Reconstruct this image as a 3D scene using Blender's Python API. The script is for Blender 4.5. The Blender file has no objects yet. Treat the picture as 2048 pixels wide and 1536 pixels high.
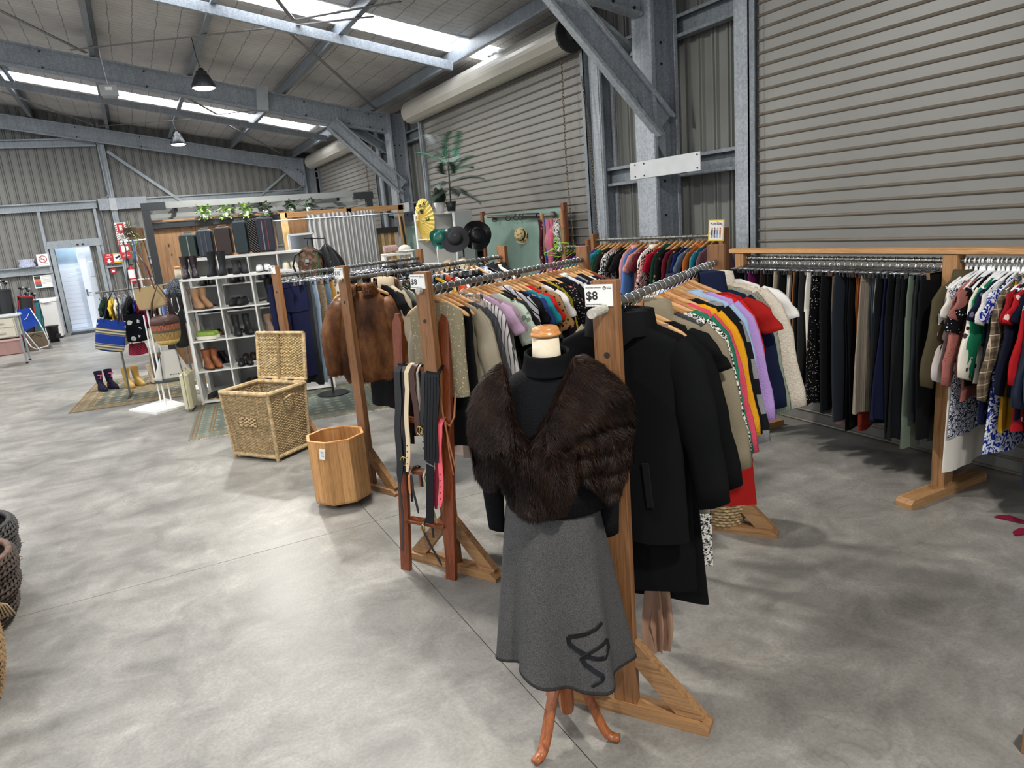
import bpy, math, random
import numpy as np
from mathutils import Matrix, Vector
PI = math.pi
sin, cos = math.sin, math.cos
SC = bpy.context.scene
COL = SC.collection

# ------------------------------------------------------------------ camera, world, lights, exposure
cam_d = bpy.data.cameras.new('camera'); cam = bpy.data.objects.new('camera', cam_d); COL.objects.link(cam)
def _rot(y, p, r):
    cy, sy, cp, sp = cos(y), sin(y), cos(p), sin(p)
    F = np.array([sy*cp, cy*cp, -sp]); R = np.array([cy, -sy, 0]); U = np.cross(R, F)
    return R*cos(r)+U*sin(r), U*cos(r)-R*sin(r), F
_R, _U, _F = _rot(math.radians(26.65), math.radians(13.04), math.radians(-4.82))
cam.matrix_world = Matrix(((_R[0], _U[0], -_F[0], 0), (_R[1], _U[1], -_F[1], 0), (_R[2], _U[2], -_F[2], 2.0), (0, 0, 0, 1)))
cam_d.sensor_width = 36; cam_d.lens = 36*1425/2048; cam_d.clip_start = .05; cam_d.clip_end = 100
SC.camera = cam
W = bpy.data.worlds.new('world'); SC.world = W; W.use_nodes = True
W.node_tree.nodes['Background'].inputs[0].default_value = (.86, .92, 1, 1)
W.node_tree.nodes['Background'].inputs[1].default_value = .62
SC.view_settings.view_transform = 'Standard'; SC.view_settings.look = 'None'
SC.view_settings.gamma = 1; SC.view_settings.use_curve_mapping = False
SC.view_settings.exposure = .76
SC.cycles.use_denoising = True
SC.cycles.max_bounces = 5; SC.cycles.diffuse_bounces = 3; SC.cycles.glossy_bounces = 3
SC.cycles.transparent_max_bounces = 6; SC.cycles.caustics_reflective = False; SC.cycles.caustics_refractive = False
SC.cycles.sample_clamp_indirect = 6
SKY_E = 8.0
def highbay_light(x, y, z, p=120):
    d = bpy.data.lights.new('high_bay_light', 'AREA'); d.shape = 'DISK'; d.size = .34; d.energy = p; d.color = (1, .965, .9)
    o = bpy.data.objects.new('high_bay_light', d); COL.objects.link(o); o.location = (x, y, z); return o
# the hall's high-bay lamps: two in view (12.0 and 18.4 m down the hall), the rest of the grid outside the frame
for lx, ly, lz in ((1.36, 12.05, 4.2), (1.35, 18.5, 4.2), (1.36, 5.6, 4.4), (1.36, -.6, 4.4), (-4.8, 12.05, 4.9), (-4.8, 5.6, 4.9), (-4.8, -.6, 4.9), (-4.8, 18.5, 4.9)):
    highbay_light(lx, ly, lz)

# ------------------------------------------------------------------ helpers
def lin(h):
    h = h.lstrip('#'); c = [int(h[i:i+2], 16)/255 for i in (0, 2, 4)]
    return tuple(((v+.055)/1.055)**2.4 if v > .04045 else v/12.92 for v in c)+(1,)
def setp(o, label=None, cat=None, group=None, kind=None):
    if label: o['label'] = label
    if cat: o['category'] = cat
    if group: o['group'] = group
    if kind: o['kind'] = kind
    return o
def thing(name, label, cat, loc=(0, 0, 0), rz=0, group=None, rot=None):
    o = bpy.data.objects.new(name, None); COL.objects.link(o); o.empty_display_size = .05
    o.location = loc; o.rotation_euler = rot or (0, 0, rz)
    return setp(o, label, cat, group)
def struct(name, loc=(0, 0, 0)):
    o = bpy.data.objects.new(name, None); COL.objects.link(o); o.location = loc; o['kind'] = 'structure'; return o
def empty_part(name, parent, loc=(0, 0, 0)):
    o = bpy.data.objects.new(name, None); COL.objects.link(o); o.location = loc; o.parent = parent; return o

class MB:
    """collects quads/tris; build() links them as one mesh object"""
    def __init__(s): s.v = []; s.f = []
    def add(s, V, F):
        b = len(s.v); s.v.extend([tuple(map(float, p)) for p in V]); s.f.extend([tuple(i+b for i in f) for f in F]); return s
    def box(s, c, d, rz=0, rot=None, taper=1, bev=0):
        x, y, z = d[0]/2, d[1]/2, d[2]/2
        M = (Matrix.Rotation(rz, 3, 'Z') if rot is None else rot)
        if bev:
            b = min(bev, x*.9, y*.9, z*.9); V = []; F = []
            for sx in (-1, 1):
                for sy in (-1, 1):
                    for sz in (-1, 1):
                        V += [(sx*x, sy*(y-b), sz*(z-b)), (sx*(x-b), sy*y, sz*(z-b)), (sx*(x-b), sy*(y-b), sz*z)]
            def I(a, bb, cc, k): return ((a*2+bb)*2+cc)*3+k
            F += [(I(0,0,0,0), I(0,0,1,0), I(0,1,1,0), I(0,1,0,0)), (I(1,0,0,0), I(1,1,0,0), I(1,1,1,0), I(1,0,1,0)),
                  (I(0,0,0,1), I(1,0,0,1), I(1,0,1,1), I(0,0,1,1)), (I(0,1,0,1), I(0,1,1,1), I(1,1,1,1), I(1,1,0,1)),
                  (I(0,0,0,2), I(0,1,0,2), I(1,1,0,2), I(1,0,0,2)), (I(0,0,1,2), I(1,0,1,2), I(1,1,1,2), I(0,1,1,2))]
            for a in (0, 1):
                for q in (0, 1):
                    F += [(I(a,q,0,0), I(a,q,0,1), I(a,q,1,1), I(a,q,1,0)), (I(a,0,q,0), I(a,0,q,2), I(a,1,q,2), I(a,1,q,0)), (I(0,a,q,1), I(0,a,q,2), I(1,a,q,2), I(1,a,q,1))]
                    for r in (0, 1): F.append((I(a,q,r,0), I(a,q,r,1), I(a,q,r,2)))
        else:
            V = [(-x,-y,-z),(x,-y,-z),(x,y,-z),(-x,y,-z),(-x*taper,-y*taper,z),(x*taper,-y*taper,z),(x*taper,y*taper,z),(-x*taper,y*taper,z)]
            F = [(0,3,2,1),(4,5,6,7),(0,1,5,4),(1,2,6,5),(2,3,7,6),(3,0,4,7)]
        return s.add([M @ Vector(p) + Vector(c) for p in V], F)
    def beam(s, p, q, w, h, up=(0, 0, 1), bev=0):
        """box from p to q; w across, h along up"""
        p, q = Vector(p), Vector(q); d = q-p; L = d.length; d.normalize(); u = Vector(up); sd = d.cross(u)
        if sd.length < 1e-6: sd = d.cross(Vector((1, 0, 0)))
        sd.normalize(); u = sd.cross(d)
        return s.box((p+q)/2, (L, w, h), rot=Matrix((d, -sd, u)).transposed(), bev=bev)
    def loops(s, L, closed=True, cap0=False, cap1=False):
        n = len(L[0]); V = [p for l in L for p in l]; F = []
        for i in range(len(L)-1):
            for j in range(n if closed else n-1):
                k = (j+1) % n; F.append((i*n+j, i*n+k, (i+1)*n+k, (i+1)*n+j))
        if cap0: F.append(tuple(range(n))[::-1])
        if cap1: F.append(tuple((len(L)-1)*n+j for j in range(n)))
        return s.add(V, F)
    def tube(s, P, r, n=8, cap=True, sy=1, up=(0, 0, 1), closed=False):
        """tube along path; r number or list; sy flattens along the second axis"""
        P = [Vector(p) for p in P]; m = len(P); R = r if isinstance(r, (list, tuple)) else [r]*m
        prev = None; L = []
        for i, p in enumerate(P):
            if closed: t = P[(i+1) % m]-P[i-1]
            else: t = P[min(i+1, m-1)]-P[max(i-1, 0)]
            if t.length < 1e-9: t = Vector((0, 0, 1))
            t.normalize()
            if prev is None:
                a = Vector(up)
                if abs(a.dot(t)) > .95: a = Vector((1, 0, 0))
                a = (a-t*a.dot(t)).normalized()
            else:
                a = prev-t*prev.dot(t)
                a = a.normalized() if a.length > 1e-6 else prev
            prev = a; b = t.cross(a)
            L.append([p+a*(R[i]*sy*sin(2*PI*j/n))+b*(R[i]*cos(2*PI*j/n)) for j in range(n)])
        if closed: L.append(L[0]); cap = False
        return s.loops(L, True, cap, cap)
    def lathe(s, prof, c=(0, 0, 0), n=24, cap0=True, cap1=True, sx=1, sy=1, ph=0):
        L = [[(c[0]+r*sx*cos(2*PI*j/n+ph), c[1]+r*sy*sin(2*PI*j/n+ph), c[2]+z) for j in range(n)] for r, z in prof]
        return s.loops(L, True, cap0, cap1)
    def cyl(s, p, q, r, n=16): return s.tube([p, q], r, n)
    def prism(s, poly, z0, z1, M=None):
        n = len(poly); V = [(x, y, z0) for x, y in poly]+[(x, y, z1) for x, y in poly]
        if M is not None: V = [M @ Vector(p) for p in V]
        return s.add(V, [tuple(range(n))[::-1], tuple(range(n, 2*n))]+[(i, (i+1) % n, n+(i+1) % n, n+i) for i in range(n)])
    def sphere(s, c, r, n=12, m=8, sc=(1, 1, 1)):
        L = [[(c[0]+r*sc[0]*sin(PI*i/m)*cos(2*PI*j/n), c[1]+r*sc[1]*sin(PI*i/m)*sin(2*PI*j/n), c[2]-r*sc[2]*cos(PI*i/m)) for j in range(n)] for i in range(m+1)]
        L[0] = [(p[0], p[1], p[2]) for p in L[0]]
        return s.loops(L)
    def mesh(s, smooth=False):
        me = bpy.data.meshes.new('mesh'); me.from_pydata(s.v, [], s.f); me.update()
        if smooth: me.polygons.foreach_set('use_smooth', [True]*len(me.polygons))
        return me
    def build(s, name, m, parent=None, smooth=False, loc=None, rz=None, **kw):
        return link(name, s.mesh(smooth), m, parent, loc, rz, **kw)
def link(name, me, m=None, parent=None, loc=None, rz=None, **kw):
    o = bpy.data.objects.new(name, me); COL.objects.link(o)
    if m is not None and not me.materials: me.materials.append(m)
    if parent is not None: o.parent = parent
    if loc is not None: o.location = loc
    if rz is not None: o.rotation_euler = (0, 0, rz)
    if kw: setp(o, **kw)
    return o
def inst(name, src, parent=None, loc=(0, 0, 0), rot=(0, 0, 0), scale=None):
    """another object on the same mesh"""
    o = bpy.data.objects.new(name, src.data); COL.objects.link(o); o.parent = parent; o.location = loc; o.rotation_euler = rot
    if scale: o.scale = scale
    return o
def dup(t, loc=None, rz=None, **kw):
    def cp(o, par):
        c = o.copy(); COL.objects.link(c); c.parent = par
        for ch in o.children: cp(ch, c)
        return c
    c = cp(t, t.parent)
    if loc is not None: c.location = loc
    if rz is not None: c.rotation_euler = (0, 0, rz)
    setp(c, **kw); return c
def solid(me_o, t, off=-1):
    md = me_o.modifiers.new('thick', 'SOLIDIFY'); md.thickness = t; md.offset = off; return me_o
def text(name, s, size, m, parent=None, loc=(0, 0, 0), rot=(PI/2, 0, 0), align='CENTER', bold=0, ext=.0008):
    cu = bpy.data.curves.new('text', 'FONT'); cu.body = s; cu.size = size; cu.align_x = align; cu.align_y = 'CENTER'; cu.extrude = ext; cu.offset = bold; cu.resolution_u = 3
    o = bpy.data.objects.new('tmp', cu); me = bpy.data.meshes.new_from_object(o); bpy.data.objects.remove(o)
    o = link(name, me, None, parent, loc); o.rotation_euler = rot; me.materials.clear(); me.materials.append(m); return o

# ------------------------------------------------------------------ materials
class NT:
    def __init__(s, name):
        s.m = bpy.data.materials.new(name); s.m.use_nodes = True; s.t = s.m.node_tree; s.n = s.t.nodes; s.b = s.n['Principled BSDF']; s._o = None
    def node(s, k, **kw):
        n = s.n.new('ShaderNode'+k)
        for a, v in kw.items(): setattr(n, a, v)
        return n
    def lk(s, a, b): s.t.links.new(a, b)
    def coord(s, scale=(1, 1, 1), rot=(0, 0, 0), kind='Object'):
        if s._o is None: s._o = s.node('TexCoord')
        mp = s.node('Mapping'); mp.inputs['Scale'].default_value = scale; mp.inputs['Rotation'].default_value = rot
        s.lk(s._o.outputs[kind], mp.inputs['Vector']); return mp.outputs[0]
    def noise(s, sc, det=3, rough=.5, vec=None, dist=0):
        n = s.node('TexNoise'); n.inputs['Scale'].default_value = sc; n.inputs['Detail'].default_value = det; n.inputs['Roughness'].default_value = rough; n.inputs['Distortion'].default_value = dist
        s.lk(vec or s.coord(), n.inputs['Vector']); return n.outputs[0]
    def vor(s, sc, vec=None, feat='F1', out='Distance', rnd=1):
        n = s.node('TexVoronoi'); n.feature = feat; n.inputs['Scale'].default_value = sc; n.inputs['Randomness'].default_value = rnd
        s.lk(vec or s.coord(), n.inputs['Vector']); return n.outputs[out]
    def ramp(s, fac, stops, const=False):
        r = s.node('ValToRGB'); e = r.color_ramp.elements
        if const: r.color_ramp.interpolation = 'CONSTANT'
        while len(e) < len(stops): e.new(.5)
        for i, (p, c) in enumerate(stops):
            e[i].position = p; e[i].color = lin(c) if isinstance(c, str) else (c, c, c, 1)
        s.lk(fac, r.inputs[0]); return r.outputs[0]
    def mix(s, f, a, b, mode='MIX'):
        n = s.node('Mix'); n.data_type = 'RGBA'; n.blend_type = mode
        for sock, v in ((n.inputs[0], f), (n.inputs[6], a), (n.inputs[7], b)):
            if isinstance(v, (int, float)): sock.default_value = v if sock == n.inputs[0] else (v, v, v, 1)
            elif isinstance(v, str): sock.default_value = lin(v)
            else: s.lk(v, sock)
        return n.outputs[2]
    def math(s, op, a, b=0):
        n = s.node('Math', operation=op)
        for i, v in enumerate((a, b)):
            if isinstance(v, (int, float)): n.inputs[i].default_value = v
            else: s.lk(v, n.inputs[i])
        return n.outputs[0]
    def sep(s, vec=None):
        n = s.node('SeparateXYZ'); s.lk(vec or s.coord(), n.inputs[0]); return n.outputs
    def bump(s, h, st=.3, d=.002):
        n = s.node('Bump'); n.inputs['Strength'].default_value = st; n.inputs['Distance'].default_value = d
        s.lk(h, n.inputs['Height']); s.lk(n.outputs[0], s.b.inputs['Normal'])
    def fin(s, col, rough=.6, metal=0, spec=None, sheen=0, **kw):
        if isinstance(col, str): s.b.inputs['Base Color'].default_value = lin(col)
        else: s.lk(col, s.b.inputs['Base Color'])
        if isinstance(rough, (int, float)): s.b.inputs['Roughness'].default_value = rough
        else: s.lk(rough, s.b.inputs['Roughness'])
        s.b.inputs['Metallic'].default_value = metal
        if spec is not None: s.b.inputs['Specular IOR Level'].default_value = spec
        if sheen: s.b.inputs['Sheen Weight'].default_value = sheen; s.b.inputs['Sheen Roughness'].default_value = .62
        return s.m
_mc = {}
def plain(h, rough=.55, metal=0, var=.08, sc=6, spec=None, name='paint'):
    k = ('p', h, rough, metal, var, sc)
    if k not in _mc:
        t = NT(name); c = t.mix(var, h, t.ramp(t.noise(sc, 4), [(.3, '#000000'), (.7, '#ffffff')]), 'OVERLAY') if var else h
        _mc[k] = t.fin(c, rough, metal, spec)
    return _mc[k]
def wood(a, b, axis='x', rough=.5, sc=1.0, knots=True, gloss=0):
    k = ('w', a, b, axis, rough, sc, knots)
    if k in _mc: return _mc[k]
    t = NT('wood'); s3 = {'x': (1.2, 16, 16), 'y': (16, 1.2, 16), 'z': (16, 16, 1.2)}[axis]
    v = t.coord(tuple(q*sc for q in s3)); n1 = t.noise(1.6, 5, .62, v, 1.2)
    s4 = {'x': (3, 140, 140), 'y': (140, 3, 140), 'z': (140, 140, 3)}[axis]
    n2 = t.noise(1, 3, .6, t.coord(tuple(q*sc for q in s4)))
    c = t.ramp(n1, [(.25, a), (.48, b), (.62, a), (.8, b)]); c = t.mix(.22, c, t.ramp(n2, [(.3, '#000000'), (.7, '#ffffff')]), 'OVERLAY')
    c = t.mix(.35, c, t.ramp(t.noise(1.1, 2), [(.3, '#777777'), (.7, '#999999')]), 'OVERLAY')
    if knots:
        kv = t.vor(2.3*sc, t.coord({'x': (1, 3, 3), 'y': (3, 1, 3), 'z': (3, 3, 1)}[axis])); c = t.mix(t.ramp(kv, [(.03, 1), (.07, 0)]), c, '#4a2c18')
    t.bump(n2, .25, .0006)
    _mc[k] = t.fin(c, rough); return _mc[k]
def galv(h='#7d8890', name='galvanised steel', rough=.45, sc=55, metal=.3):
    k = ('g', h, rough, sc)
    if k not in _mc:
        t = NT(name); c1 = t.vor(sc, out='Color'); bw = t.node('RGBToBW'); t.lk(c1, bw.inputs[0])
        n = t.noise(2.2, 5); c = t.mix(.2, h, t.ramp(bw.outputs[0], [(.1, '#222222'), (.9, '#f0f0f0')]), 'OVERLAY')
        c = t.mix(.22, c, t.ramp(n, [(.3, '#444444'), (.7, '#bbbbbb')]), 'OVERLAY')
        c = t.mix(.2, c, t.ramp(t.noise(1, 4, .6, t.coord((30, 30, 1.5))), [(.35, '#333333'), (.7, '#cccccc')]), 'OVERLAY')
        _mc[k] = t.fin(c, rough, metal)
    return _mc[k]
def glow(h, e):
    t = NT('glow'); t.b.inputs['Base Color'].default_value = lin(h); t.b.inputs['Emission Color'].default_value = lin(h); t.b.inputs['Emission Strength'].default_value = e; return t.m
M_CHROME = plain('#c9ccd0', .22, 1, 0); M_WIRE = plain('#b4b8bc', .3, .95, 0)
M_PIPE = plain('#85857f', .38, .8, .3, 30); M_BLACK = plain('#17181a', .5); M_WHITE = plain('#e9e9e6', .4, 0, .04)
M_GALV = galv('#aab1b8', metal=.12); M_GALVD = galv('#8b939a', metal=.15); M_GALVL = galv('#a9b1b6', sc=80)
M_DARKGAP = plain('#2a2b2c', .9)
# ------------------------------------------------------------------ floor
def floor_mat():
    t = NT('polished concrete'); g = t.coord((1, 1, 1), kind='Object')
    n1 = t.noise(.55, 5, .6, g); n2 = t.noise(3.2, 8, .7, g, .6); n3 = t.noise(60, 6, .75, g); n4 = t.noise(.9, 3, .5, t.coord((.5, 2.2, 1), (0, 0, .7)), 1.5)
    c = t.ramp(n2, [(.28, '#8f8c86'), (.5, '#adaaa3'), (.72, '#c9c6bf')])
    c = t.mix(.5, c, t.ramp(n1, [(.3, '#5c5c5c'), (.7, '#a8a8a8')]), 'OVERLAY'); c = t.mix(.38, c, t.ramp(n4, [(.32, '#565656'), (.66, '#b0b0b0')]), 'OVERLAY')
    c = t.mix(.22, c, t.ramp(n3, [(.38, '#404040'), (.6, '#c4c4c4')]), 'OVERLAY')
    sp = t.vor(38, g); c = t.mix(t.ramp(sp, [(.02, 1), (.06, 0)]), c, '#7a756c')
    cr = t.node('TexVoronoi'); cr.feature = 'DISTANCE_TO_EDGE'; cr.inputs['Scale'].default_value = .42
    vv = t.node('VectorMath', operation='ADD'); t.lk(g, vv.inputs[0]); nn = t.node('TexNoise'); nn.inputs['Scale'].default_value = 3.5; t.lk(g, nn.inputs['Vector']); t.lk(nn.outputs['Color'], vv.inputs[1]); t.lk(vv.outputs[0], cr.inputs['Vector'])
    c = t.mix(t.math('MULTIPLY', t.ramp(cr.outputs[0], [(0, 1), (.006, 0)]), t.ramp(n1, [(.5, 0), (.62, .5)])), c, '#5f5d58')
    t.bump(n3, .08, .001)
    rr = t.node('MapRange'); rr.inputs['To Min'].default_value = .26; rr.inputs['To Max'].default_value = .5; t.lk(n2, rr.inputs['Value'])
    return t.fin(c, rr.outputs[0], 0, .5)
M_FLOOR = floor_mat()
fl = struct('floor')
xs = [-13, -4.9, 1.18, 7.3]; ys = [-7, -1.4, 4.68, 10.7, 16.7, 22.6]
for i in range(3):
    for j in range(5):
        a, b, c, d = xs[i]+.002, xs[i+1]-.002, ys[j]+.002, ys[j+1]-.002
        MB().add([(a, c, -.12), (b, c, -.12), (b, d, -.12), (a, d, -.12), (a, c, -.001), (b, c, -.001), (b, d, -.001), (a, d, -.001), (a+.0004, c+.0004, 0), (b-.0004, c+.0004, 0), (b-.0004, d-.0004, 0), (a+.0004, d-.0004, 0)],
                 [(0, 1, 5, 4), (1, 2, 6, 5), (2, 3, 7, 6), (3, 0, 4, 7), (4, 5, 9, 8), (5, 6, 10, 9), (6, 7, 11, 10), (7, 4, 8, 11), (8, 9, 10, 11)]).build('slab', M_FLOOR, fl)
MB().box((-2.8, 7.8, -.025), (20.3, 29.7, .036)).build('joint_bed', plain('#141414', .95, 0, 0, spec=.1), fl)

# ------------------------------------------------------------------ roof: sheets, purlins, skylights
def zr(x): return 4.47+.19*(4.8-x)
def insul():
    t = NT('foil roof insulation behind wire'); g = t.coord(); n = t.noise(1.3, 4, .6, g); x, y, z = t.sep(g)
    c = t.ramp(n, [(.3, '#b5b1af'), (.7, '#d2cecb')])
    wob = t.math('MULTIPLY', t.noise(5, 2, .5, g), .05)
    def line(co, per, w):
        q = t.math('FRACT', t.math('DIVIDE', t.math('ADD', co, wob), per)); return t.math('LESS_THAN', q, w)
    l = t.math('MAXIMUM', line(y, .15, .05), line(x, .3, .045))
    c = t.mix(t.math('MULTIPLY', l, .65), c, '#47484a'); t.bump(t.noise(6, 3, .5, t.coord((1, 3, 1))), .5, .03)
    return t.fin(c, .5, .15)
M_INS = insul(); M_SKY = glow('#f4f8ff', SKY_E)
roof = struct('ceiling')
def rsheet(x0, x1, y0, y1, name='insulation_sheet', m=None, off=0, n=10):
    mb = MB(); L = []
    for i in range(n+1):
        x = x0+(x1-x0)*i/n; s = off-.03*sin(PI*i/n)*(m is None); L.append([(x, y0, zr(x)+s), (x, y1, zr(x)+s)])
    mb.loops(L, False); return mb.build(name, m or M_INS, roof, smooth=True)
PX = [-12.4, -10.85, -9.3, -7.75, -6.2, -4.65, -3.15, -1.62, 0.02, 1.45, 3.0, 4.65, 5.5]
sky_y = [(3.2, 3.95), (9.72, 10.47), (17.95, 18.85)]  # nearest strip is unseen, kept for its light on the near floor
for k in range(len(PX)-1):
    y = -7
    for a, b in sky_y+[(22.6, None)]:
        while a-y > 4: rsheet(PX[k], PX[k+1], y, y+3.0); y += 3.0
        if a-y > .01: rsheet(PX[k], PX[k+1], y, a)
        if b is None: break
        x1 = PX[k+1]
        if k == 11: x1 = 5.3 if a < 15 else None
        if a < 5 and k > 7: x1 = None  # unseen nearest strip stops short so its glow misses the near shutter
        if a > 15 and k == 10: x1 = 4.42
        if x1 is None: rsheet(PX[k], PX[k+1], a, b)
        else:
            if x1 < PX[k+1]: rsheet(x1, PX[k+1], a, b)
            x0 = PX[k]
            mb = MB().loops([[(x0+.04, a+.03, zr(x0)+.06), (x0+.04, b-.03, zr(x0)+.06)], [(x1-.04, a+.03, zr(x1)+.06), (x1-.04, b-.03, zr(x1)+.06)]], False)
            o = mb.build('skylight_panel', M_SKY, roof)
            fr = MB()
            for yy in (a, b): fr.beam((x0, yy, zr(x0)+.03), (x1, yy, zr(x1)+.03), .05, .1)
            fr.build('skylight_kerb', M_WHITE, roof)
        y = b
for X in PX[1:-1]:
    mb = MB(); h = .2; z = zr(X)-.04; y0, y1 = -7, 22.55
    for (dx, dz, w, hh) in ((0, -h/2, .008, h), (.035, 0, .078, .008), (-.035, -h, .078, .008), (.072, -.012, .006, .025), (-.072, -h+.012, .006, .025)):
        mb.box((X+dx, (y0+y1)/2, z+dz), (w, y1-y0, hh))
    mb.build('purlin', M_GALVD, roof)
def channel(mb, p, q, h, fl, side=1, th=.01, up=(0, 0, 1)):
    """C-section from p to q: web h high, flanges fl deep towards side"""
    p, q, u = Vector(p), Vector(q), Vector(up); d = (q-p).normalized(); sd = d.cross(u).normalized(); u = sd.cross(d); o = sd*side
    mb.beam(p, q, th, h, up)
    for s in (-1, 1):
        mb.beam(p+u*(s*h/2)+o*fl/2, q+u*(s*h/2)+o*fl/2, fl, th, up); mb.beam(p+u*s*(h/2-.012)+o*fl, q+u*s*(h/2-.012)+o*fl, th*.8, .03, up)
for nm, Y in (('trim_1', 10.1), ('trim_2', 17.75)):
    t = struct(nm); mb = MB(); channel(mb, (-12, Y, zr(-12)-.31), (4.55, Y, zr(4.55)-.31), .12, .05, -1, .006); mb.build('strut_channel', M_GALV, t)
# portal frames: column, rafter, knee brace
FR = [(6.0, 6.3, 1), (14.05, 14.38, 2), (22.08, 22.4, 3), (-1.9, -1.6, 0)]
def bolts(mb, pts, ax, r=.013, l=.012):
    for p in pts: mb.tube([p, tuple(p[i]+ax[i]*l for i in range(3))], r, 6)
for y0, y1, k in FR:
    t = struct('trim_%d' % (3+k)); yw = (y0+y1)/2; mb = MB()
    for sx in (4.85, 5.17): mb.box((sx, yw, 2.1), (.012, y1-y0, 4.2))
    for yy in (yw-.012, yw+.012): mb.box((5.01, yy, 2.1), (.32, .012, 4.2))
    for yy in (y0, y1):
        for sx in (4.87, 5.15): mb.box((sx, yy, 2.1), (.035, .01, 4.2))
    mb.build('column', M_GALV, t)
    b = MB()
    for z in (1.0, 1.25, 1.65, 1.9, 2.25, 2.75, 2.95, 3.4, 3.6): bolts(b, [(4.97, yw-.018, z), (5.07, yw-.018, z)], (0, -1, 0))
    # rafter: two channels back to back
    r = MB(); zt = lambda x: zr(x)-.28-.175
    xa, xb = -12.5, 4.85
    for s in (-1, 1): channel(r, (xa, yw+s*.014, zt(xa)), (xb, yw+s*.014, zt(xb)), .35, .075, s, .01, (0, 0, 1))
    r.build('rafter', M_GALV, t)
    g = MB(); g.prism([(4.25, zt(4.25)-.2), (4.85, 3.35), (5.14, 3.35), (5.14, 4.2), (4.25, zt(4.25)+.19)], -.02, -.03, Matrix(((1, 0, 0, 0), (0, 0, 1, yw), (0, 1, 0, 0), (0, 0, 0, 1))))
    if k != 3:
        g = MB(); g.box((5.0, yw, 3.95), (.3, .05, .4))
    g.build('haunch_plate', M_GALV, t)
    bolts(b, [(x, yw-.03, zt(x)+s*.12) for x in ((4.4, 4.7) if k == 3 else (2.6, 3.3, 4.1, 4.5, 4.75)) for s in (-1, 1)], (0, -1, 0), .016)
    bolts(b, [(x, yw-.03, zt(x)+s*.12) for x in (.7, -.75) for s in (-1, 1)], (0, -1, 0), .016)
    b.build('bolts', M_DARKGAP, t, kind='stuff')
    if k in (1, 2, 0):
        n = MB(); p, q = Vector((3.72, yw-.12, 4.02)), Vector((4.98, yw-.12, 2.78))
        channel(n, p, q, .27, .09, 1, .012, (0, 0, 1)); n.build('knee_brace', M_GALV, t)
        MB().prism([(4.66, 3.08), (5.0, 2.72), (5.0, 2.45), (4.9, 2.6)], -.13, -.14, Matrix(((1, 0, 0, 0), (0, 0, 1, yw), (0, 1, 0, 0), (0, 0, 0, 1)))).build('gusset', M_GALV, t)
    if k in (1, 2):   # second smaller brace behind, along the wall top
        n = MB(); channel(n, (4.0, yw+.35, 4.15), (4.95, yw+.35, 3.55), .16, .08, 1, .012); n.build('fly_brace', M_GALVL, t)
        pl = MB(); pl.box((4.84, yw-.36+.08, 2.38), (.008, 1.08, .17)); pl.build('cover_plate', plain('#c4c7c9', .4, .2), t)
        bb = MB(); bolts(bb, [(4.836, yw-.36+.08+dy, 2.38+dz) for dy in (-.5, .3, .45) for dz in (-.06, .06)], (-1, 0, 0), .009, .006); bb.build('bolts', M_DARKGAP, t, kind='stuff')
# white cleat on rafter 2
MB().box((2.55, 14.14, zr(2.55)-.42), (.2, .1, .42), rot=Matrix.Rotation(.12, 3, 'Y')).build('cleat', plain('#b5babd', .4, .3), bpy.data.objects['trim_5'])
# roof bracing: flats and rods
br = struct('trim_7'); M_STRAP = galv('#8d8a88', rough=.5)
def strap(a, b, w=.05): MB().beam(a, b, w, .012).build('brace_strap', M_STRAP, br)
zz = lambda x, d=.26: zr(x)-d
for a, b in (((-.3, 14.0), (3.1, 9.1)), ((2.2, 10.2), (4.6, 14.0)), ((2.0, 9.3), (2.33, 9.95)), ((2.33, 9.95), (3.2, 8.4)), ((-2.0, 10.9), (-.1, 14.0)), ((.9, 15.1), (2.15, 17.4)), ((2.15, 17.4), (3.0, 15.7)), ((-.2, 21.9), (2.1, 17.8)), ((2.1, 17.8), (4.2, 21.7)), ((-2.4, 18.0), (-.3, 21.8))):
    strap((a[0], a[1], zz(a[0])), (b[0], b[1], zz(b[0])))

# ------------------------------------------------------------------ walls: ribbed cladding sheets, girts
M_CLAD = plain('#7e7d79', .45, .1, .12, 1.5); M_CLADD = plain('#7a7b77', .45, .1, .12, 1.5)
def ribsheet(w, z0, z1a, z1b, n=4, d=.03):
    """cladding sheet in local x 0..w facing -y, n pans, rib pairs between; sloping top"""
    P = []; pw = w/n
    for i in range(n):
        a = i*pw; P += [(a, 0), (a+.012, -d), (a+.03, -d), (a+.038, -.006), (a+.05, -.006), (a+.058, -d), (a+.076, -d), (a+.088, 0)]
    P.append((w, 0)); L = [[(x, y, z0) for x, y in P], [(x, y, z1a+(z1b-z1a)*x/w) for x, y in P]]
    return MB().loops(L, False)
wb = struct('wall_back'); YB = 22.5; sw = .80
k = 0; x = -13.0
while x < 5.3:
    ribsheet(sw, 2.3 if -1.9 < x+sw/2 < -.75 else 0, zr(x), zr(x+sw), 4).build('cladding_sheet', M_CLAD, wb, loc=(x, YB, 0)); x += sw
def cgirt(par, p, q, h=.2, d=.09, m=None): mb = MB(); channel(mb, p, q, h, d, 1, .012); mb.build('girt', m or M_GALVL, par)
yg = YB-.06
for z, segs in ((4.84, [(-13, -.36)]), (3.27, [(-13, -.62), (.48, 5.0)]), (1.70, [(-13, -1.95), (-.7, -.25)]), (1.70, [(.0, 5)]), (.3, [(-13, -1.95), (-.7, 5.)])):
    for a, b in segs: cgirt(wb, (a, yg, z), (b, yg, z), .2, .09)
mb = MB(); channel(mb, (-.24, YB-.16, 0), (-.24, YB-.16, zr(-.24)-.5), .13, .07, 1, .01, (1, 0, 0)); mb.box((-.24, YB-.2, 2.7), (.03, .02, 5.2)); mb.build('wind_post', M_GALVL, wb)
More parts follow.
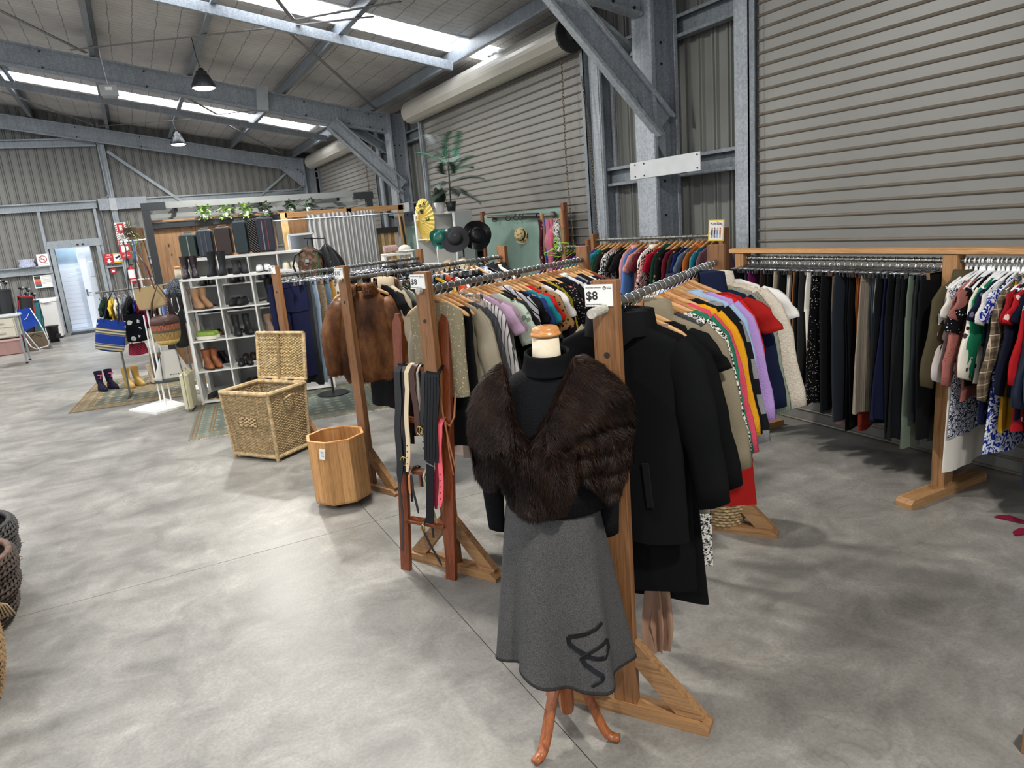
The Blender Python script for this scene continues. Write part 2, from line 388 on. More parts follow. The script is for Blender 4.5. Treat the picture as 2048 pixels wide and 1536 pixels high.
mb = MB(); mb.box((-.0, YB-.23, 3.25), (1.15, .012, .3)); mb.build('cover_plate', M_GALV, wb); MB().box((-.235, YB-.245, 3.24), (.16, .01, .32)).build('splice_plate', plain('#b9bdc0', .4, .2), wb)
for X in (-2.02+.05, -.7, ): MB().box((X, YB-.08, (3.2+0)/2), (.07, .09, 3.2)).build('jamb_post', M_GALV, wb)
mb = MB(); mb.beam((-.13, YB-.13, 4.6), (1.75, YB-.13, 2.95), .01, .075); mb.build('cross_brace', M_GALVL, wb)
mb = MB(); mb.beam((3.1, YB-.13, 2.9), (4.55, YB-.13, 3.95), .01, .06); mb.build('cross_brace', M_GALVL, wb)
MB().tube([(-.55, YB-.06, 0), (-.55, YB-.06, 3.2)], .012, 6).build('conduit', M_GALVL, wb)
MB().tube([(-.42, YB-.2, 5.25), (-.36, YB-.2, 5.32), (-.33, YB-.2, 5.2), (-.3, YB-.2, 3.5), (-.36, YB-.2, 3.42), (-.5, YB-.2, 3.4)], .018, 6, False).build('conduit', M_GALVL, wb)
MB().tube([(4.72, YB-.3, 3.9), (4.85, YB-.4, 3.7), (4.8, YB-.4, 3.45), (4.6, YB-.4, 3.35), (3.9, YB-.3, 3.3)], .02, 6, False).build('conduit', M_GALVL, wb)
# right wall: bays of sheeting beside each column
wr = struct('wall_right'); XW = 5.36
def wsheet(y0, y1, z0=0, z1=4.45):
    n = max(2, round((y1-y0)/.2)); o = ribsheet(y1-y0, z0, z1, z1, n).build('cladding_sheet', M_CLADD, wr, loc=(XW, y1, 0)); o.rotation_euler = (0, 0, -PI/2)
for y0, y1 in ((4.7, 5.5), (5.5, 6.3), (6.3, 7.1), (7.1, 7.9), (12.6, 13.4), (13.4, 14.2), (14.2, 15.0), (15.0, 16.3), (20.9, 21.7), (21.7, 22.5)): wsheet(y0, y1)
for y0, y1 in ((-3.1, 4.7), (7.9, 12.6), (16.3, 20.9)): wsheet(y0, y1, 3.8)
for y0, y1 in ((4.97, 7.38), (13.0, 15.75), (21.4, 22.4)):
    for z, h in ((3.72, .2), (2.38, .2), (1.05, .2)): cgirt(wr, (5.27, y1, z), (5.27, y0, z), h, .1, M_GALVD)
# ------------------------------------------------------------------ roller shutters
def shut_mat():
    t = NT('roller shutter steel'); n = t.noise(.8, 4); x, y, z = t.sep(); c = t.ramp(n, [(.3, '#7f7e7a'), (.7, '#8b8a86')])
    c = t.mix(t.ramp(t.noise(6, 5, .65, t.coord((1, .4, 1))), [(.62, 0), (.8, .25)]), c, '#6f675b')
    t.bump(t.noise(3, 2, .5, t.coord((1, .5, 1))), .1, .01); return t.fin(c, .46, .2)
M_SHUT = shut_mat(); M_SLUB = plain('#776f64', .4, .1, .1); M_ROLL = plain('#b9b4a8', .35, .1, .06, 2)
def shutter(n, y0, y1, ztop=4.2):
    t = struct('door_%d' % n); L = y1-y0; p = .1; N = int(ztop/p)
    # one curtain slat: flat pan then a rounded rib at its foot
    prof = [(0, .1), (0, .022), (-.010, .018), (-.016, .011), (-.010, .003), (0, 0)]
    m0 = MB().loops([[(x, yy, z) for x, z in prof] for yy in (0, L)], False)
    first = m0.build('slat', M_SHUT, t, loc=(5.10, y0, 0), smooth=False)
    rib = MB().loops([[(x, yy, z) for x, z in ((-.0005, .026), (-.0115, .0205), (-.0175, .0115), (-.012, .0035), (-.001, -.001))] for yy in (0, L)], False).build('slat_rib', M_SLUB, first)
    for k in range(1, N):
        s = inst('slat', first, t, (5.10, y0, k*p)); inst('slat_rib', rib, s)
    for yy, s in ((y0-.05, 1), (y1+.05, -1)):
        mb = MB(); mb.box((5.1, yy-s*.03, ztop/2), (.09, .02, ztop)); mb.box((5.06, yy, ztop/2), (.01, .08, ztop)); mb.box((5.14, yy, ztop/2), (.01, .08, ztop)); mb.build('guide_rail', M_GALVD, t)
        mb = MB(); channel(mb, (5.22, yy-s*.16, 0), (5.22, yy-s*.16, 4.1), .2, .1, -s, .01, (1, 0, 0)); mb.box((5.11, yy-s*.155, 2.05), (.01, .17, 4.1)); mb.build('jamb_post', M_GALV, t)
    # roll above the opening
    cx, cz, r = 4.93, 4.02, .19; n_ = 28
    prof = []
    for i in range(n_):
        a = 2*PI*i/n_; rr = r+(.010 if i in (3, 10, 17, 24) else 0); prof.append((cx+rr*cos(a), cz+rr*sin(a)))
    mb = MB().loops([[(x, yy, z) for x, z in prof] for yy in (y0-.02, y1+.12)], True, True, True); mb.build('curtain_roll', M_ROLL, t, smooth=False)
    mb = MB().tube([(cx, y0-.03, cz), (cx, y0-.07, cz)], .2, 20); mb.tube([(cx, y0-.07, cz), (cx, y0-.15, cz)], .08, 12); mb.build('chain_wheel', M_DARKGAP, t)
    return t
d1 = shutter(1, -3.0, 4.86); d2 = shutter(2, 7.6, 12.88); d3 = shutter(3, 16.0, 21.2)
# chains: links along hanging loops
def chain(pts, name='chain', par=None, r=.011, w=.0028):
    mb = MB(); P = [Vector(p) for p in pts]; k = 0
    for a, b in zip(P, P[1:]):
        L = (b-a).length; n = max(1, int(L/(r*2.6))); d = (b-a)/n; dn = d.normalized(); s = dn.cross(Vector((1, 0, 0)) if abs(dn.x) < .9 else Vector((0, 1, 0))).normalized(); s2 = dn.cross(s)
        for i in range(n):
            c = a+d*(i+.5); e = s if k % 2 else s2; k += 1
            mb.tube([c+dn*(r*1.7*cos(q))+e*(r*.8*sin(q)) for q in [j*PI/3 for j in range(6)]], w, 3, closed=True)
    return mb.build(name, M_CHAIN, par, kind='stuff')
M_CHAIN = plain('#6b5f4c', .45, .6)
chain([(4.98, 7.86, 3.85), (4.97, 7.88, 2.6), (4.96, 7.82, 1.6), (4.96, 7.80, .9)], 'pull_chain', d2, .016, .004)
chain([(5.03, 7.52, 3.55), (5.03, 7.40, 2.6), (5.02, 7.33, 1.4), (5.02, 7.33, .7)], 'pull_chain', d2, .013, .004)
chain([(4.98, 16.3, 3.85), (4.98, 16.3, 1.4)], 'pull_chain', d3, .02, .005)
chain([(5.04, 4.82, 3.6), (5.04, 4.80, 1.4)], 'pull_chain', d1, .008, .002)
# ------------------------------------------------------------------ entrance doorway in the back wall, lit porch beyond
de = struct('door_4'); y = YB
fr = MB()
for x in (-1.86, -.79): fr.box((x, y-.1, 1.12), (.09, .14, 2.24))
fr.box((-1.325, y-.1, 2.27), (1.25, .16, .12)); fr.box((-1.325, y-.14, 2.36), (1.2, .06, .08)); fr.build('door_frame', M_GALVL, de)
mb = MB()
for x in (-1.25, -1.13): mb.box((x, y-.19, 2.27), (.05, .02, .04))
mb.build('closer_fixings', M_BLACK, de)
M_PORCH = plain('#eaf1fb', .5, 0, .02)
mb = MB(); mb.box((-1.3, y+1.62, 1.2), (2.2, .04, 2.5)); mb.box((-2.35, y+.8, 1.2), (.04, 1.6, 2.5)); mb.box((-.25, y+.8, 1.2), (.04, 1.6, 2.5)); mb.box((-1.3, y+.85, 2.45), (2.2, 1.6, .04)); mb.box((-1.3, y+.85, -.02), (2.2, 1.7, .04)); mb.build('porch_lining', M_PORCH, de)
for i in range(14): MB().box((-1.62, y+.5, .1+i*.115), (.56, .03, .105), bev=.004).build('roller_slat', M_PORCH, de)
mb = MB(); mb.box((-1.62, y+.5, 1.75), (.56, .04, .06)); mb.box((-1.87, y+.5, 1.98), (.05, .04, .5)); mb.build('window_rail', M_PORCH, de)
MB().box((-1.62, y+.51, 1.98), (.5, .01, .44)).build('window_pane', plain('#9db4c2', .15), de)
dl = MB(); dl.box((-1.07, y+.3, 1.1), (.52, .045, 2.16), bev=.005); dl.build('door_leaf', M_PORCH, de)
mb = MB(); mb.box((-1.03, y+.265, 1.6), (.18, .02, .4), bev=.008); mb.build('door_panel', plain('#e2eaf6', .5, 0, .02), de)
mb = MB(); mb.box((-1.29, y+.26, .98), (.03, .02, .18)); mb.tube([(-1.29, y+.25, .98), (-1.29, y+.2, .98), (-1.18, y+.2, .98)], .012, 6); mb.build('door_handle', plain('#5a6670', .4, .6), de)
MB().box((-1.3, y-.02, .01), (1.05, .2, .03)).build('threshold', plain('#aab2ba', .4, .3), de)
pl = bpy.data.lights.new('porch_light', 'AREA'); pl.size = 1.2; pl.energy = 16; pl.color = (.82, .9, 1); po = bpy.data.objects.new('porch_light', pl); COL.objects.link(po); po.location = (-1.3, y+.5, 2.38)
# ------------------------------------------------------------------ fabrics
def fabric(h, pat='', h2='#ffffff', h3=None, sc=1.0):
    k = ('f', h, pat, h2, h3, sc)
    if k in _mc: return _mc[k]
    t = NT('fabric '+(pat or 'plain')); g = t.coord((sc, sc, sc)); col = h; rough = .85; weave = t.noise(420, 2, .5, g); bs, bd = .25, .0008
    x, y, z = t.sep(g)
    def band(co, per, w, off=0): return t.math('LESS_THAN', t.math('FRACT', t.math('ADD', t.math('DIVIDE', co, per), off)), w)
    soft = t.ramp(t.noise(5, 3, .6, g), [(.3, '#6e6e6e'), (.7, '#919191')])
    if pat == 'wool': col = t.mix(.25, h, t.ramp(t.noise(260, 4, .8, g), [(.35, '#4a4a4a'), (.65, '#b8b8b8')]), 'OVERLAY')
    elif pat == 'felt': col = t.mix(.7, h, t.ramp(t.noise(330, 4, .85, g), [(.38, '#2a2a2a'), (.62, '#d8d8d8')]), 'OVERLAY'); bd = .0015
    elif pat == 'marl': col = t.mix(t.ramp(t.noise(300, 3, .9, g), [(.42, 0), (.58, 1)]), h, h2)
    elif pat == 'denim': col = t.mix(t.ramp(t.noise(2.4, 4, .6, g), [(.35, 0), (.7, .6)]), h, h2); rough = .9
    elif pat == 'vstripe': col = t.mix(band(x, .022, .22), h, h2)
    elif pat == 'hstripe': col = t.mix(band(z, .05, .4), h, h2)
    elif pat == 'wide': col = t.mix(band(z, .17, .45, .2), t.mix(t.ramp(t.noise(300, 3, .9, g), [(.4, 0), (.6, 1)]), h, h3 or h), h2)
    elif pat == 'diag': col = t.mix(band(t.math('ADD', x, z), .035, .25), h, h2)
    elif pat == 'dots': col = t.mix(t.math('LESS_THAN', t.vor(46, g, rnd=.35), .24), h, h2)
    elif pat == 'spots': col = t.mix(t.math('LESS_THAN', t.vor(60, g), .22), h, h2)
    elif pat == 'floral':
        v = t.vor(17, g); m = t.math('LESS_THAN', t.math('ADD', v, t.math('MULTIPLY', t.noise(60, 2, .5, g), .35)), .44)
        c2 = t.mix(t.ramp(t.vor(34, g, out='Distance'), [(.3, 0), (.45, 1)]), h2, h3 or h2); col = t.mix(m, h, c2)
    elif pat == 'daisy':
        v = t.node('TexVoronoi'); v.inputs['Scale'].default_value = 9; v.inputs['Randomness'].default_value = .6; t.lk(g, v.inputs['Vector'])
        d = t.math('ADD', v.outputs['Distance'], t.math('MULTIPLY', t.noise(55, 1, .5, g), .3)); col = t.mix(t.math('LESS_THAN', d, .42), h, h2); col = t.mix(t.math('LESS_THAN', v.outputs['Distance'], .09), col, h3 or h)
    elif pat == 'paisley':
        e = t.vor(26, g, 'DISTANCE_TO_EDGE'); e2 = t.math('FRACT', t.math('MULTIPLY', t.vor(26, g), 4)); col = t.mix(t.math('MAXIMUM', t.math('LESS_THAN', e, .05), t.math('LESS_THAN', e2, .38)), h, h2)
    elif pat == 'leopard': v = t.vor(38, g); col = t.mix(t.math('MULTIPLY', t.math('GREATER_THAN', v, .2), t.math('LESS_THAN', t.math('ADD', v, t.math('MULTIPLY', t.noise(30, 1, .5, g), .3)), .52)), h, h2)
    elif pat == 'tweed': col = t.mix(t.ramp(t.noise(90, 3, .7, g), [(.46, 0), (.52, 1)]), h, h2)
    elif pat == 'swirl': col = t.mix(t.ramp(t.noise(14, 2, .5, g, 4), [(.48, 0), (.52, 1)]), h, h2)
    elif pat == 'plaid':
        col = t.mix(t.math('MULTIPLY', band(x, .06, .3), .55), h, h2); col = t.mix(t.math('MULTIPLY', band(z, .07, .3), .55), col, h2); col = t.mix(t.math('MULTIPLY', band(z, .07, .07, .4), .9), col, h3 or '#ffffff'); col = t.mix(t.math('MULTIPLY', band(x, .06, .08, .5), .8), col, h3 or '#ffffff')
    elif pat == 'rib': weave = t.math('SINE', t.math('MULTIPLY', x, 900)); bs, bd = .6, .002; col = t.mix(.15, h, t.ramp(t.math('SINE', t.math('MULTIPLY', x, 900)), [(.2, '#303030'), (.8, '#c0c0c0')]), 'OVERLAY')
    elif pat == 'knit': weave = t.vor(230, t.coord((1.0*sc, 1.0*sc, .6*sc))); bs, bd = .6, .003
    elif pat == 'lace': col = t.mix(t.ramp(t.vor(90, g), [(.25, 0), (.5, .6)]), h, h2); weave = t.vor(90, g); bd = .002
    elif pat == 'teddy': weave = t.noise(110, 4, .65, g, 1.0); bs, bd = 1, .009; col = t.mix(.2, h, t.ramp(t.noise(110, 4, .65, g, 1.0), [(.35, '#303030'), (.65, '#d0d0d0')]), 'OVERLAY')
    elif pat == 'crochet': weave = t.vor(75, g); bs, bd = 1, .006; col = t.mix(t.ramp(t.vor(75, g), [(.35, 0), (.6, .55)]), h, h2)
    elif pat == 'velvet': rough = .7
    elif pat == 'satin': rough = .35; bs = .05
    elif pat == 'camo': col = t.mix(t.ramp(t.noise(14, 2, .5, g), [(.48, 0), (.5, 1)], True), h, h2); col = t.mix(t.ramp(t.noise(17, 2, .5, t.coord((1, 1, 1), (1, 2, 3))), [(.58, 0), (.6, 1)], True), col, h3 or h2)
    elif pat == 'elephant':
        u = t.math('FRACT', t.math('DIVIDE', z, .2)); col = t.mix(t.math('LESS_THAN', u, .4), h, t.mix(band(z, .036, .5), h2, '#cfc49c'))
        col = t.mix(t.math('MULTIPLY', t.math('GREATER_THAN', u, .55), t.math('LESS_THAN', t.math('ADD', t.vor(13, g, rnd=.1), t.math('MULTIPLY', t.noise(60, 1, .5, g), .4)), .5)), col, '#d9d0b4')
    col = t.mix(.45, col, soft, 'OVERLAY')
    t.bump(weave, bs, bd); _mc[k] = t.fin(col, rough, 0, .3 if pat == 'satin' else .12, .1 if pat in ('velvet', 'teddy') else 0); return _mc[k]

# ------------------------------------------------------------------ garments (local: x across the garment, y along the rail, z up from the rail's centre)
def sp(v, e=.75): return math.copysign(abs(v)**e, v)
def cloth_loops(rows, rnd, fold, k=None, n=26):
    """rows: (z, halfwidth, halfthick, xc, yc)"""
    ks = [(rnd.uniform(7, 15), rnd.uniform(0, 6.3), rnd.uniform(-2, 2)), (rnd.uniform(18, 34), rnd.uniform(0, 6.3), rnd.uniform(-4, 4))]
    if k: ks = [(k, rnd.uniform(0, 6.3), 0), (k*2.1, rnd.uniform(0, 6), 1)]
    z0, z1 = rows[0][0], rows[-1][0]; L = []
    for z, hw, ht, xc, yc in rows:
        r = max(0, min(1, (z0-z)/(z0-z1+1e-6))); A = fold*(.12+r*.88)
        l = []
        for j in range(n):
            a = 2*PI*j/n; x = hw*sp(cos(a), .85); y = ht*sp(sin(a), .8)
            l.append((xc+x, yc+y+A*(sin(ks[0][0]*(x+xc)+ks[0][1]+ks[0][2]*z)+.45*sin(ks[1][0]*(x+xc)+ks[1][1]+ks[1][2]*z)), z+.006*sin(ks[0][0]*1.7*x+ks[0][1])*r))
        L.append(l)
    return L
def lerp(a, b, t): return a+(b-a)*t
def sleeve(rnd, s, x0, z0, L, r0=.062, r1=.045, th=.5, out=.07, fw=0):
    P = []; n = 9
    for i in range(n):
        q = i/(n-1); P.append((x0+.02*min(1, q*5)+out*sp(q, .8), fw*q*q+.008*sin(q*9+rnd.random()), z0-L*q-.012*(1-q)))
    rows = []
    for i, (x, y, z) in enumerate(P):
        q = i/(n-1); r = lerp(r0, r1, q)*(.55 if i == 0 else 1)*(1+.07*sin(q*15+rnd.random()*3)); l = []
        for j in range(12):
            a = 2*PI*j/12; l.append((s*(x+r*cos(a)), y+r*th*sin(a)+.004*sin(j*2.3+i*1.1), z+r*.35*cos(a)*(1 if i else 2.2)))
        rows.append(l)
    return MB().loops(rows, True, False, True)
def garment(kind, mat, L, rnd, name, par_kw, trim=None, th=None):
    t = thing(name, **par_kw)
    if kind in ('coat', 'jacket', 'sweater', 'shirt', 'blouse', 'dress', 'vest', 'cardigan', 'top', 'hoodie'):
        T = th or {'coat': .032, 'jacket': .028, 'sweater': .02, 'hoodie': .026, 'cardigan': .02}.get(kind, .011)
        fold = {'coat': .006, 'jacket': .008, 'sweater': .008, 'dress': .016, 'blouse': .014}.get(kind, .012)
        sw = {'coat': .235, 'jacket': .22}.get(kind, rnd.uniform(.2, .222)); he = {'dress': .26, 'coat': .25, 'blouse': .235}.get(kind, .22)
        neck = rnd.uniform(.105, .17) if kind not in ('coat', 'jacket', 'shirt') else .082
        T = max(T, .0135); zh = lambda x: -.062-.093*(min(x, .218)/.218)**1.35+.019; xm = (neck+sw-.01)/2; rows = [(zh(neck), neck, T*.9, 0, 0), (zh(xm), xm, T, 0, 0), (zh(sw-.012)+.004, sw-.012, T, 0, 0), (-.15, sw, T, 0, 0), (-.23, sw*1.01, T, 0, 0), (-.32, sw*.98, T, 0, 0)]
        zb = -(L-.05)
        for i in range(1, 8):
            q = i/7; rows.append((lerp(-.32, zb, q), lerp(sw*.98, he, q**1.3), T*lerp(1, 1.3, q), 0, 0))
        MB().loops(cloth_loops(rows, rnd, fold)).build('body', mat, t, smooth=True)
        if kind not in ('vest',):
            sl = {'dress': .16, 'top': .17}.get(kind, min(L*.86, rnd.uniform(.56, .64)))
            if kind == 'blouse': sl = rnd.choice((.24, .5, .55))
            for s in (-1, 1):
                r0 = {'coat': .075, 'jacket': .07, 'blouse': .062}.get(kind, .06); r1 = {'coat': .062, 'jacket': .055, 'blouse': .07}.get(kind, .042)
                sleeve(rnd, s, sw-.025, -.142, sl, r0, r1, {'coat': .5, 'jacket': .5}.get(kind, .32), rnd.uniform(.09, .14), rnd.uniform(-.015, .015)).build('sleeve', mat, t, smooth=True)
        if kind in ('coat', 'jacket', 'shirt', 'hoodie'):
            hh, ex = {'coat': (.075, .035), 'hoodie': (.1, .04), 'jacket': (.05, .02)}.get(kind, (.035, .012)); Lp = []
            for i in range(15):
                a = -PI*.5+.25+(2*PI-.5)*i/14; c, s_ = cos(a), sin(a)
                zo = .035; Lp.append([(.078*c, (T+.014)*s_, zo-.125-(.05 if i in (0, 14) else 0)), (.084*c, (T+.02)*s_, zo-.125+hh*.9), ((.084+ex)*c, (T+.02+ex*.5)*s_, zo-.125+hh*.82), ((.098+ex)*c, (T+.024+ex*.6)*s_, zo-.15-(.04 if i in (0, 14) else 0))])
            MB().loops(Lp, False).build('collar', trim or mat, t, smooth=True)
    elif kind == 'scarf':
        for xo, Ls in ((.07, L), (.11, L-.03)): MB().loops(cloth_loops([(-.10-(Ls-.1)*i/12, .036+.014*sin(i*1.3), .014, xo-.03*i/12, 0) for i in range(13)], rnd, .02, 60)).build('drape', mat, t, smooth=True)
    elif kind == 'skirt':
        rows = [(-.11-(L-.11)*i/9, lerp(.17, .24, (i/9)), .014+.014*i/9, 0, 0) for i in range(10)]
        MB().loops(cloth_loops(rows, rnd, .018, 45, 44)).build('skirt_panel', mat, t, smooth=True)
        MB().loops(cloth_loops([(-.09, .17, .013, 0, 0), (-.125, .172, .016, 0, 0)], rnd, .002)).build('waistband', mat, t, smooth=True)
    else:  # trousers hung by the waistband, or folded along the crease
        if rnd.random() < .55 or 'wide' in par_kw['label']:
            w = rnd.uniform(.175, .2); c = -.36
            rows = [(-.085, w, .012, 0, 0), (-.12, w*1.02, .015, 0, 0), (-.2, w*1.08, .018, 0, 0), (c, w*1.1, .022, 0, 0)]
            MB().loops(cloth_loops(rows, rnd, .004)).build('seat', mat, t, smooth=True)
            for s in (-1, 1):
                fl = rnd.choice((.7, .8, 1.0)); rows = [(lerp(c+.02, -L, i/8), lerp(w*.54, w*.54*fl, i/8), lerp(.021, .016, i/8), s*w*.55, 0) for i in range(9)]
                MB().loops(cloth_loops(rows, rnd, .014, n=16)).build('leg', mat, t, smooth=True)
        else:
            w = rnd.uniform(.1, .14)
            for s in (-1, 1):
                rows = [(lerp(-.085, -L-.02*(s+1), i/11), lerp(w, w*.85, i/11)*(1+.15*math.exp(-((i-3)/1.6)**2)), .011, .005*s, s*.012) for i in range(12)]
                MB().loops(cloth_loops(rows, rnd, .012, n=16)).build('leg', mat, t, smooth=True)
        MB().loops(cloth_loops([(-.078, w*1.0, .014, 0, 0), (-.118, w*1.03, .0175, 0, 0)], rnd, .001)).build('waistband', mat, t, smooth=True)
    return t

# ------------------------------------------------------------------ hangers
M_HANG = [wood('#b98a55', '#d6ad76', 'x', .38, 1, False), wood('#c6965a', '#e2b97c', 'x', .38, 1, False), wood('#a66a38', '#c98e54', 'x', .36, 1, False)]
M_PLH = plain('#eceef0', .3, 0, 0); M_PLB = plain('#1a1a1c', .35, 0, 0)
def hook_mb(r=.0024, top=.021, down=-.075, n=6):
    P = [(top*cos(a), 0, top*sin(a)) for a in [math.radians(q) for q in (200, 170, 140, 110, 80, 50, 20, -10, -40)]]+[(.006, 0, -.03), (0, 0, -.042), (0, 0, down)]
    return MB().tube(P, r, n)
def wood_body():
    mb = MB(); L = []
    for i in range(25):
        q = -1+i/12; a = abs(q); x = .218*q
        z = -.062-.093*a**1.35-(.0)+.012*math.exp(-(a/.13)**2); y = .010*a**2.2; h = lerp(.017, .012, a); th = .0075
        if i in (0, 24): h *= .5; th *= .5
        L.append([(x, y-th, z-h*.8), (x, y-th*.9, z+h*.7), (x, y-th*.3, z+h), (x, y+th*.5, z+h), (x, y+th, z+h*.6), (x, y+th, z-h*.8), (x, y, z-h)])
    mb.loops(L, True, True, True); return mb.mesh(True)
def plastic_body(th=.004):
    mb = MB(); P = [(.21*q, 0, -.055-.085*abs(q)**1.3) for q in [-1+i/8 for i in range(17)]]
    mb.tube(P, [.006]+[.0085]*15+[.006], 6, sy=.6); mb.tube([(-.205, 0, -.142), (-.19, 0, -.165), (.19, 0, -.165), (.205, 0, -.142)], .0045, 6)
    mb.tube([(0, 0, -.03), (0, 0, -.075)], [.006, .014], 8); return mb.mesh(True)
ME_WOOD = [wood_body() for _ in range(3)]
for me, m in zip(ME_WOOD, M_HANG): me.materials.append(m)
ME_HOOK = hook_mb().mesh(True); ME_HOOK.materials.append(M_CHROME)
ME_PHOOK = hook_mb(.0042, .022, -.05).mesh(True); ME_PHOOK.materials.append(M_PLH)
ME_PLW = plastic_body(); ME_PLW.materials.append(M_PLH)
ME_PLB = plastic_body(); ME_PLB.materials.append(M_PLB)
mb = MB(); mb.tube([(-.19, 0, -.066), (.19, 0, -.066)], .003, 6)
for s in (-1, 1): mb.tube([(0, 0, -.045), (s*.09, 0, -.062), (s*.13, 0, -.066)], .002, 5)
ME_BAR = mb.mesh(True); ME_BAR.materials.append(M_CHROME)
mb = MB()
for s in (-1, 1): mb.box((0, s*.011, -.082), (.034, .004, .042), rot=Matrix.Rotation(s*.12, 3, 'X')); 
mb.tube([(-.012, 0, -.068), (.012, 0, -.068)], .009, 8)
ME_CLIP = mb.mesh(); ME_CLIP.materials.append(M_CHROME)
def hanger(kind, kw, rnd):
    t = thing({'wood': 'wooden_hanger', 'clip': 'clip_hanger', 'white': 'plastic_hanger', 'black': 'plastic_hanger'}[kind], **kw)
    if kind == 'wood': link('shoulder_bar', rnd.choice(ME_WOOD), None, t); link('hook', ME_HOOK, None, t)
    elif kind == 'clip':
        link('crossbar', ME_BAR, None, t); link('hook', ME_HOOK, None, t)
        for s in (-1, 1): link('clip', ME_CLIP, None, t, (s*.15, 0, 0))
    else: link('shoulder_bar', ME_PLW if kind == 'white' else ME_PLB, None, t); link('hook', ME_PHOOK if kind == 'white' else ME_HOOK, None, t)
    return t
NAMES = {'coat': 'coat', 'jacket': 'jacket', 'sweater': 'sweater', 'shirt': 'shirt', 'blouse': 'blouse', 'dress': 'dress', 'vest': 'vest', 'cardigan': 'cardigan', 'top': 'top', 'hoodie': 'hoodie', 'skirt': 'skirt', 'scarf': 'draped_cloth', 'trousers': 'trousers', 'jeans': 'jeans', 'shorts': 'shorts'}
LABELS = {}
def hang_row(txt, P0, ang, z, s0, s1, rack, hang, seed, group, jit=.006, th=None, zbar=0):
    """hang every garment of a text table along a rail"""
    rnd = random.Random(seed); rows = [r.split('|') for r in txt.strip().split('\n')]; n = len(rows); a = math.radians(ang); out = []
    short = [r[1].split()[0]+' '+r[1].split()[-1] for r in rows]
    for i, r in enumerate(rows):
        kind, desc, h, pat, h2, h3, L = (r+['']*7)[:7]; L = float(L or .7)
        s = s0+(s1-s0)*i/(n-1)+rnd.uniform(-jit, jit); x, y = P0[0]+s*cos(a), P0[1]+s*sin(a)
        if i == 0: lb = f'{desc} hung first on {rack}, before the {short[1]}'
        elif i == n-1: lb = f'{desc} hung last on {rack}, beyond the {short[-2]}'
        else: lb = f'{desc} between {short[i-1]} and {short[i+1]} on {rack}'
        if len(lb.split()) > 16: lb = f'{desc} beyond {short[i-1] if i else short[1]} on {rack}'
        if lb in LABELS: print('DUP', lb)
        LABELS[lb] = 1
        rz = a-PI/2+rnd.uniform(-.07, .07); hk = hang if isinstance(hang, str) else rnd.choice(hang)
        if kind in ('trousers', 'jeans', 'shorts', 'skirt'): hk = 'clip'
        kw = dict(label=lb, cat=kind, loc=(x, y, z), rz=rz, group=group)
        g = garment(kind, fabric(h, pat, h2 or '#ffffff', h3 or None), L, rnd, NAMES[kind], kw, th=th)
        adj = {'wood': 'wooden', 'clip': 'chrome clip', 'white': 'white plastic', 'black': 'black plastic'}[hk]
        hanger(hk, dict(label=f'{adj} hanger of the {desc} on {rack}', cat='hanger', loc=(x, y, z), rz=rz, group='hangers, '+group), rnd)
        out.append(g)
    return out
def bare_hangers(n, P0, ang, z, s0, s1, kind, label, group, seed, near=None):
    rnd = random.Random(seed); a = math.radians(ang); near = near or []; base = label
    for i in range(n):
        s = s0+(s1-s0)*i/max(1, n-1)+rnd.uniform(-.01, .01)
        if near:
            q = near[min(len(near)-1, int((i+.5)*len(near)/n))]['label'].split(); k = next(j for j, w_ in enumerate(q) if w_ in ('between', 'hung', 'beyond')); label = f"{base} beside the {' '.join(q[:k])}"
        hanger(kind, dict(label=label, cat='hanger', loc=(P0[0]+s*cos(a), P0[1]+s*sin(a), z), rz=a-PI/2+rnd.uniform(-.2, .2), group=group), rnd)

# ------------------------------------------------------------------ timber racks
M_RX = wood('#8a5f3b', '#a97d53', 'x', .5); M_RY = wood('#916843', '#b0865b', 'y', .5); M_RZ = wood('#7b5233', '#9c6d45', 'z', .5)
M_PAPER = plain('#f1f0ec', .5, 0, 0)
def price_sign(par, price, loc, w=.105, h=.078, head='WOODEN HANGERS', foot='(unless priced individually)'):
    """card on the post face looking down local -x"""
    MB().box(loc, (.004, w, h)).build('price_card', M_PAPER, par); R = (PI/2, 0, -PI/2); fx = loc[0]-.0026
    c = next(o for o in par.children if o.name.startswith('price_card') and (Vector(o.data.vertices[0].co)-Vector(loc)).length < .2)
    text('lettering', head, .0062, M_BLACK, c, (fx, loc[1]+w*.46, loc[2]+h*.36), R, 'LEFT', 0, .0002)
    text('lettering', price, .043, M_BLACK, c, (fx, loc[1]+w*.46, loc[2]-.002), R, 'LEFT', .0007, .0002)
    text('lettering', foot, .006, M_BLACK, c, (fx, loc[1]+w*.46, loc[2]-h*.4), R, 'LEFT', 0, .0002)
    ty, tz = loc[1]-w*.22, loc[2]+h*.34
    mb = MB().tube([(fx, ty+.0055*cos(q), tz+.0055*sin(q)) for q in [k*PI/6 for k in range(12)]], .0009, 4, closed=True)
    mb.box((fx, ty, tz), (.0006, .005, .0015)); mb.box((fx, ty, tz+.003), (.0006, .003, .0012)); mb.build('emblem', M_BLACK, c)
    for k in range(2): MB().box((fx, ty-.017, tz+.0025-k*.005), (.0006, .017, .0018)).build('emblem_line', M_BLACK, c)
